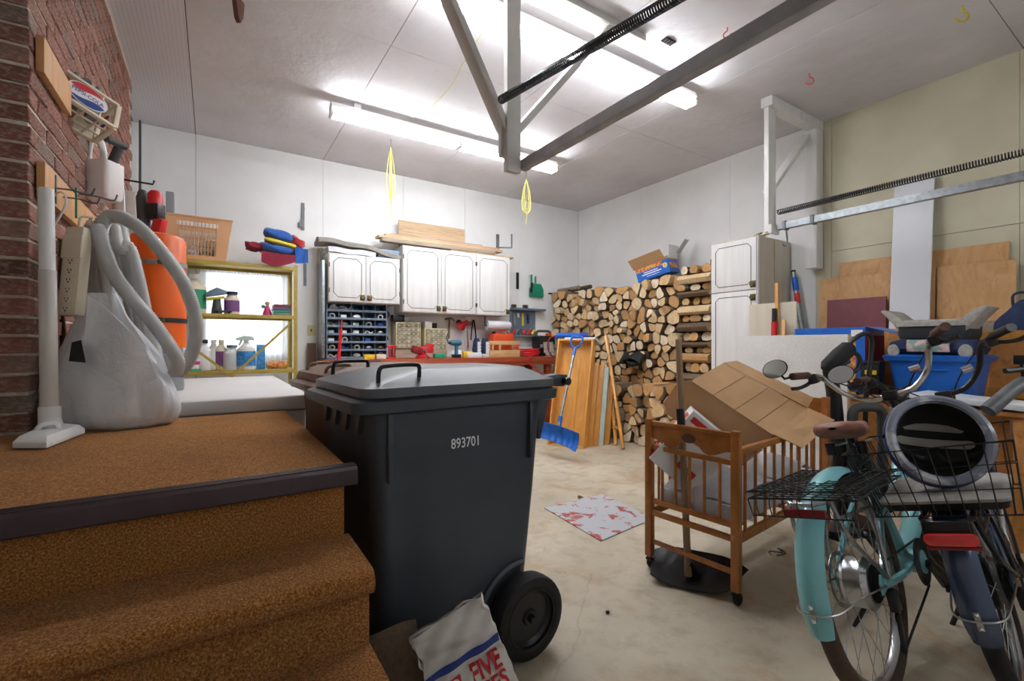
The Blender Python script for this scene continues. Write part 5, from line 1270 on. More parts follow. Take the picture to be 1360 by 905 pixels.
for e_ in range(4):
    n_ = 10 if e_ % 2 else 13
    for k in range(n_):
        t0 = (k+.5)/n_; p0 = b0_[e_].lerp(b0_[(e_+1) % 4], t0); p1 = b1_[e_].lerp(b1_[(e_+1) % 4], t0); MB().tube([p0, p1], .0019, 5).build('wire', 'black_wire', obk)
for k in range(9): y = -y0+2*y0*(k+.5)/9; MB().tube([(x0, y, 0), (x1, y, 0)], .0019, 5).build('wire', 'black_wire', obk)
pd = thing('basket_pad', 'grey padded board lying in the bottom of the wire basket', 'pad', (0,0,0), world=False); pd.matrix_world = bikeB.matrix_world @ Matrix.Translation((-.11, 0, .645))
g = MB(); loft(g, [rr_loop(-.17, .17, -.145, .145, 0, .03), rr_loop(-.18, .18, -.152, .152, .022, .03)]); g.build('base', 'black_plastic', pd)
g = MB(); loft(g, [rr_loop(-.185, .185, -.155, .155, .023, .03), rr_loop(-.188, .188, -.158, .158, .032, .03), rr_loop(-.17, .17, -.14, .14, .042, .03)]); g.build('top', 'seat_grey', pd)
# helmet lying upside down in the basket, opening towards the camera
hm = thing('bicycle_helmet', 'white and blue bicycle helmet lying upside down in the wire basket', 'helmet', (0,0,0), world=False)
hc = pD(1246, 583, 1.50); zax = V((-.86, -.40, .34)).normalized(); xax = V((0, 0, 1)).cross(zax).normalized(); yax = zax.cross(xax)
hm.matrix_world = Matrix.Translation(hc) @ Matrix((xax, yax, zax)).transposed().to_4x4()
hx, hy, hz = .130, .142, .13
def shell(k, zt, th0):
    return lambda u, v: V((k*hx*math.sin(math.pi*.5*(th0+(1-th0)*v))*math.cos(2*math.pi*u), k*hy*math.sin(math.pi*.5*(th0+(1-th0)*v))*math.sin(2*math.pi*u), -hz*k*math.cos(math.pi*.5*(th0+(1-th0)*v))+zt))
g = MB(); g.grid(shell(1.0, 0, .02), 48, 14); g.build('shell', 'helmet_white', hm, ang=70)
g = MB(); g.grid(shell(.86, .004, .02), 40, 12); g.build('liner', 'black_matte', hm, ang=70)
g = MB(); n_ = 48; g.tube([(hx*.93*math.cos(2*math.pi*k/n_), hy*.93*math.sin(2*math.pi*k/n_), .004+.012*math.cos(4*math.pi*k/n_)) for k in range(n_)], .0145, 8, closed=True, flat=1.0); g.build('rim', 'helmet_white', hm)
g = MB(); g.tube([(hx*.985*math.cos(2*math.pi*k/n_), hy*.985*math.sin(2*math.pi*k/n_), -.034+.012*math.cos(4*math.pi*k/n_)) for k in range(n_)], .011, 8, closed=True); g.build('blue_band', 'helmet_blue', hm)
for k, a in enumerate((-150, -118, -90, -62, -30, 150, 30)):
    r_ = math.radians(a); g = MB(); dx, dy = math.cos(r_), math.sin(r_)
    g.tube([V((hx*dx*s_, hy*dy*s_, z_)) for s_, z_ in ((1.0, -.035), (.93, -.07), (.72, -.112))], [.006, .014, .005], 6, flat=.6); g.build('vent', 'ink_black', hm)
for y in (.045, -.0): MB().tube(bez([(-.12, y, -.04), (-.05, y*1.2, -.085), (.05, y*1.2, -.085), (.12, y, -.04)], 14), .014, 6, flat=.4).build('pad', 'grey_cloth', hm)
for s in (-1, 1): MB().tube(bez([(s*.14, 0, -.01), (s*.10, -.03, -.04), (s*.03, -.06, -.05), (0, -.04, -.03)], 14), .007, 6, flat=.3).build('strap', 'black_matte', hm)
# handlebar of a further bicycle at the edge of the picture
gx = thing('bicycle_handlebar', 'grey bicycle handlebar with black levers at the right edge behind the helmet', 'handlebar', tuple(pD(1345, 530, 2.0)))
gq = lambda x, y, d=2.0: pD(x, y, d)
MB().tube(bez([gq(1312, 546), gq(1325, 535), gq(1345, 518), gq(1375, 500)], 12), [.03]*4+[.028]*9, 12).build('tube', 'dark_steel', gx)
MB().tube([gq(1335, 493), gq(1372, 489)], .012, 8).build('lever', 'black_plastic', gx); MB().obox(gq(1356, 478), (.05, .04, .04)).build('clamp', 'black_plastic', gx, .006)
MB().tube(bez([gq(1356, 480), gq(1360, 505), gq(1368, 520)], 8), .006, 6).build('cable', 'black_plastic', gx)
sp_ = gq(1378, 506); MB().tube([gq(1375, 500), V((sp_.x+.1, sp_.y, .6)), V((sp_.x+.2, sp_.y, .02))], .018, 8).build('stem', 'black_plastic', gx)
# ================================================================ things on the brick wall and landing
def face_quad(P, th, nrm):
    n = V(nrm).normalized(); return MB().add(P+[p+n*th for p in P], [(3,2,1,0),(4,5,6,7)]+[(i, (i+1) % 4, 4+(i+1) % 4, 4+i) for i in range(4)])
XF = XL+.006
def yz(px, py): q = pX(px, py, XL+.03); return q
for (nt_, nb, ft, fbm, lab) in (((59, 48), (58, 94.5), (95, 115), (92, 141), 'upper pine board screwed to the bricks behind the bottle crate'), ((60, 215), (60, 262), (130, 281), (128, 316), 'lower pine board with metal hooks screwed to the bricks')):
    a, b = yz(*nt_), yz(*nb); y1 = yz(*ft).y
    bd = MB().box(XF, a.y, b.z, XL+.03, y1, a.z)
    bd.single('hook_board', 'board_pine', lab, 'board', 'pine boards on the bricks', bevel=.003)
# hooks on the lower board
def whook(px, py, label, mat='dark_steel', L=.10, k=0):
    p = pX(px, py, XL+.031); t = thing('wall_hook', label, 'hook', tuple(p), 'hooks on the lower pine board')
    MB().tube(bez([p, p+V((L*.5, .0, .0)), p+V((L, 0, -.01)), p+V((L+.015, 0, .02))], 12), .0035, 6).build('prong', mat, t)
    if k: MB().box(p.x-.002, p.y-.008, p.z-.06, p.x+.003, p.y+.008, p.z+.05).build('plate', mat, t, .001)
whook(74, 250, 'small dark hook plate near the corner end of the pine board', k=1)
whook(84, 262, 'bent wire hook holding loose cable on the pine board')
whook(105, 258, 'long hook with a green plate on the pine board', 'dark_steel', .12, 0)
whook(128, 285, 'white hook carrying the vacuum hose', 'white_plastic', .14)
p = pX(100, 268, XL+.05); MB().box(p.x, p.y-.006, p.z-.07, p.x+.006, p.y+.006, p.z+.06).single('level_strip', 'green_plastic', 'thin green strip hanging from the pine board', 'strip')
g = lambda x, y, d: pD(x, y, d)
MB().tube(bez([g(69, 268, 1.82), g(74, 258, 1.80), g(84, 256, 1.78), g(88, 270, 1.76), g(78, 290, 1.76), g(70, 302, 1.78)], 30), .004, 6).single('loose_wire', 'white_plastic', 'loose loop of white wire hanging from a hook', 'wire')
# bottle crate with round emblems
cr = thing('bottle_crate', 'cream plastic bottle crate with red, white and blue PEPSI-COLA emblems', 'crate', tuple(g(140, 150, 2.25)))
BR_c = g(152, 170, 2.20); TRc = g(169, 142, 2.30); BLc = g(98, 136, 2.06); Ec = g(167, 195, 2.29)
va, vb, vc = BLc-BR_c, TRc-BR_c, Ec-BR_c
va.normalize(); vb = (vb-va*vb.dot(va)).normalized(); vc = va.cross(vb); 
if vc.dot(Ec-BR_c) < 0: vc = -vc
La, Lb, Lc = .29, .145, .145
def cp(a, b, c_): return BR_c+va*(a*La)+vb*(b*Lb)+vc*(c_*Lc)
def ce(p0, p1, w=.020): return MB().bar(p0, p1, w, w*.7, tuple(vb))
for b_ in (0, 1):
    for c_ in (0, 1): ce(cp(0, b_, c_), cp(1, b_, c_)).build('frame_bar', 'cream_plastic', cr, .003)
for a_ in (0, 1):
    for c_ in (0, 1): MB().bar(cp(a_, 0, c_), cp(a_, 1, c_), .02, .02, tuple(va)).build('frame_bar', 'cream_plastic', cr, .003)
    for b_ in (0, 1): MB().bar(cp(a_, b_, 0), cp(a_, b_, 1), .02, .02, tuple(va)).build('frame_bar', 'cream_plastic', cr, .003)
for a_ in (.22, .78):  MB().bar(cp(a_, 0, 0), cp(a_, 1, 0), .012, .006, tuple(va)).build('web', 'cream_plastic', cr)
for a_ in (.2, .4, .6, .8): MB().bar(cp(a_, 0, 0), cp(a_, 0, 1), .008, .006, tuple(va)).build('web', 'cream_plastic', cr)
for c_ in (.33, .66): MB().bar(cp(0, 0, c_), cp(1, 0, c_), .008, .006, tuple(vb)).build('web', 'cream_plastic', cr)
MB().obox(cp(.5, .5, 1.0), (La, Lb, .006), Matrix((va, vb, vc)).transposed()).build('back_panel', 'cream_plastic', cr)
for k in range(3):
    MB().lathe([(.0, 0), (.028, 0), (.028, .16), (.012, .20), (.012, .22), (0, .22)], 14, cp(.2+.3*k, .25, .5), frame_z(tuple(vb))).build('bottle_cup', 'grey_plastic', cr)
xdir, ydir = -va, vb
def emblem(cen, xd, yd, rx, ry, txt):
    xd, yd = V(xd).normalized(), V(yd).normalized(); nn = xd.cross(yd)
    if nn.dot(V((0, 0, CAM_H))-cen) < 0: nn = -nn
    n = 40; ell = [(rx*math.cos(2*math.pi*k/n), ry*math.sin(2*math.pi*k/n)) for k in range(n)]
    Rm = lambda pts, off, th: MB().add([cen+xd*x+yd*y+nn*off for x, y in pts]+[cen+xd*x+yd*y+nn*(off+th) for x, y in pts], [tuple(range(len(pts)))[::-1], tuple(range(len(pts), 2*len(pts)))]+[(i, (i+1) % len(pts), len(pts)+(i+1) % len(pts), len(pts)+i) for i in range(len(pts))])
    e_ = Rm(ell, .008, .002).build('emblem', 'ink_white', cr, smooth=False)
    def wave(x, o): return ry*(o+.16*math.sin(x/rx*math.pi))
    top = [(rx*.94*math.cos(a), ry*.94*math.sin(a)) for a in [math.pi*k/16 for k in range(17)] if ry*.94*math.sin(a) >= wave(rx*.94*math.cos(a), .36)]
    xs_ = [top[0][0]+(top[-1][0]-top[0][0])*k/8 for k in range(9)]
    Rm(top+[(x, wave(x, .36)) for x in xs_[::-1]][1:-1], .0104, .0006).build('emblem_red', 'ink_red', e_, smooth=False)
    bot = [(rx*.94*math.cos(a), ry*.94*math.sin(a)) for a in [-math.pi+math.pi*k/16 for k in range(17)] if ry*.94*math.sin(a) <= wave(rx*.94*math.cos(a), -.36)]
    xs_ = [bot[0][0]+(bot[-1][0]-bot[0][0])*k/8 for k in range(9)]
    Rm(bot+[(x, wave(x, -.36)) for x in xs_[::-1]][1:-1], .0104, .0006).build('emblem_blue', 'ink_blue', e_, smooth=False)
    tm = MB(); text_mb(tm, txt, ry*.50, cen+nn*.0112, xd, yd, .0, 0, .0004, rx*1.78/(ry*.50*5.9)); tm.build('emblem_lettering', 'ink_blue', e_, smooth=False)
emblem(cp(.42, .5, 0), xdir, ydir, .078, .062, 'PEPSI-COLA')
emblem(cp(0, .5, .5), vc, ydir, .040, .040, 'PEPSI')
MB().bar(cp(.35, 1.0, .35), cp(.35, 1.45, .35), .05, .012, tuple(vc)).build('handle_post', 'white_plastic', cr, .004)
hp = MB(); hp.tube(bez([cp(.18, 1.0, .4), cp(.18, 1.4, .4), cp(.05, 1.5, .4), cp(-.06, 1.4, .4), cp(-.06, 1.0, .4)], 16), .008, 8); hp.build('handle', 'white_plastic', cr)
# pipes poking out of the crate
MB().cyl(cp(-.1, .2, .8), cp(-.42, .5, .95), .017, n=12).single('pipe_end', 'hose_dark', 'dark pipe end poking out right of the bottle crate', 'pipe')
MB().cyl(g(119, 119, 2.25), g(113, 110, 2.2), .026, n=12).single('grey_can', 'grey_plastic', 'grey bottle lying in the top of the bottle crate', 'bottle')
# cut white jug used as a holder, with a dark tube in it
jg = thing('cut_jug', 'white plastic jug cut open as a holder hanging on the bricks', 'jug', tuple(g(136, 265, 2.45)))
jw = lambda x, y, d=2.45: g(x, y, d)
Fj = Matrix((V((_c, -_s, 0)), V((_s, _c, 0)), V((0, 0, 1)))).transposed()
jb = MB(); lz0, lz1 = jw(136, 266).z, jw(136, 217).z; jc = jw(136, 240)
def jl(w, d, z, r=.02, sx=0): return [jc+Fj@V((x+sx, y, z-jc.z)) for x, y in rrect(w, d, r, 4)]
loft(jb, [jl(.125, .10, lz0), jl(.145, .12, lz0+.02), jl(.150, .12, lz1), jl(.142, .112, lz1), jl(.13, .10, lz0+.03)], True, True); jb.build('body', 'white_plastic', jg, ang=30)
MB().tube(bez([jw(119, 225), jw(119, 200), jw(124, 184), jw(132, 185), jw(137, 200), jw(138, 222)], 24), .016, 10, flat=.7).build('handle', 'white_plastic', jg)
MB().cyl(jw(143, 230), jw(158, 196), .022, n=14).single('black_tube', 'hose_dark', 'dark grey tube standing in the cut white jug', 'tube')
wr = MB(); wr.tube(bez([jw(157, 218, 2.5), jw(161, 235, 2.5), jw(164, 260, 2.5), jw(165, 290, 2.5)], 12), .006, 6); wr.single('white_cable', 'white_plastic', 'white cable hanging beside the cut jug', 'cable')
wk = lambda x, y, d=3.0: g(x, y, d)
MB().box(wk(155, 250).x, wk(155, 250).y, wk(155, 330).z, wk(155, 250).x+.10, wk(155, 250).y+.05, wk(155, 250).z).single('grey_case', 'beige_wand', 'narrow grey plastic case hanging behind the cut jug', 'case', bevel=.012)
MB().tube([wk(181, 330, 3.1), wk(181, 256, 3.1)], .03, 10).single('cardboard_tube', 'cardboard', 'brown cardboard tube standing behind the orange canister', 'tube')
# vertical conduit at the wall end and an L-shaped rod
q = pX(186, 240, -.58)
MB().tube([(q.x, q.y, 0.9), (q.x, q.y, pX(186, 160, -.58).z)], .010, 8).single('conduit', 'conduit', 'thin dark conduit running up the wall end beside the bricks', 'conduit')
a0_, a1_, a2_ = g(168, 239, 3.0), g(203, 245, 3.0), g(205, 240, 3.0)
MB().tube([V((XL+.002, a0_.y, a0_.z)), a1_, a2_], .006, 6).single('rod_bracket', 'black_matte', 'L-shaped black rod sticking out of the bricks', 'rod')
# ================================================================ vacuum wand and floor head
vw = thing('vacuum_wand', 'white vacuum cleaner wand with a floor head on the landing', 'vacuum wand', (0, 0, 0))
OFF[vw.name] = V((0,0,0))
fl = pZ(64, 583, ZP+.03); wt = pD(61, 251, fl.xy.length*.0+1.60); d_h = 1.56
b0w = pD(66, 560, 1.555); mid = pD(63, 360, 1.59)
MB().tube([b0w, mid], .0235, 16).build('lower_tube', 'beige_wand', vw); MB().tube([mid-V((0,0,.01)), wt], .0215, 16).build('upper_tube', 'white_plastic', vw)
MB().tube([pD(66, 562, 1.555), pD(66, 540, 1.557)], .029, 16).build('collar', 'white_plastic', vw)
nk = MB(); nk.tube(bez([pD(66, 555, 1.555), pD(68, 566, 1.55), pD(73, 574, 1.545)], 6), [.026, .028, .030, .030, .026, .024, .02][:len(bez([pD(66, 555, 1.555), pD(68, 566, 1.55), pD(73, 574, 1.545)], 6))], 14); nk.build('neck', 'white_plastic', vw)
hA, hB, hC, hD = pZ(16, 596, ZP+.004), pZ(62, 596, ZP+.004), pZ(113, 576, ZP+.004), pZ(70, 571, ZP+.004)
hd = MB(); hp_ = [hA, hB, hC, hD]; ctr = sum(hp_, V((0,0,0)))/4
hd.add(hp_+[p+V((0,0,.018)) for p in hp_]+[ctr+(p-ctr)*.82+V((0,0,.034)) for p in hp_], [(3,2,1,0)]+[(i, (i+1) % 4, 4+(i+1) % 4, 4+i) for i in range(4)]+[(4+i, 4+(i+1) % 4, 8+(i+1) % 4, 8+i) for i in range(4)]+[(8,9,10,11)])
hd.build('floor_head', 'white_plastic', vw, .004)
MB().tube(bez([ctr+V((-.03,-.01,.034)), ctr+V((-.02,-.01,.05)), ctr+V((.01,.0,.052)), ctr+V((.02,.0,.034))], 8), .006, 8, flat=1.4).build('pedal', 'white_plastic', vw)
# ================================================================ power strip
ps = thing('power_strip', 'cream power strip with six sockets hanging among the hoses', 'power strip', tuple(g(98, 420, 1.74)))
pt, pb2 = g(106, 303, 1.77), g(94, 420, 1.73); pu_ = (pt-pb2).normalized(); px_ = V((_c, -_s, 0)); px_ = (px_-pu_*px_.dot(pu_)).normalized(); pn = px_.cross(pu_)
if pn.dot(-pt+V((0,0,CAM_H))) < 0: pn = -pn
Rp = Matrix((px_, pu_, px_.cross(pu_))).transposed(); L_ = (pt-pb2).length
MB().obox((pt+pb2)/2, (.072, L_, .045), Rp).build('case', 'cream_plastic', ps, .012)
MB().obox((pt+pb2)/2+pu_*.09+pn*.02, (.074, .09, .012), Rp).build('switch_cover', 'cream_plastic', ps, .004)
for k in range(6):
    c = pb2+pu_*(.022+k*.036)+pn*.0232; so_ = MB().lathe([(0, 0), (.014, 0), (.014, .001), (0, .001)], 16, c, frame_z(pn)).build('socket', 'cream_plastic', ps)
    for dx in (-.006, .006): MB().obox(c+px_*dx+pu_*.004+pn*.001, (.0022, .008, .002), Rp).build('slot', 'ink_black', so_)
    MB().obox(c-pu_*.006+pn*.001, (.005, .005, .002), Rp).build('slot', 'ink_black', so_)
MB().tube(bez([pt-pu_*.01, pt+pu_*.04, pt+V((.03, .02, .05)), g(120, 290, 1.85)], 14), .005, 8).build('cord', 'cream_plastic', ps)
MB().tube(bez([g(120, 290, 1.86), g(135, 330, 1.80), g(147, 390, 1.78), g(149, 425, 1.77), g(143, 440, 1.80)], 20), .006, 8).single('cream_cable', 'beige_wand', 'cream cable hanging in front of the vacuum hose', 'cable')
# ================================================================ ribbed vacuum hose in loops
hs = thing('vacuum_hose', 'long ribbed light grey vacuum hose hung in loops on the bricks', 'hose', tuple(g(170, 540, 2.0)))
def ribbed(pts, r, mat, name, n=220, per=2):
    P = bez(pts, n*0+max(60, len(pts)*26)); 
    # resample evenly
    L = [0]
    for a, b in zip(P, P[1:]): L.append(L[-1]+(b-a).length)
    step = .005; m = int(L[-1]/step); out = []; j = 0
    for i in range(m+1):
        s = min(i*step, L[-1]-1e-6)
        while L[j+1] < s: j += 1
        out.append(P[j].lerp(P[j+1], (s-L[j])/max(1e-9, L[j+1]-L[j])))
    return MB().tube(out, [r*(1.0 if i % 2 else .86) for i in range(len(out))], 12).build(name, mat, hs, ang=80)
ribbed([g(150, 430, 1.92), g(143, 370, 1.90), g(134, 320, 1.88), g(137, 295, 1.86), g(155, 287, 1.86), g(185, 303, 1.86), g(215, 335, 1.88), g(243, 375, 1.90), g(258, 415, 1.93), g(260, 450, 1.95), g(250, 480, 1.96), g(236, 497, 1.97)], .027, 'hose_grey', 'hose_loop')
ribbed([g(128, 300, 1.80), g(137, 330, 1.80), g(152, 366, 1.80), g(176, 398, 1.80), g(200, 425, 1.81), g(222, 455, 1.82), g(236, 480, 1.84), g(232, 498, 1.86)], .0265, 'hose_grey', 'hose_loop')
ribbed([g(150, 300, 1.98), g(158, 330, 1.97), g(172, 330, 2.0), g(186, 380, 2.02), g(196, 430, 2.04), g(205, 470, 2.06), g(216, 510, 2.08), g(226, 530, 2.1)], .026, 'hose_grey', 'hose_loop')
ribbed([g(160, 300, 2.06), g(170, 350, 2.05), g(184, 410, 2.05), g(190, 455, 2.05), g(196, 500, 2.06)], .026, 'hose_grey', 'hose_loop')
ribbed([g(140, 320, 1.95), g(148, 370, 1.94), g(155, 410, 1.95), g(165, 440, 1.96), g(178, 470, 1.98)], .026, 'hose_grey', 'hose_loop')
ribbed([g(116, 330, 1.95), g(124, 300, 1.92), g(132, 340, 1.92), g(138, 400, 1.92), g(148, 440, 1.94)], .026, 'hose_grey', 'hose_loop')
ribbed([g(152, 310, 2.10), g(164, 370, 2.08), g(176, 430, 2.08), g(200, 490, 2.10), g(222, 528, 2.12), g(232, 545, 2.14)], .026, 'hose_grey', 'hose_loop')
ribbed([g(165, 330, 2.14), g(176, 360, 2.12), g(192, 420, 2.12), g(205, 460, 2.12), g(212, 500, 2.12)], .026, 'hose_grey', 'hose_loop')
ribbed([g(112, 360, 1.98), g(120, 330, 1.96), g(126, 370, 1.96), g(128, 420, 1.96), g(135, 450, 1.97)], .026, 'hose_grey', 'hose_loop')
# ================================================================ bulging white plastic sack
sk = thing('plastic_sack', 'bulging white plastic sack standing on the landing', 'plastic sack', tuple(pZ(150, 566, ZP)))
sc0 = pD(150, 560, 1.82); sc0.z = ZP
def sack(u, v):
    a = 2*math.pi*u
    prof = [(0, .0), (.9, .0), (1.0, .12), (.97, .3), (.80, .48), (.55, .66), (.36, .80), (.30, .90), (.26, .97)]
    f = v*(len(prof)-1); i = min(int(f), len(prof)-2); t_ = f-i
    r = prof[i][0]+(prof[i+1][0]-prof[i][0])*t_; z = prof[i][1]+(prof[i+1][1]-prof[i][1])*t_
    wr_ = 1+.05*math.sin(5*a+9*z)+.03*math.sin(11*a-7*z)+.02*math.sin(23*a+3*z)
    p = V((r*.235*wr_*math.cos(a), r*.15*wr_*math.sin(a), z*.53))
    p += V((-.055*(z**1.5), .0, 0))
    return sc0+Fj@p
skm = MB(); skm.grid(sack, 64, 26); so = skm.build('sack', 'bag_plastic', sk, ang=80)
sk2 = MB(); sk2.grid(lambda u, v: sc0+(sack(u, v*.72)-sc0)*.93+V((0,0,.006)), 40, 14); sk2.build('contents', 'cloth_white', sk, ang=80)
def fold(u, v):
    tx, ty = 116+74*u, 392+66*u**1.2; bx_, by_ = 112+98*u, 478+34*math.sin(math.pi*min(1, u*.75))
    return g(tx+(bx_-tx)*v, ty+(by_-ty)*v, 1.665+.02*math.sin(6*u+2*v)+.03*u)
MB().grid(fold, 24, 14, .003).build('fold', 'bag_plastic', sk, ang=80)
quad(MB(), g(96, 455, 1.655), g(108, 452, 1.65), g(114, 482, 1.64), g(92, 480, 1.645), .002).build('print', 'ink_black', sk)
# hanging cloths behind the wand
MB().grid(lambda u, v: g(70+22*u, 318+75*v, 1.98)+V((.012*math.sin(9*u+4*v), 0, 0)), 10, 12, .006).single('green_cloth', 'green_cloth', 'olive green cloth hanging behind the white wand', 'cloth', ang=80)
MB().grid(lambda u, v: g(66+24*u, 395+120*v, 2.0)+V((.01*math.sin(11*u+3*v), 0, 0)), 10, 12, .006).single('dark_cloth', 'dark_brown_wood', 'dark cloth hanging behind the plastic sack', 'cloth', ang=80)
# ================================================================ orange canister on a grey base
oc = thing('vacuum_canister', 'tall orange vacuum canister with metal bands behind the hoses', 'canister', (-.26, 3.1, .875))
cc = pD(210, 400, 2.55); zt, zb_ = pD(210, 318, 2.55).z, pD(210, 462, 2.55).z; cr_ = .128
MB().lathe([(0, zt+.03), (cr_*.5, zt+.028), (cr_*.9, zt+.012), (cr_, zt-.01), (cr_, zb_), (0, zb_)][::-1], 48, (cc.x, cc.y, 0)).build('drum', 'orange_plastic', oc)
MB().lathe([(0, .878), (.115, .878), (.118, .90), (.110, zb_), (0, zb_)], 40, (cc.x, cc.y, 0)).build('base', 'grey_plastic', oc)
for zz, m_ in ((pD(210, 348, 2.45).z, 'galv_steel'), (pD(210, 425, 2.45).z, 'ink_black')):
    bd = MB().lathe([(cr_+.001, zz-.012), (cr_+.005, zz-.012), (cr_+.005, zz+.012), (cr_+.001, zz+.012)], 48, (cc.x, cc.y, 0), closed_prof=True).build('band', m_, oc)
    k_ = Fj@V((.09, -.098, 0)); MB().obox((cc.x+k_.x, cc.y+k_.y, zz), (.03, .02, .02), Fj).build('latch', 'brass_antique', bd, .003)
# tools standing behind the canister
fq = pD(192, 330, 2.85)
MB().tube([V((fq.x, fq.y, .877)), fq, pD(191, 290, 2.85), pD(189, 262, 2.86), pD(189, 254, 2.87)], [.034, .034, .034, .032, .02], 12).single('foam_pipe', 'hose_dark', 'dark grey foam pipe standing behind the orange canister', 'pipe')
rt = thing('cordless_saw', 'red and black cordless tool standing behind the orange canister', 'power tool', tuple(pD(208, 312, 2.85)))
MB().tube([pD(206, 272, 2.85), pD(206, 258, 2.85), pD(206, 254, 2.85)], [.040, .038, .024], 14).build('head', 'red_plastic', rt); MB().obox(pD(207, 282, 2.85), (.075, .07, .10), Fj).build('motor', 'black_plastic', rt, .012); MB().obox(pD(211, 303, 2.85), (.06, .06, .12), Fj@Matrix.Rotation(.25, 3, 'Y')).build('grip', 'red_plastic', rt, .015)
# ================================================================ yellow steel shelf unit in front of the window
SY0, SY1 = 5.18, 5.60; SX0, SX1 = -.55, .725
zsh = [pY(330, 492, SY0).z, pY(330, 418, SY0).z, pY(330, 350, SY0).z]
su_ = thing('shelf_unit', 'yellow steel shelf unit standing in front of the window', 'shelf unit', (.1, 5.4, 0))
for x in (SX0, SX1-.035):
    for y, s in ((SY0, 1), (SY1, -1)):
        p = MB().box(x, min(y, y+s*.004), 0, x+.035, max(y, y+s*.004), zsh[2]+.02)
        xx = x if x < 0 else x+.031; p.box(xx, min(y, y+s*.035), 0, xx+.004, max(y, y+s*.035), zsh[2]+.02)
        po = p.build('upright', 'shelf_yellow', su_, .001)
        if s > 0 and x > 0:
            for k in range(22): MB().lathe([(0, 0), (.0035, 0), (.0035, .001), (0, .001)], 8, (x+.016, y-.0005, .78+k*.055), Matrix(((1,0,0),(0,0,-1),(0,1,0)))).build('hole', 'seam_dark', po)
for z in [.25]+zsh:
    sh_ = MB().box(SX0+.005, SY0+.006, z-.004, SX1-.005, SY1-.006, z).build('shelf', 'shelf_yellow', su_, .001)
    for y in (SY0+.004, SY1-.012): MB().box(SX0+.005, y, z-.034, SX1-.005, y+.008, z+.001).build('shelf_edge', 'shelf_yellow', sh_, .002)
a1, a2 = pY(388, 428, SY0-.008), pY(303, 505, SY0-.008); b1, b2 = pY(256, 462, SY0-.008), pY(308, 500, SY0-.008)
MB().bar(a1, a2, .022, .003, (0,1,0)).build('cross_brace', 'shelf_yellow', su_); MB().bar(b1+V((0,-.004,0)), b2+V((0,-.004,0)), .022, .003, (0,1,0)).build('cross_brace', 'shelf_yellow', su_)
# lace curtain in the window
def cur(x0, x1, z0, z1, y, f, ph=0): return lambda u, v: V((x0+(x1-x0)*u, y+.012*math.sin(f*u*2*math.pi+ph)*(0.5+.5*(1-v)), z0+(z1-z0)*v))
ct = thing('lace_curtain', 'white lace curtain hanging in the window behind the shelves', 'curtain', (.3, YB-.03, 1.0))
MB().grid(cur(WX0-.03, WX1+.03, .93, 1.93, YB-.045, 16), 160, 10).build('drape', 'lace', ct, ang=80)
MB().grid(cur(WX0-.04, WX1+.04, 1.87, 1.965, YB-.055, 30, 1), 180, 4).build('heading', 'lace', ct, ang=80)
MB().cyl((WX0-.06, YB-.05, 1.93), (WX1+.06, YB-.05, 1.93), .007, n=8).build('rod', 'white_plastic', ct)
# ---------------------------------------------------------------- top shelf
ST_ = zsh[2]+.002
lb_ = thing('laundry_basket', 'peach plastic laundry basket with slotted sides on the top shelf', 'laundry basket', (0, 0, 0))
OFF[lb_.name] = V((0,0,0))
x0b, x1b = pY(224, 320, SY0+.02).x, pY(300, 320, SY0+.02).x; zt_b = pY(262, 290, SY0+.02).z; Hb = zt_b-ST_
fl_ = .05
def bk(u, v, s):   # front/back side surfaces, flared
    e_ = fl_*v; y = (SY0+.02-e_) if s < 0 else (SY1-.03+e_*.5); return V((x0b-e_+(x1b-x0b+2*e_)*u, y, ST_+Hb*v))
for s in (-1, 1):
    pn_ = MB()
    for (u0, u1, v0, v1) in ((0, .2, 0, 1), (.8, 1, 0, 1), (.2, .8, 0, .1), (.2, .8, .88, 1), (.2, .8, .47, .51)):
        pn_.grid(lambda u, v, a=(u0, u1, v0, v1): bk(a[0]+(a[1]-a[0])*u, a[2]+(a[3]-a[2])*v, s), 4, 3, .004)
    pn_.build('side', 'basket_peach', lb_)['kind'] = 'stuff'
    for k in range(11):
        u = .22+.56*k/10; MB().tube([bk(u, .09, s), bk(u, .89, s)], .0045, 6).build('rib', 'basket_peach', lb_)
for s in (0, 1): MB().grid(lambda u, v: bk(s, v, -1).lerp(bk(s, v, 1), u), 6, 4, .004).build('end', 'basket_peach', lb_)
MB().tube([bk(0, 1, -1), bk(1, 1, -1), bk(1, 1, 1), bk(0, 1, 1)], .010, 8, closed=True).build('rim', 'basket_peach', lb_)
MB().box(x0b+.003, SY0+.024, ST_, x1b-.003, SY1-.034, ST_+.004).build('bottom', 'basket_peach', lb_)
for k in range(9):
    r = random.Random(k); c = V((x0b+.06+(x1b-x0b-.12)*((k % 4)/3), SY0+.10+.10*(k//4), ST_+.03+.05*(k//4)+.04*(k % 2)))
    MB().sphere(c, .05, 12, 8, (1.2, .9, .6), Matrix.Rotation(k, 3, 'Z')).single('clothes_peg_bag', 'cloth_white' if k % 3 else 'lumber_old', 'rolled cloth bundle inside the laundry basket', 'cloth', 'cloth bundles in the laundry basket')
MB().box(x0b-.03, SY0+.15, ST_+.02, x0b+.03, SY0+.25, pY(224, 256, SY0+.2).z).single('small_radio', 'grey_plastic', 'small grey device standing in the left end of the laundry basket', 'device', bevel=.006)
for k in range(3): MB().box(pY(300, 333, SY0+.03).x+.01*k, SY0+.03, ST_+k*.008, pY(332, 333, SY0+.03).x-.01*k, SY0+.25, ST_+.006+k*.008).single('magazine', ['paper', 'paper_grey', 'box_white'][k], ['bottom', 'middle', 'top'][k]+' magazine of the thin pile between basket and towels', 'magazine', 'magazines on the top shelf')
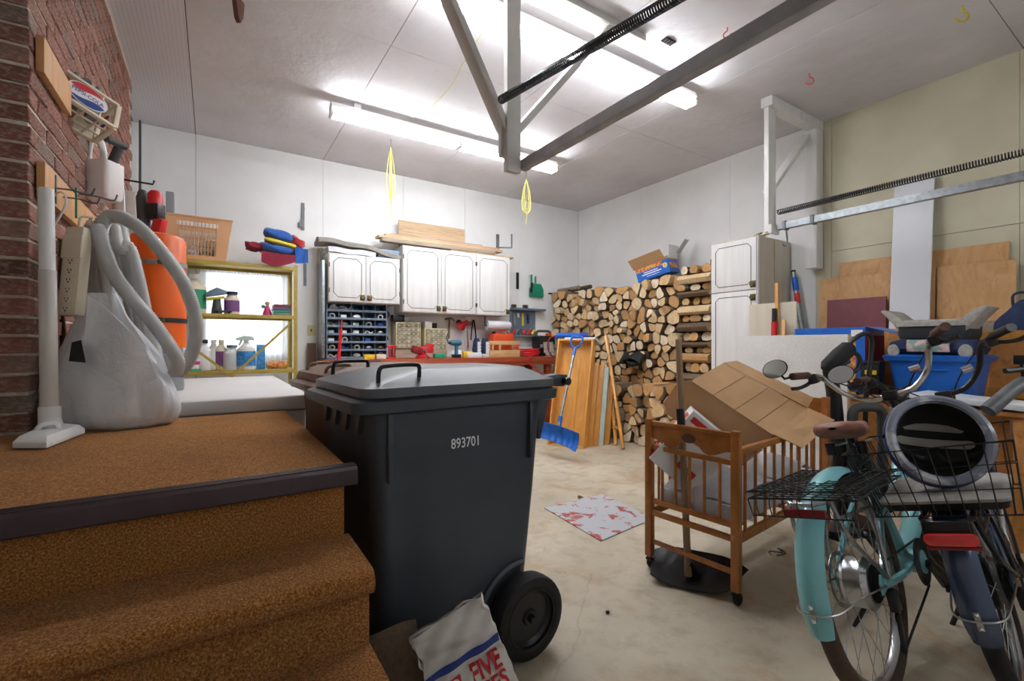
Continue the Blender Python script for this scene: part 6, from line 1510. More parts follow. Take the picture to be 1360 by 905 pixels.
def towel(px, py, rx, ry, rz, mat, label, tilt=0, seed=0):
    c = pY(px, py, SY0+.10); r = random.Random(seed); ph = [r.uniform(0, 6) for _ in range(6)]; Rm = Matrix.Rotation(tilt, 3, 'Y')
    def fn(u, v):
        a, b_ = 2*math.pi*u, math.pi*(v-.5); ca, sa = math.cos(a), math.sin(a)
        sq = lambda t_: math.copysign(abs(t_)**.6, t_)
        k = 1+.10*math.sin(3*a+ph[0]+4*v)+.06*math.sin(7*a+ph[1]-5*v)+.05*math.sin(13*v+ph[2])
        p = V((rx*sq(ca)*sq(math.cos(b_))*k, ry*sq(sa)*sq(math.cos(b_))*k, rz*sq(math.sin(b_))*(1+.18*math.sin(5*ca+ph[3])+.12*math.sin(6*sa+ph[4]))))
        q = c+Rm@p; q.z = max(q.z, ST_+.004) if q.y > SY0-.005 else q.z; return q
    b = MB(); b.grid(fn, 36, 16); return b.single('towel', mat, label, 'towel', 'towels heaped on the top shelf', ang=80)
towel(338, 328, .085, .14, .03, 'towel_maroon', 'dark red towel at the left of the towel heap', .1, 1)
towel(368, 333, .17, .14, .042, 'towel_blue', 'blue beach towel at the bottom of the heap', .12, 2)
towel(372, 325, .14, .13, .03, 'towel_yellow', 'yellow striped towel folded between the blue towels', .2, 3)
towel(371, 315, .135, .13, .05, 'towel_blue', 'blue towel on top of the towel heap', .28, 4)
towel(393, 324, .085, .13, .05, 'towel_red', 'red patterned towel on the right of the heap', .45, 5)
tw_ = lambda x, y: pY(x, y, SY0-.012)
b = MB(); b.grid(lambda u, v: tw_(347+48*u, 334+6*u+(14+8*math.sin(3*u))*v*(1-.5*u))+V((0, -.006*math.sin(8*u+2*v), 0)), 16, 8, .008); b.single('towel', 'towel_maroon', 'maroon towel corner hanging below the shelf edge', 'towel', 'towels heaped on the top shelf', ang=80)
b = MB(); b.grid(lambda u, v: tw_(392+17*u, 328+4*u+22*v*(1-.2*u))+V((0, -.006*math.sin(7*u+2*v), 0)), 10, 8, .01); b.single('towel', 'towel_blue', 'blue towel end hanging over the right shelf corner', 'towel', 'towels heaped on the top shelf', ang=80)
# ---------------------------------------------------------------- bottles and boxes
def bottle(px, ybot, ytop, wpx, z, body, cap, label, band=None, Y=5.30, shoulder=.72, neck=.35, grp='bottles on the lower shelf', name='bottle', spray=None, flat=.7):
    c = pY(px, ybot, Y); w = wpx*(Y/ray(px, ybot)[1])/FPX/2; H = (ybot-ytop)*(Y/ray(px, ybot)[1])/FPX
    t = thing(name, label, 'bottle', (c.x, Y, z), grp)
    MB().lathe([(0, 0), (w*.93, 0), (w, H*.03), (w, H*shoulder*.95), (w*.8, H*shoulder), (w*neck, H*.86), (w*neck, H*.9), (0, H*.9)], 20, (c.x, Y, z+.001), sy=flat).build('body', body, t, ang=40)
    if band: MB().lathe([(w*1.012, H*.12), (w*1.012, H*shoulder*.85)], 20, (c.x, Y, z+.001), sy=flat).build('label_band', band, t)
    if spray:
        MB().tube([(c.x, Y, z+H*.88), (c.x, Y, z+H)], w*.28, 10).build('neck', spray, t)
        MB().prism([(-w*1.0, 0), (w*.9, 0), (w*.7, H*.14), (-w*.3, H*.16), (-w*1.1, H*.07)], w*.6, Matrix(((1,0,0),(0,0,1),(0,1,0))), (c.x, Y-w*.3, z+H*.97)).build('trigger_head', spray, t, .004)
        MB().tube([(c.x-w*.5, Y, z+H*.97), (c.x-w*.75, Y, z+H*.80)], w*.12, 8).build('trigger', spray, t)
    else: MB().lathe([(w*neck*1.25, H*.88), (w*neck*1.25, H), (0, H)], 14, (c.x, Y, z+.001)).build('cap', cap, t)
    return t
zm = zsh[1]+.002; zl = zsh[0]+.002
bottle(258, 414, 362, 27, zm, 'cream_plastic', 'white_plastic', 'cream jug with a green label at the left of the middle shelf', 'label_green', Y=5.34, grp='things on the middle shelf', name='jug')
bottle(308, 414, 384, 18, zm, 'cream_plastic', 'navy_cloth', 'squat white bottle with a pink and purple label on the middle shelf', 'label_purple', Y=5.30, grp='things on the middle shelf', neck=.6)
sm = thing('spray_scrubber', 'green and yellow scrubber head on a grey spray bottle', 'scrubber', tuple(pY(288, 414, 5.3)), 'things on the middle shelf')
c = pY(288, 414, 5.3); c.z = zm
MB().lathe([(0, 0), (.045, 0), (.045, .03), (.035, .10), (.03, .16), (0, .16)], 16, c).build('bottle', 'hose_dark', sm); MB().prism([(-.10, .0), (.08, .04), (.085, .07), (.0, .10), (-.08, .05)], .09, Matrix(((1,0,0),(0,0,1),(0,1,0))), c+V((0, -.045, .155))).build('scrub_head', 'metal_greyblue', sm, .01); MB().prism([(-.08, .0), (.07, .03), (.06, .05), (-.085, .025)], .075, Matrix(((1,0,0),(0,0,1),(0,1,0))), c+V((0, -.038, .125))).build('sponge', 'hook_yellow', sm, .006)
tc_ = thing('toy_car', 'small dark green toy car on the middle shelf', 'toy', tuple(pY(296, 413, 5.22)), 'things on the middle shelf')
c = pY(296, 413, 5.22); c.z = zm
MB().obox(c+V((0, 0, .024)), (.15, .04, .02)).build('body', 'hose_dark', tc_, .006)
for dx in (-.05, .05): MB().lathe([(0, -.006), (.014, -.006), (.014, .006), (0, .006)], 12, c+V((dx, -.022, .0145)), Matrix(((1,0,0),(0,0,1),(0,1,0)))).build('wheel', 'rubber', tc_)
dl = thing('toy_doll', 'small pink toy figure beside the stacked games', 'toy', tuple(pY(355, 415, 5.3)), 'things on the middle shelf')
c = pY(355, 415, 5.3); c.z = zm
MB().lathe([(0, 0), (.045, 0), (.04, .03), (.022, .085), (.015, .10), (0, .10)], 14, c).build('dress', 'label_pink', dl); MB().sphere(c+V((0, 0, .122)), .022, 12, 8).build('head', 'cardboard', dl); MB().sphere(c+V((-.035, 0, .09)), .02, 10, 6).build('bouquet', 'label_green', dl)
for k, (m_, lab) in enumerate((('grey_plastic', 'grey'), ('label_green', 'green'), ('label_purple', 'purple'), ('burgundy', 'dark red'))):
    a, b = pY(363+k % 2, 415, 5.24), pY(387-k % 3, 415, 5.24); MB().box(a.x, 5.22, zm+k*.029, min(b.x, SX1-.05), 5.46, zm+.027+k*.029).single('board_game', m_, lab+' boxed game in the pile at the right of the middle shelf', 'game box', 'games on the middle shelf', bevel=.003)
bottle(243, 494, 462, 14, zl, 'bag_plastic', 'white_plastic', 'pale bottle at the far left of the bottom shelf', Y=5.34)
bt = thing('plastic_tub', 'small white tub with a pink stripe and green lid on the bottom shelf', 'tub', tuple(pY(254, 495, 5.26)), 'bottles on the lower shelf')
c = pY(254, 495, 5.26); c.z = zl; MB().lathe([(0, .022), (.06, .022), (.07, .12), (.072, .12)], 20, c).build('tub', 'white_plastic', bt); MB().lathe([(0, 0), (.075, 0), (.075, .02), (0, .02)], 20, c).build('lid', 'label_green', bt); MB().lathe([(.0655, .06), (.069, .09)], 20, c).build('stripe', 'label_pink', bt)
bottle(270, 496, 455, 17, zl, 'white_plastic', 'black_plastic', 'white square bottle with a black cap on the bottom shelf', 'box_white', neck=.5)
bottle(284, 496, 456, 14, zl, 'paper', 'white_plastic', 'tall pale bottle next to the white square one', None, Y=5.36)
bottle(294, 496, 456, 14, zl, 'cream_plastic', 'cream_plastic', 'cream bottle with a plum label on the bottom shelf', 'label_purple', Y=5.34)
jt = bottle(308, 496, 463, 20, zl, 'bag_plastic', 'metal_greyblue', 'translucent jug with a side handle on the bottom shelf', None, Y=5.30, name='jug', neck=.5)
bottle(327, 496, 456, 22, zl, 'white_plastic', 'white_plastic', 'white trigger spray bottle with a blue label on the bottom shelf', 'label_blue', Y=5.26, spray='mint_foam')
a, b = pY(341, 495, 5.3), pY(352, 458, 5.3); MB().box(a.x, 5.29, zl, b.x, 5.36, b.z).single('detergent_box', 'label_blue', 'narrow blue printed box beside the spray bottle', 'box', bevel=.002)
a, b = pY(355, 488, 5.28), pY(384, 488, 5.28); cn = thing('lying_can', 'patterned cardboard can lying on its side on the bottom shelf', 'can', ((a.x+b.x)/2, 5.28, zl))
MB().cyl((a.x, 5.28, zl+.042), (b.x-.02, 5.28, zl+.042), .04, n=20).build('can', 'game_print', cn); MB().cyl((a.x-.004, 5.28, zl+.042), (a.x+.004, 5.28, zl+.042), .042, n=20).build('rim', 'steel', cn)
# ---------------------------------------------------------------- small things on the wall near the shelf
a = pY(402, 288, YB); br = thing('shelf_bracket', 'dark folding bracket screwed to the white wall above the shelf unit', 'bracket', tuple(a))
MB().box(a.x-.018, YB-.012, pY(402, 306, YB).z, a.x+.018, YB, pY(402, 270, YB).z).build('plate', 'dark_steel', br, .002); MB().box(a.x-.05, YB-.03, pY(402, 303, YB).z, a.x-.02, YB, pY(402, 297, YB).z).build('foot', 'dark_steel', br, .002); MB().bar((a.x-.03, YB-.02, pY(402, 300, YB).z), (a.x+.015, YB-.02, pY(402, 277, YB).z), .012, .012).build('arm', 'dark_steel', br)
a, b = pY(403, 350, YB), pY(407, 380, YB); MB().box(a.x, YB-.008, b.z, b.x, YB, a.z).single('metal_strip', 'dark_steel', 'short steel strip on the wall behind the towels', 'strip')
a, b = pY(408, 432, YB), pY(418, 446, YB); sw = thing('wall_switch', 'cream switch plate on the white wall', 'switch', ((a.x+b.x)/2, YB, b.z)); MB().box(a.x, YB-.006, b.z, b.x, YB, a.z).build('plate', 'organiser_cream', sw, .002); MB().box((a.x+b.x)/2-.008, YB-.014, (a.z+b.z)/2-.015, (a.x+b.x)/2+.008, YB-.005, (a.z+b.z)/2+.015).build('rocker', 'brass_antique', sw)
a = pY(415, 495, 5.6); t_top = pY(415, 449, 5.66)
hw = (pY(424, 495, 5.6).x-pY(407, 495, 5.6).x)/2
MB().prism([(-hw, -.75), (hw, -.75), (.045, t_top.z-a.z), (-.045, t_top.z-a.z)], .03, Matrix(((1,0,0),(0,0,1),(0,1,0))), (a.x, 5.63, a.z-.06)).single('brown_plank', 'dark_brown_wood', 'tapered dark brown plank leaning on the white wall', 'plank', bevel=.003)
yp = pY(425, 440, 5.6); MB().box(yp.x-.008, 5.66, 0, yp.x+.008, 5.69, pY(425, 330, 5.66).z).single('yellow_strip', 'organiser_cream', 'narrow yellow strip standing at the left end of the cabinets', 'strip')
# ================================================================ wall cabinets
CY = 5.38
def wall_cab(name, label, px0, px1, zb, zt, doors, knobs, x0=None, x1=None):
    xa = pY(px0, 380, CY).x if x0 is None else x0; xb = pY(px1, 380, CY).x if x1 is None else x1
    t = thing(name, label, 'cabinet', ((xa+xb)/2, 5.55, zb), 'white wall cabinets')
    MB().box(xa, CY, zb, xb, YB-.003, zt).build('body', 'white_wood', t, .002, False)
    n = doors; w = (xb-xa-.012-(n-1)*.008)/n
    for k in range(n):
        kn = knobs[k]; kx = (w-.035) if kn == 'r' else .035
        door_panel(t, (xa+.006+k*(w+.008), CY, zb+.008), (1,0,0), (0,0,1), w, zt-zb-.016, knob=(kx, .05), inset=.045, chamf=.05)
    for k in range(n):
        hx_ = xa+.004 if knobs[k] == 'r' else xb-.012
        for zz in (zb+.1, zt-.16): MB().box(hx_, CY-.022, zz, hx_+.008, CY-.001, zz+.05).build('hinge', 'brass_antique', t)
    return t
zL0, zL1 = 1.604, 2.145; zR0, zR1 = 1.520, 2.320
wall_cab('wall_cabinet', 'short white two-door wall cabinet above the bolt shelves', 436, 530, zL0, zL1, 2, 'rl', None, 1.868)
wall_cab('wall_cabinet', 'tall white two-door wall cabinet in the middle of the row', 0, 0, zR0, zR1, 2, 'rl', 1.905, 2.89)
wall_cab('wall_cabinet', 'single-door white wall cabinet at the right end of the row', 0, 0, zR0, zR1, 1, 'r', 2.893, 3.415)
# lumber and things on the cabinets
def plank(pa, pb, w, h, label, mat='lumber', Y=None, name='lumber_board'):
    return MB().bar(pa, pb, w, h, (0, 0, 1)).single(name, mat, label, 'board', 'boards piled on the cabinets', bevel=.002)
YL = 5.50
def pl_(x0, x1, z, y, w, h, label, mat='lumber'): return MB().box(x0, y, z, x1, y+w, z+h).single('lumber_board', mat, label, 'board', 'boards piled on the cabinets', bevel=.002)
pl_(2.55, 3.50, zR1+.002, 5.40, .09, .02, 'lowest pale board sticking out past the right cabinet')
pl_(1.66, 3.20, zR1+.024, 5.39, .10, .045, 'long squared board at the bottom front of the lumber pile', 'lumber_old')
pl_(1.63, 3.33, zR1+.071, 5.42, .14, .03, 'long board with a rounded front end in the lumber pile')
pl_(1.72, 3.30, zR1+.103, 5.45, .14, .028, 'pale board near the top of the lumber pile')
pl_(1.80, 3.05, zR1+.133, 5.48, .10, .016, 'thin board on top of the lumber pile', 'lumber_old')
a, b = pY(530, 292, 5.60), pY(617, 304, 5.60); MB().box(a.x, 5.60, zR1+.024, b.x, 5.625, a.z).single('upright_board', 'lumber', 'wide board standing on edge behind the lumber pile', 'board', bevel=.002)
hk = thing('storage_hook', 'dark U-shaped storage hook at the right end of the lumber pile', 'hook', tuple(pY(665, 330, 5.6)))
a, b = pY(659, 330, 5.5), pY(673, 330, 5.5); MB().box(a.x-.02, 5.44, zR1+.135, a.x+.015, 5.47, pY(659, 313, 5.45).z+.02).build('arm', 'dark_steel', hk, .003); MB().box(b.x-.008, 5.36, zR1+.135, b.x+.006, 5.38, pY(673, 313, 5.37).z+.03).build('arm', 'dark_steel', hk, .003); MB().bar((a.x, 5.46, zR1+.14), (b.x, 5.37, zR1+.14), .03, .015).build('base', 'dark_steel', hk)
MB().grid(lambda u, v: V((.96+.92*u, 5.36+.28*v, zL1+.15+.045*math.sin(2.6*u+.4)-.10*u+.01*math.sin(13*u+5*v)-.02*abs(2*v-1))), 24, 6, .045).single('grey_tarp', 'grey_cloth', 'grey folded tarp draped along the top of the short cabinet', 'tarp', ang=80)
MB().grid(lambda u, v: V((1.06+.52*u, 5.36+.28*v, zL1+.062-.01*u+.006*math.sin(11*u+4*v))), 16, 6, .058).single('white_pillow', 'cloth_white', 'flat white cushion under the grey tarp on the short cabinet', 'cushion', ang=80)
mbx = thing('cash_box', 'grey-blue metal box at the right end of the short cabinet', 'box', (1.72, 5.5, zL1)); MB().box(1.62, 5.41, zL1+.002, 1.875, 5.62, zL1+.105).build('box', 'metal_greyblue', mbx, .004); MB().lathe([(0, 0), (.015, 0), (.015, .006), (0, .006)], 12, (1.70, 5.409, zL1+.05), Matrix(((1,0,0),(0,0,-1),(0,1,0)))).build('lock', 'ink_black', mbx)
# side panel strip and saw hanging at the left end of the short cabinet
MB().box(1.005, 5.42, .98, 1.035, 5.69, 2.06).single('perforated_upright', 'galv_steel', 'perforated grey steel upright at the left end of the bench shelves', 'upright', bevel=.002)
# ================================================================ workbench
bn = thing('workbench', 'long red-brown workbench under the wall cabinets', 'workbench', (2.5, 5.4, 0))
BZ = .966
MB().box(1.0, 5.10, BZ-.03, 3.97, YB-.005, BZ).build('top', 'bench_red', bn, .003); MB().box(1.0, 5.085, BZ-.105, 3.97, 5.11, BZ-.003).build('front_rail', 'bench_red', bn, .003); MB().box(1.0, 5.075, BZ-.06, 3.97, 5.086, BZ-.045).build('front_bead', 'bench_red', bn, .003)
MB().box(1.0, 5.078, BZ-.09, 1.55, 5.0845, BZ-.004).build('maroon_front', 'bench_maroon', bn)
for x in (1.02, 2.0, 2.95, 3.87):
    for y in (5.13, 5.60): MB().box(x, y, 0, x+.08, y+.08, BZ-.03).build('leg', 'bench_red', bn, .004)
MB().box(1.0, 5.15, .25, 3.97, 5.68, .28).build('lower_shelf', 'lumber_old', bn, .003)
for k, (x0, x1, h, m_, lab) in enumerate(((3.35, 3.75, .40, 'cardboard', 'cardboard carton under the right end of the workbench'), (2.9, 3.3, .33, 'black_plastic', 'black tool case under the workbench'), (2.2, 2.8, .38, 'cardboard', 'wide cardboard carton on the shelf under the workbench'), (1.4, 1.9, .35, 'metal_greyblue', 'grey-blue tool chest under the left of the workbench'))):
    MB().box(x0, 5.22, .282, x1, 5.60, .282+h).single('under_bench_box', m_, lab, 'box', 'boxes under the workbench', bevel=.005)
a, b = pY(702, 491, 5.09), pY(719, 500, 5.09)
MB().box(a.x, 5.06, .0, a.x+.14, 5.07+.004, a.z).single('paper_sign', 'cardboard', 'small carton flap with red print standing before the workbench', 'carton')
# ================================================================ bolt shelves
bs = thing('bolt_shelves', 'grey-blue steel pigeonhole shelves filled with hardware on the bench', 'hardware shelves', (1.38, 5.5, BZ))
ox0, ox1, oz0, oz1, oy = 1.055, 1.735, BZ+.002, 1.60, 5.44
MB().box(ox0, YB-.02, oz0, ox1, YB-.008, oz1).build('back', 'metal_greyblue', bs)
for x in (ox0, ox1-.01): MB().box(x, oy, oz0, x+.01, YB-.02, oz1).build('side', 'metal_greyblue', bs)
nr, nc = 7, 5
for i in range(nr+1):
    z = oz0+(oz1-oz0-.008)*i/nr
    MB().box(ox0+.01, oy+.012, z, ox1-.01, YB-.02, z+.006).build('shelf', 'metal_greyblue', bs); MB().box(ox0+.01, oy-.001, z, ox1-.01, oy+.011, z+.024).build('lip', 'metal_greyblue', bs, .002)
for j in range(1, nc):
    x = ox0+(ox1-ox0)*j/nc; MB().box(x-.002, oy+.02, oz0+.006, x+.002, YB-.021, oz1-.01).build('divider', 'metal_greyblue', bs)
r = random.Random(3); cols = ['white_plastic', 'paper_grey', 'blue_plastic', 'clear_bag', 'cloth_white', 'dark_steel', 'white_plastic', 'ink_blue', 'cream_plastic', 'brass_antique', 'galv_steel']
for i in range(nr-1):
    for j in range(nc):
        if r.random() < .12: continue
        cx = ox0+(ox1-ox0)*(j+.5)/nc; cz = oz0+(oz1-oz0-.008)*i/nr+.007; m_ = r.choice(cols)
        b = MB(); kind = r.randrange(4)
        if kind == 0: b.sphere((cx, oy+.05, cz+.03), .035, 8, 6, (1.3, .8, .85))
        elif kind == 1: b.tube(bez([(cx-.05, oy+.04, cz+.010), (cx-.02, oy+.05, cz+.045), (cx+.02, oy+.04, cz+.02), (cx+.05, oy+.05, cz+.04)], 12), .009, 6)
        elif kind == 2: b.box(cx-.045, oy+.03, cz, cx+.02, oy+.09, cz+.05)
        else: b.ring((cx, oy+.04, cz+.034), (.2, 1, .3), .026, .008, 14, 6)
        nm = ['part_bag', 'cable_bundle', 'part_box', 'tape_roll'][kind]
        adj = ['bottom', 'second lowest', 'third lowest', 'middle', 'second highest', 'top'][i] if i < 6 else 'top'
        b.single(nm, m_, '%s in pigeonhole %s of the %s row of bolt shelves' % (nm.replace('_', ' '), ['far left', 'left of centre', 'in the centre', 'right of centre', 'far right'][j], adj), 'hardware', 'hardware in the bolt shelves', bevel=.003 if kind == 2 else 0)
b = MB(); b.grid(lambda u, v: V((ox0+.03+.24*u, oy-.015+.10*v, oz1-.05-.09*math.sin(math.pi*v)*.4+.035*math.sin(7*u+3*v)*math.sin(3*math.pi*u))), 18, 8, .003); b.single('crumpled_bag', 'clear_bag', 'crumpled clear bag bulging out of the top left pigeonhole', 'bag', ang=80)
# red level pole in front
rp = thing('red_pole', 'red pole with a white tip standing in front of the bolt shelves', 'pole', tuple(pY(449, 488, 5.05)))
a, b = pY(449, 486, 5.04), pY(453, 437, 5.10); u_ = (b-a).normalized(); a0 = a-u_*(a.z-.01)/u_.z
MB().cyl(a0, a, .014, n=10).build('shaft', 'white_plastic', rp); MB().cyl(a, b, .016, n=10).build('red_sleeve', 'red_plastic', rp); MB().cyl(b, pY(454, 425, 5.12), .010, n=8).build('tip', 'dark_red', rp)
# ================================================================ small parts cabinets
def drawers(px0, px1, py0, py1, rows, cols_, mat, label, Y=5.50):
    a, b = pY(px0, py0, Y), pY(px1, py1, Y); t = thing('parts_cabinet', label, 'parts cabinet', ((a.x+b.x)/2, Y, b.z), 'small drawer cabinets')
    MB().box(a.x, Y, b.z, b.x, YB-.01, a.z).build('case', mat, t, .003)
    w, h = (b.x-a.x-.02)/cols_, (a.z-b.z-.02)/rows
    for i in range(rows):
        for j in range(cols_):
            x, z = a.x+.01+j*w, b.z+.01+i*h; d = MB().box(x+.002, Y-.008, z+.002, x+w-.002, Y+.005, z+h-.002).build('drawer', 'drawer_clear', t, .0015); MB().box(x+w*.35, Y-.014, z+h*.3, x+w*.65, Y-.008, z+h*.45).build('pull', 'white_plastic', d)
    return t, a, b
drawers(526, 559, 428, 463, 6, 5, 'organiser_cream', 'cream cabinet of small clear drawers left of the vise'); tcab, a, b = drawers(564, 593, 436, 465, 5, 4, 'organiser_cream', 'cabinet of small clear drawers behind the red vise')
MB().box(pY(525, 463, 5.49).x, 5.47, BZ+.002, pY(560, 463, 5.49).x, YB-.01, pY(545, 464, 5.5).z-.003).single('riser_block', 'lumber_old', 'wooden riser under the cream drawer cabinet', 'riser'); MB().box(a.x, 5.48, BZ+.002, b.x, YB-.01, b.z-.003).single('riser_block', 'lumber_old', 'wooden riser under the drawer cabinet behind the vise', 'riser')
c = pY(530, 420, 5.5); bk_ = MB().box(c.x-.07, 5.5, pY(530, 427.5, 5.5).z, c.x+.07, 5.62, pY(530, 418, 5.5).z).single('black_case', 'black_plastic', 'small black case on top of the cream drawer cabinet', 'case', bevel=.008)
c = pY(570, 434, 5.5); MB().box(c.x-.045, 5.52, a.z+.002, c.x+.05, 5.60, a.z+.085).single('white_tin', 'white_plastic', 'white tin on top of the right drawer cabinet', 'tin', bevel=.006); MB().box(c.x+.07, 5.53, a.z+.002, c.x+.12, 5.58, a.z+.07).single('dark_tin', 'black_plastic', 'dark tin on top of the right drawer cabinet', 'tin', bevel=.006)
# ================================================================ things hanging on the wall under the cabinets
def onwall(px, py, off=.02): return pY(px, py, YB-off)
c = onwall(513, 418); MB().ring(c, (0, 1, 0), .035, .009, 24, 8).single('tape_ring', 'brass_antique', 'brown tape roll hanging on the wall right of the bolt shelves', 'tape')
c = onwall(512, 446, .03); pz = thing('hanging_pliers', 'dark pliers hanging on the wall beside the drawer cabinet', 'pliers', tuple(c)); MB().tube([c+V((-.01, 0, .10)), c+V((0, 0, .03)), c+V((-.025, 0, -.05))], [.008, .014, .01], 8).build('handle', 'ink_black', pz); MB().tube([c+V((.012, 0, .10)), c+V((0, 0, .03)), c+V((.03, 0, -.05))], [.008, .014, .01], 8).build('handle', 'ink_black', pz)
hm_ = thing('claw_hammer', 'claw hammer with a wooden handle hanging under the cabinets', 'hammer', tuple(onwall(597, 440))); a, b = onwall(597, 424), onwall(596, 450); MB().bar(b, a, .022, .018, (0,1,0)).build('handle', 'handle_wood', hm_, .004); MB().tube(bez([a+V((-.06, 0, -.005)), a+V((-.02, 0, .008)), a+V((.03, 0, .008)), a+V((.07, 0, -.02))], 12), [.013]*5+[.012]*4+[.008]*4, 8).build('head', 'dark_steel', hm_)
fn_ = thing('red_funnel', 'red funnel hanging under the cabinets', 'funnel', tuple(onwall(611, 432))); c = onwall(612, 433, .08); MB().lathe([(.075, .0), (.07, .01), (.02, .07), (.014, .13), (.012, .13), (.016, .07), (.066, .01)], 20, c, Matrix.Rotation(math.radians(35), 3, 'Y')@Matrix.Rotation(math.radians(50), 3, 'X')).build('cone', 'red_plastic', fn_); MB().sphere(c+V((-.02, .02, .05)), .035, 10, 8).build('spout_cover', 'ink_black', fn_)
sc_ = thing('red_scissors', 'red-handled scissors hanging under the cabinets', 'scissors', tuple(onwall(620, 440)))
for dx in (-.022, .022): MB().ring(onwall(621, 430)+V((dx, 0, 0)), (0, 1, 0), .026, .007, 18, 6, 1).build('finger_ring', 'red_plastic', sc_)
MB().bar(onwall(621, 434), onwall(622, 462), .018, .006, (0,1,0)).build('blades', 'steel', sc_)
pp = thing('black_pliers', 'long black pliers hanging under the cabinets right of the scissors', 'pliers', tuple(onwall(629, 440)))
for dx in (-1, 1): MB().tube(bez([onwall(629, 425)+V((dx*.005, 0, 0)), onwall(629, 432)+V((dx*.02, 0, 0)), onwall(629, 445)+V((dx*.035, 0, 0)), onwall(629, 452)+V((dx*.04, 0, 0))], 10), .009, 8).build('handle', 'ink_black', pp)
# paper towel roll
a, b = pY(646, 432, 5.46), pY(676, 432, 5.46); pr = thing('paper_towel', 'white paper towel roll on a holder under the right cabinet', 'paper towel', ((a.x+b.x)/2, 5.46, a.z-.06))
MB().lathe([(.02, 0), (.066, 0), (.066, b.x-a.x), (.02, b.x-a.x)], 28, (a.x, 5.46, a.z), Matrix(((0,0,1),(1,0,0),(0,1,0))), closed_prof=True).build('roll', 'cloth_white', pr)
MB().cyl((a.x-.02, 5.46, a.z), (b.x+.03, 5.46, a.z), .014, n=10).build('spindle', 'dark_steel', pr)
for x in (a.x-.02, b.x+.03): MB().box(x-.006, 5.445, a.z-.01, x+.006, 5.475, zR0-.001).build('bracket', 'dark_steel', pr, .002)
# ================================================================ things standing on the bench
Zt = BZ+.001
def bp(px, py, Y=5.30): return pY(px, py, Y)
vs = thing('bench_vise', 'red bench vise bolted near the middle of the workbench', 'vise', (bp(563, 470, 5.2).x, 5.2, Zt)); vx = bp(562, 470, 5.2).x
MB().lathe([(0, 0), (.085, 0), (.085, .02), (.05, .04), (.05, .06), (0, .06)], 20, (vx, 5.22, Zt)).build('base', 'red_plastic', vs); MB().obox((vx-.0, 5.22, Zt+.10), (.22, .09, .08)).build('slide', 'red_plastic', vs, .02); MB().obox((vx-.07, 5.22, Zt+.10), (.12, .10, .09), Matrix.Rotation(.3, 3, 'Y')).build('rear_jaw', 'dark_red', vs, .025)
MB().prism([(-.05, -.02), (.07, -.02), (.075, .09), (.02, .10), (-.03, .05)], .11, Matrix(((1,0,0),(0,0,1),(0,1,0))), (vx+.05, 5.165, Zt+.08)).build('front_jaw', 'red_plastic', vs, .012); MB().cyl((vx-.02, 5.14, Zt+.09), (vx-.02, 5.05, Zt+.08), .012, n=8).build('screw', 'steel', vs); MB().cyl((vx-.02, 5.06, Zt+.0), (vx-.02, 5.06, Zt+.16), .007, n=8).build('handle', 'steel', vs)
cl = thing('red_clamp', 'small red clamp stand on the bench in front of the drawer cabinet', 'clamp', (bp(520, 470, 5.2).x, 5.2, Zt)); cx = bp(520, 470, 5.2).x
MB().box(cx-.05, 5.18, Zt, cx+.05, 5.24, Zt+.015).build('base', 'red_plastic', cl, .003)
for dx in (-.025, .022): MB().box(cx+dx-.008, 5.19, Zt+.015, cx+dx+.008, 5.22, Zt+.13).build('post', 'red_plastic', cl, .003)
MB().box(cx-.055, 5.185, Zt+.13, cx+.055, 5.225, Zt+.155).build('head', 'red_plastic', cl, .004)
dr_ = thing('cordless_drill', 'teal cordless drill standing on its battery on the bench', 'drill', (bp(606, 470, 5.2).x, 5.2, Zt)); dx = bp(606, 470, 5.2).x
MB().box(dx-.045, 5.16, Zt, dx+.05, 5.25, Zt+.045).build('battery', 'black_plastic', dr_, .008); MB().tube([(dx, 5.2, Zt+.04), (dx+.005, 5.2, Zt+.15)], .024, 10).build('grip', 'makita_teal', dr_); MB().tube([(dx-.075, 5.2, Zt+.185), (dx-.04, 5.2, Zt+.185), (dx+.055, 5.2, Zt+.185), (dx+.065, 5.2, Zt+.185)], [.03, .036, .036, .025], 14).build('motor', 'makita_teal', dr_)
MB().tube([(dx-.075, 5.2, Zt+.185), (dx-.11, 5.2, Zt+.19)], [.024, .014], 12).build('chuck', 'black_plastic', dr_); MB().tube([(dx-.11, 5.2, Zt+.19), (dx-.13, 5.2, Zt+.25), (dx-.11, 5.2, Zt+.30)], .01, 6).build('bit', 'dark_steel', dr_)
for s, (x_, lab) in enumerate(((634, 'left dark blue and white sneaker standing upright on the bench'), (645, 'right dark blue and white sneaker standing upright on the bench'))):
    t = thing('sneaker', lab, 'shoe', (bp(x_, 470, 5.22).x, 5.22, Zt), 'pair of sneakers on the bench'); x = bp(x_, 470, 5.22).x
    g_ = MB(); loft(g_, [[V((x+px_*1.0, 5.24+py_, Zt+z_)) for px_, py_ in rrect(w_, d_, min(w_, d_)*.4, 4)] for w_, d_, z_ in ((.085, .12, .0), (.10, .13, .03), (.10, .11, .12), (.085, .09, .20), (.05, .06, .245))]); g_.build('upper', 'navy_cloth', t, ang=50)
    MB().grid(lambda u, v: V((x-.022+.044*u, 5.168, Zt+.05+.15*v)), 4, 6, .008).build('tongue', 'cloth_white', t)
    for k in range(3): MB().tube([(x-.03, 5.163, Zt+.09+k*.04), (x+.03, 5.163, Zt+.10+k*.04)], .0035, 6).build('lace', 'white_plastic', t)
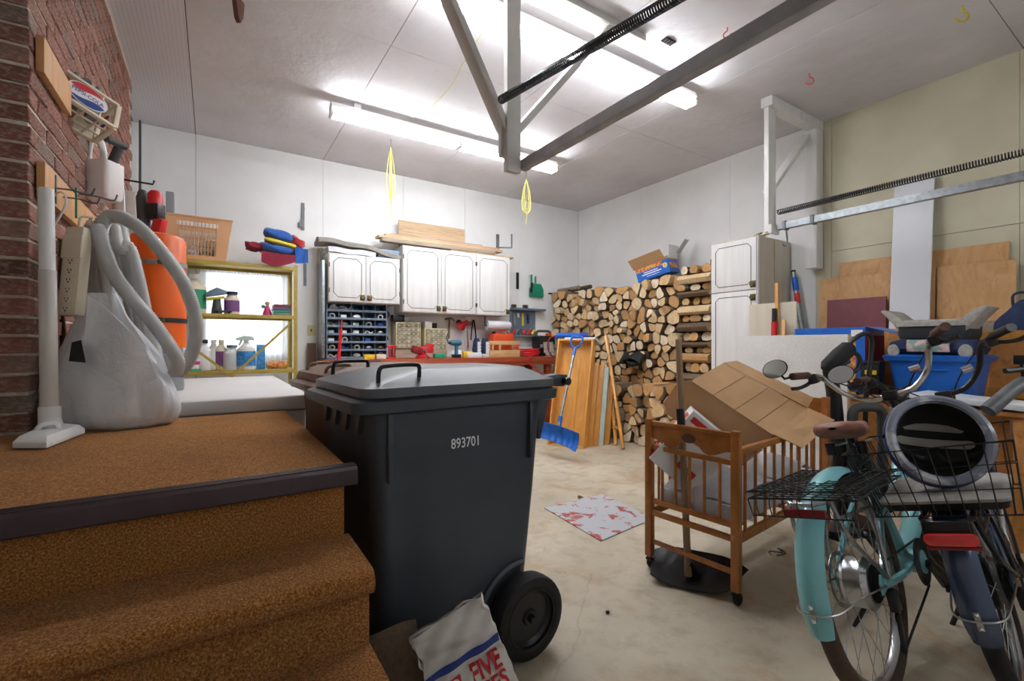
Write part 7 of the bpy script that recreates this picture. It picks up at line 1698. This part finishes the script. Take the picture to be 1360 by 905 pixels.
bxs = ((616, 628, 463, 472, 'yellow_plastic', 'tape_measure', 'yellow tape measure lying on the bench left of the sneakers', .06), (578, 592, 466, 472, 'label_green', 'parts_box', 'green and white parts box on the bench right of the vise', .08), (596, 618, 467, 472, 'cloth_white', 'rag', 'white rag heaped behind the cordless drill', .12), (622, 640, 466, 473, 'box_white', 'shoe_box', 'white box lying below the sneakers', .14), (641, 650, 468, 473, 'paper_grey', 'paper_pile', 'small pile of papers next to the wooden crate', .12), (500, 513, 469, 475, 'cream_plastic', 'putty_tub', 'cream tub on the bench right of the bolt shelves', .08), (484, 498, 470, 476, 'yellow_plastic', 'battery_pack', 'yellow and black battery pack in front of the bolt shelves', .06))
for x0, x1, y0, y1, m_, nm, lab, dp in bxs:
    Yq = 5.40 if nm == 'rag' else (5.12 if nm == 'shoe_box' else 5.16); a, b = bp(x0, y0, Yq), bp(x1, y1, Yq); h = max(.025, (y1-y0)*5.6/FPX)
    if nm == 'rag': MB().sphere(((a.x+b.x)/2, Yq, Zt+.0), .10, 14, 8, (1.1, .8, 1.0)).single(nm, m_, lab, 'rag')
    else: MB().box(a.x, Yq, Zt, b.x, Yq+dp, Zt+h).single(nm, m_, lab, nm.replace('_', ' '), bevel=.006)
# wooden crate with an orange fuel can behind it
a, b = bp(650, 473, 5.16), bp(690, 473, 5.16); wc = thing('wooden_crate', 'pale wooden tool crate with a gap in its side on the bench', 'crate', ((a.x+b.x)/2, 5.25, Zt)); H_ = pY(670, 453, 5.16).z-Zt
for y in (5.15, 5.33):
    MB().box(a.x, y, Zt, b.x, y+.012, Zt+H_*.42).build('side_board', 'crate_wood', wc, .002); MB().box(a.x, y, Zt+H_*.76, b.x, y+.012, Zt+H_).build('side_board', 'crate_wood', wc, .002)
    MB().box(a.x+(b.x-a.x)*.3, y, Zt+H_*.42, a.x+(b.x-a.x)*.36, y+.012, Zt+H_*.76).build('stay', 'crate_wood', wc)
for x in (a.x, b.x-.014): MB().box(x, 5.162, Zt, x+.014, 5.33, Zt+H_).build('end_board', 'crate_wood', wc, .002)
MB().box(a.x+.014, 5.162, Zt, b.x-.014, 5.33, Zt+.01).build('bottom', 'crate_wood', wc)
MB().box(a.x+(b.x-a.x)*.80, 5.1485, Zt+H_*.5, a.x+(b.x-a.x)*.96, 5.1502, Zt+H_*.68).build('label', 'label_red', wc)
for k in range(5): MB().sphere((a.x+.06+k*.05, 5.24, Zt+.05), .032, 8, 6, (1, 1.4, 1)).single('work_glove', 'ink_black', 'black bundle seen through the gap of the wooden crate', 'bundle', 'bundles in the wooden crate')
a2, b2 = bp(654, 470, 5.42), bp(682, 470, 5.42); z0, z1 = Zt, pY(668, 442, 5.42).z; jc = thing('jerry_can', 'orange plastic jerry can behind the wooden crate', 'jerry can', ((a2.x+b2.x)/2, 5.46, Zt)); xc = (a2.x+b2.x)/2; w = b2.x-a2.x
g_ = MB(); loft(g_, [[V((xc+px_, 5.46+py_, z)) for px_, py_ in rrect(w*k, .15, .03, 4)] for k, z in ((.97, z0), (1, z0+.02), (1, z1-.05), (.9, z1-.02), (.8, z1-.015))]); g_.build('body', 'orange_can', jc, ang=35)
MB().tube(bez([(xc-w*.2, 5.46, z1-.02), (xc-w*.15, 5.46, z1+.02), (xc+w*.2, 5.46, z1+.03), (xc+w*.38, 5.46, z1-.03)], 12), .014, 8).build('handle', 'orange_can', jc); MB().cyl((xc-w*.35, 5.46, z1-.03), (xc-w*.38, 5.46, z1+.012), .022, n=12).build('cap', 'black_plastic', jc)
# tool panel on the wall with hanging tools
a, b = onwall(677, 412, .012), onwall(711, 446, .012); tp_ = thing('tool_panel', 'grey-blue tool panel with a narrow ledge on the white wall', 'tool panel', ((a.x+b.x)/2, YB, b.z))
MB().box(a.x, YB-.012, b.z, b.x, YB-.001, a.z).build('panel', 'metal_greyblue', tp_, .002); MB().box(a.x, YB-.12, a.z, b.x+.12, YB-.001, a.z+.03).build('ledge', 'metal_greyblue', tp_, .003); MB().box(a.x, YB-.14, b.z-.02, b.x+.05, YB-.001, b.z).build('tray', 'grey_plastic', tp_, .003)
for px, y0, y1, m_, lab in ((683, 417, 432, 'grey_plastic', 'grey screwdriver on the tool panel'), (694, 416, 433, 'yellow_plastic', 'yellow pliers on the tool panel'), (701, 417, 430, 'navy_cloth', 'dark blue pliers on the tool panel'), (688, 416, 422, 'white_plastic', 'white tape measure on the tool panel')):
    p0, p1 = onwall(px, y0, .03), onwall(px+.5, y1, .03); MB().tube([p0, p0.lerp(p1, .4), p1], [.010, .018, .014], 8).single('hand_tool', m_, lab, 'tool', 'tools on the tool panel')
for px, m_, lab in ((682, 'red_plastic', 'red clamp at the left of the tool tray'), (690, 'hose_dark', 'dark clamp in the tool tray'), (696, 'red_plastic', 'red grip tool in the middle of the tool tray'), (702, 'ink_red', 'long red tool lying in the tool tray'), (708, 'yellow_plastic', 'yellow clamp at the right of the tool tray')):
    p = onwall(px, 444, .09); p.z = b.z+.001; MB().tube([p+V((-.02, 0, .012)), p+V((.0, 0, .05)), p+V((.035, 0, .085))], [.02, .022, .012], 8).single('tray_tool', m_, lab, 'tool', 'tools in the tool tray')
for px, lab in ((682, 'small brass can on the tool ledge'), (704, 'white tape dispenser on the tool ledge'), (697, 'grey clip on the tool ledge')):
    p = onwall(px, 408, .06); p.z = a.z+.031; MB().box(p.x-.03, YB-.09, p.z, p.x+.035, YB-.04, p.z+.05).single('ledge_item', 'white_plastic' if px == 704 else 'brass_antique', lab, 'item', 'items on the tool ledge', bevel=.01)
MB().tube(bez([onwall(672, 445, .3), onwall(677, 430, .29), onwall(680, 415, .30)], 8), .012, 8).single('dark_lamp_arm', 'dark_steel', 'dark lamp arm hanging at the right cabinet corner', 'arm')
# coiled red air hose
hz_ = thing('air_hose', 'coiled red air hose lying on the bench and hanging over its edge', 'hose', (bp(705, 470).x, 5.3, Zt)); cx = bp(703, 468, 5.32).x
cp_ = []
for k in range(60): a_ = k/60*2*math.pi*4; cp_.append((cx+(.17-.004*(k % 9))*math.cos(a_), 5.33+.12*math.sin(a_), Zt+.012+.0016*k))
MB().tube(bez(cp_, 180), .009, 7).build('coil', 'red_plastic', hz_); MB().tube(bez([(cx-.16, 5.26, Zt+.02), (cx-.10, 5.10, Zt+.012), bp(700, 479, 5.05), bp(710, 489, 5.03), bp(720, 496, 5.02), bp(732, 499, 5.04)], 24), .009, 7).build('tail', 'red_plastic', hz_)
MB().box(cx-.18, 5.50, Zt, cx+.22, 5.66, Zt+.13).single('clear_tub', 'paper_grey', 'pale plastic tub behind the coiled red hose', 'tub', bevel=.015)
# black jump starter with gloves
a, b = bp(716, 470, 5.34), bp(737, 440, 5.34); js = thing('jump_starter', 'black jump starter pack at the right end of the bench', 'jump starter', ((a.x+b.x)/2, 5.4, Zt)); xc = (a.x+b.x)/2; w = b.x-a.x; z1 = b.z
MB().box(a.x, 5.33, Zt, b.x, 5.53, z1-.07).build('body', 'black_plastic', js, .02); MB().tube(bez([(a.x+.02, 5.43, z1-.08), (a.x+.03, 5.43, z1-.01), (xc, 5.43, z1), (b.x-.03, 5.43, z1-.01), (b.x-.02, 5.43, z1-.08)], 16), .018, 8).build('handle', 'hose_dark', js); MB().box(a.x+.015, 5.325, Zt+.12, b.x-.015, 5.332, Zt+.17).build('panel', 'grey_plastic', js); MB().box(xc+.03, 5.36, z1-.075, xc+.09, 5.42, z1-.03).build('clamp', 'orange_can', js, .008)
for k, x in enumerate((xc-.06, xc+.035)):
    t = thing('work_glove', ['left', 'right'][k]+' grey work glove leaning on the jump starter', 'glove', (x, 5.30, Zt), 'pair of work gloves'); g_ = MB(); loft(g_, [[V((x+dx+px_, 5.285+py_, Zt+z_)) for px_, py_ in rrect(w_, d_, d_*.45, 3)] for w_, d_, z_, dx in ((.05, .03, .0, .03), (.075, .045, .05, .02), (.075, .045, .11, .0), (.06, .04, .15, -.01), (.07, .045, .20, -.01))]); g_.build('palm', 'gloves_grey', t, ang=60)
    for f in range(4): MB().tube([(x+.0+f*.017, 5.275, Zt+.03), (x+.02+f*.017, 5.262, Zt+.004+.004*f)], [.011, .009], 7).build('finger', 'gloves_grey', t)
    MB().tube([(x-.03, 5.275, Zt+.09), (x-.045, 5.262, Zt+.05)], [.012, .009], 7).build('thumb', 'gloves_grey', t)
# green dustpan and brush on the wall
a = onwall(712, 378, .02); dp = thing('dustpan', 'green dustpan hanging on the white wall', 'dustpan', tuple(onwall(712, 400)))
w = .125; MB().prism([(-w*.6, 0), (w*.6, 0), (w*.95, -.08), (w*1.0, -.20), (-w*1.0, -.20), (-w*.95, -.08)], .045, Matrix(((1,0,0),(0,0,1),(0,1,0))), (a.x, YB-.05, a.z+.01)).build('pan', 'green_plastic', dp, .012); MB().tube([a+V((-.01, 0, 0)), a+V((-.01, 0, .12))], .016, 8, flat=.6).build('handle', 'green_plastic', dp)
br_ = thing('hand_brush', 'green hand brush hanging behind the dustpan handle', 'brush', tuple(onwall(706, 385, .07))); c = onwall(706, 365, .075); MB().tube([c, c-V((0, 0, .12))], .014, 8).build('handle', 'green_plastic', br_); MB().tube([c-V((0, 0, .01)), V((c.x, YB-.001, c.z-.01))], .004, 6).build('hook', 'dark_steel', br_); MB().obox(c-V((-.0, 0, .19)), (.03, .03, .15), Matrix.Rotation(.1, 3, 'Y')).build('bristles', 'black_matte', br_, .006)
for px, y0, y1, lab in ((688, 362, 384, 'black steel strip on the wall left of the dustpan'), (677, 352, 380, 'thin dark strip on the wall at the right cabinet')):
    p0, p1 = onwall(px, y0), onwall(px, y1); wd_ = .022 if px == 688 else .008; MB().box(p0.x-wd_, YB-.012, p1.z, p0.x+wd_, YB-.001, p0.z).single('wall_strip', 'ink_black', lab, 'strip', bevel=.004)
# blue tool and red cable on top of the leaning tray
tt = thing('blue_air_tool', 'blue air tool resting on top of the leaning tray', 'air tool', tuple(lb(.3, tl, .1))); c = lb(.33, tl+.075, .10); d_ = V((.8, -.55, 0)).normalized()
MB().tube([c-d_*.16, c+d_*.02, c+d_*.12], [.03, .034, .028], 12).build('barrel', 'blue_plastic', tt); MB().tube([c+d_*.12, c+d_*.22], [.04, .038], 12).build('cap', 'ink_blue', tt); MB().tube([c-d_*.14, c-d_*.17-V((0,0,.045))], [.02, .016], 8).build('grip', 'blue_plastic', tt)
MB().tube(bez([c-d_*.16, c-d_*.24-V((0, 0, .04)), c-d_*.26-V((0, 0, .16)), c-d_*.20-V((0,0,.26))], 16), .008, 7).single('red_cable', 'dark_red', 'dark red cable hanging from the blue air tool', 'cable')
for px, py, lab in ((760, 391, 'tiny'),): pass
MB().box(pY(728, 389, YB).x, YB-.004, pY(728, 391, YB).z, pY(740, 389, YB).x, YB-.001, pY(728, 389, YB).z).single('wall_mark', 'ink_black', 'thin dark label strip on the wall beside the firewood', 'label')
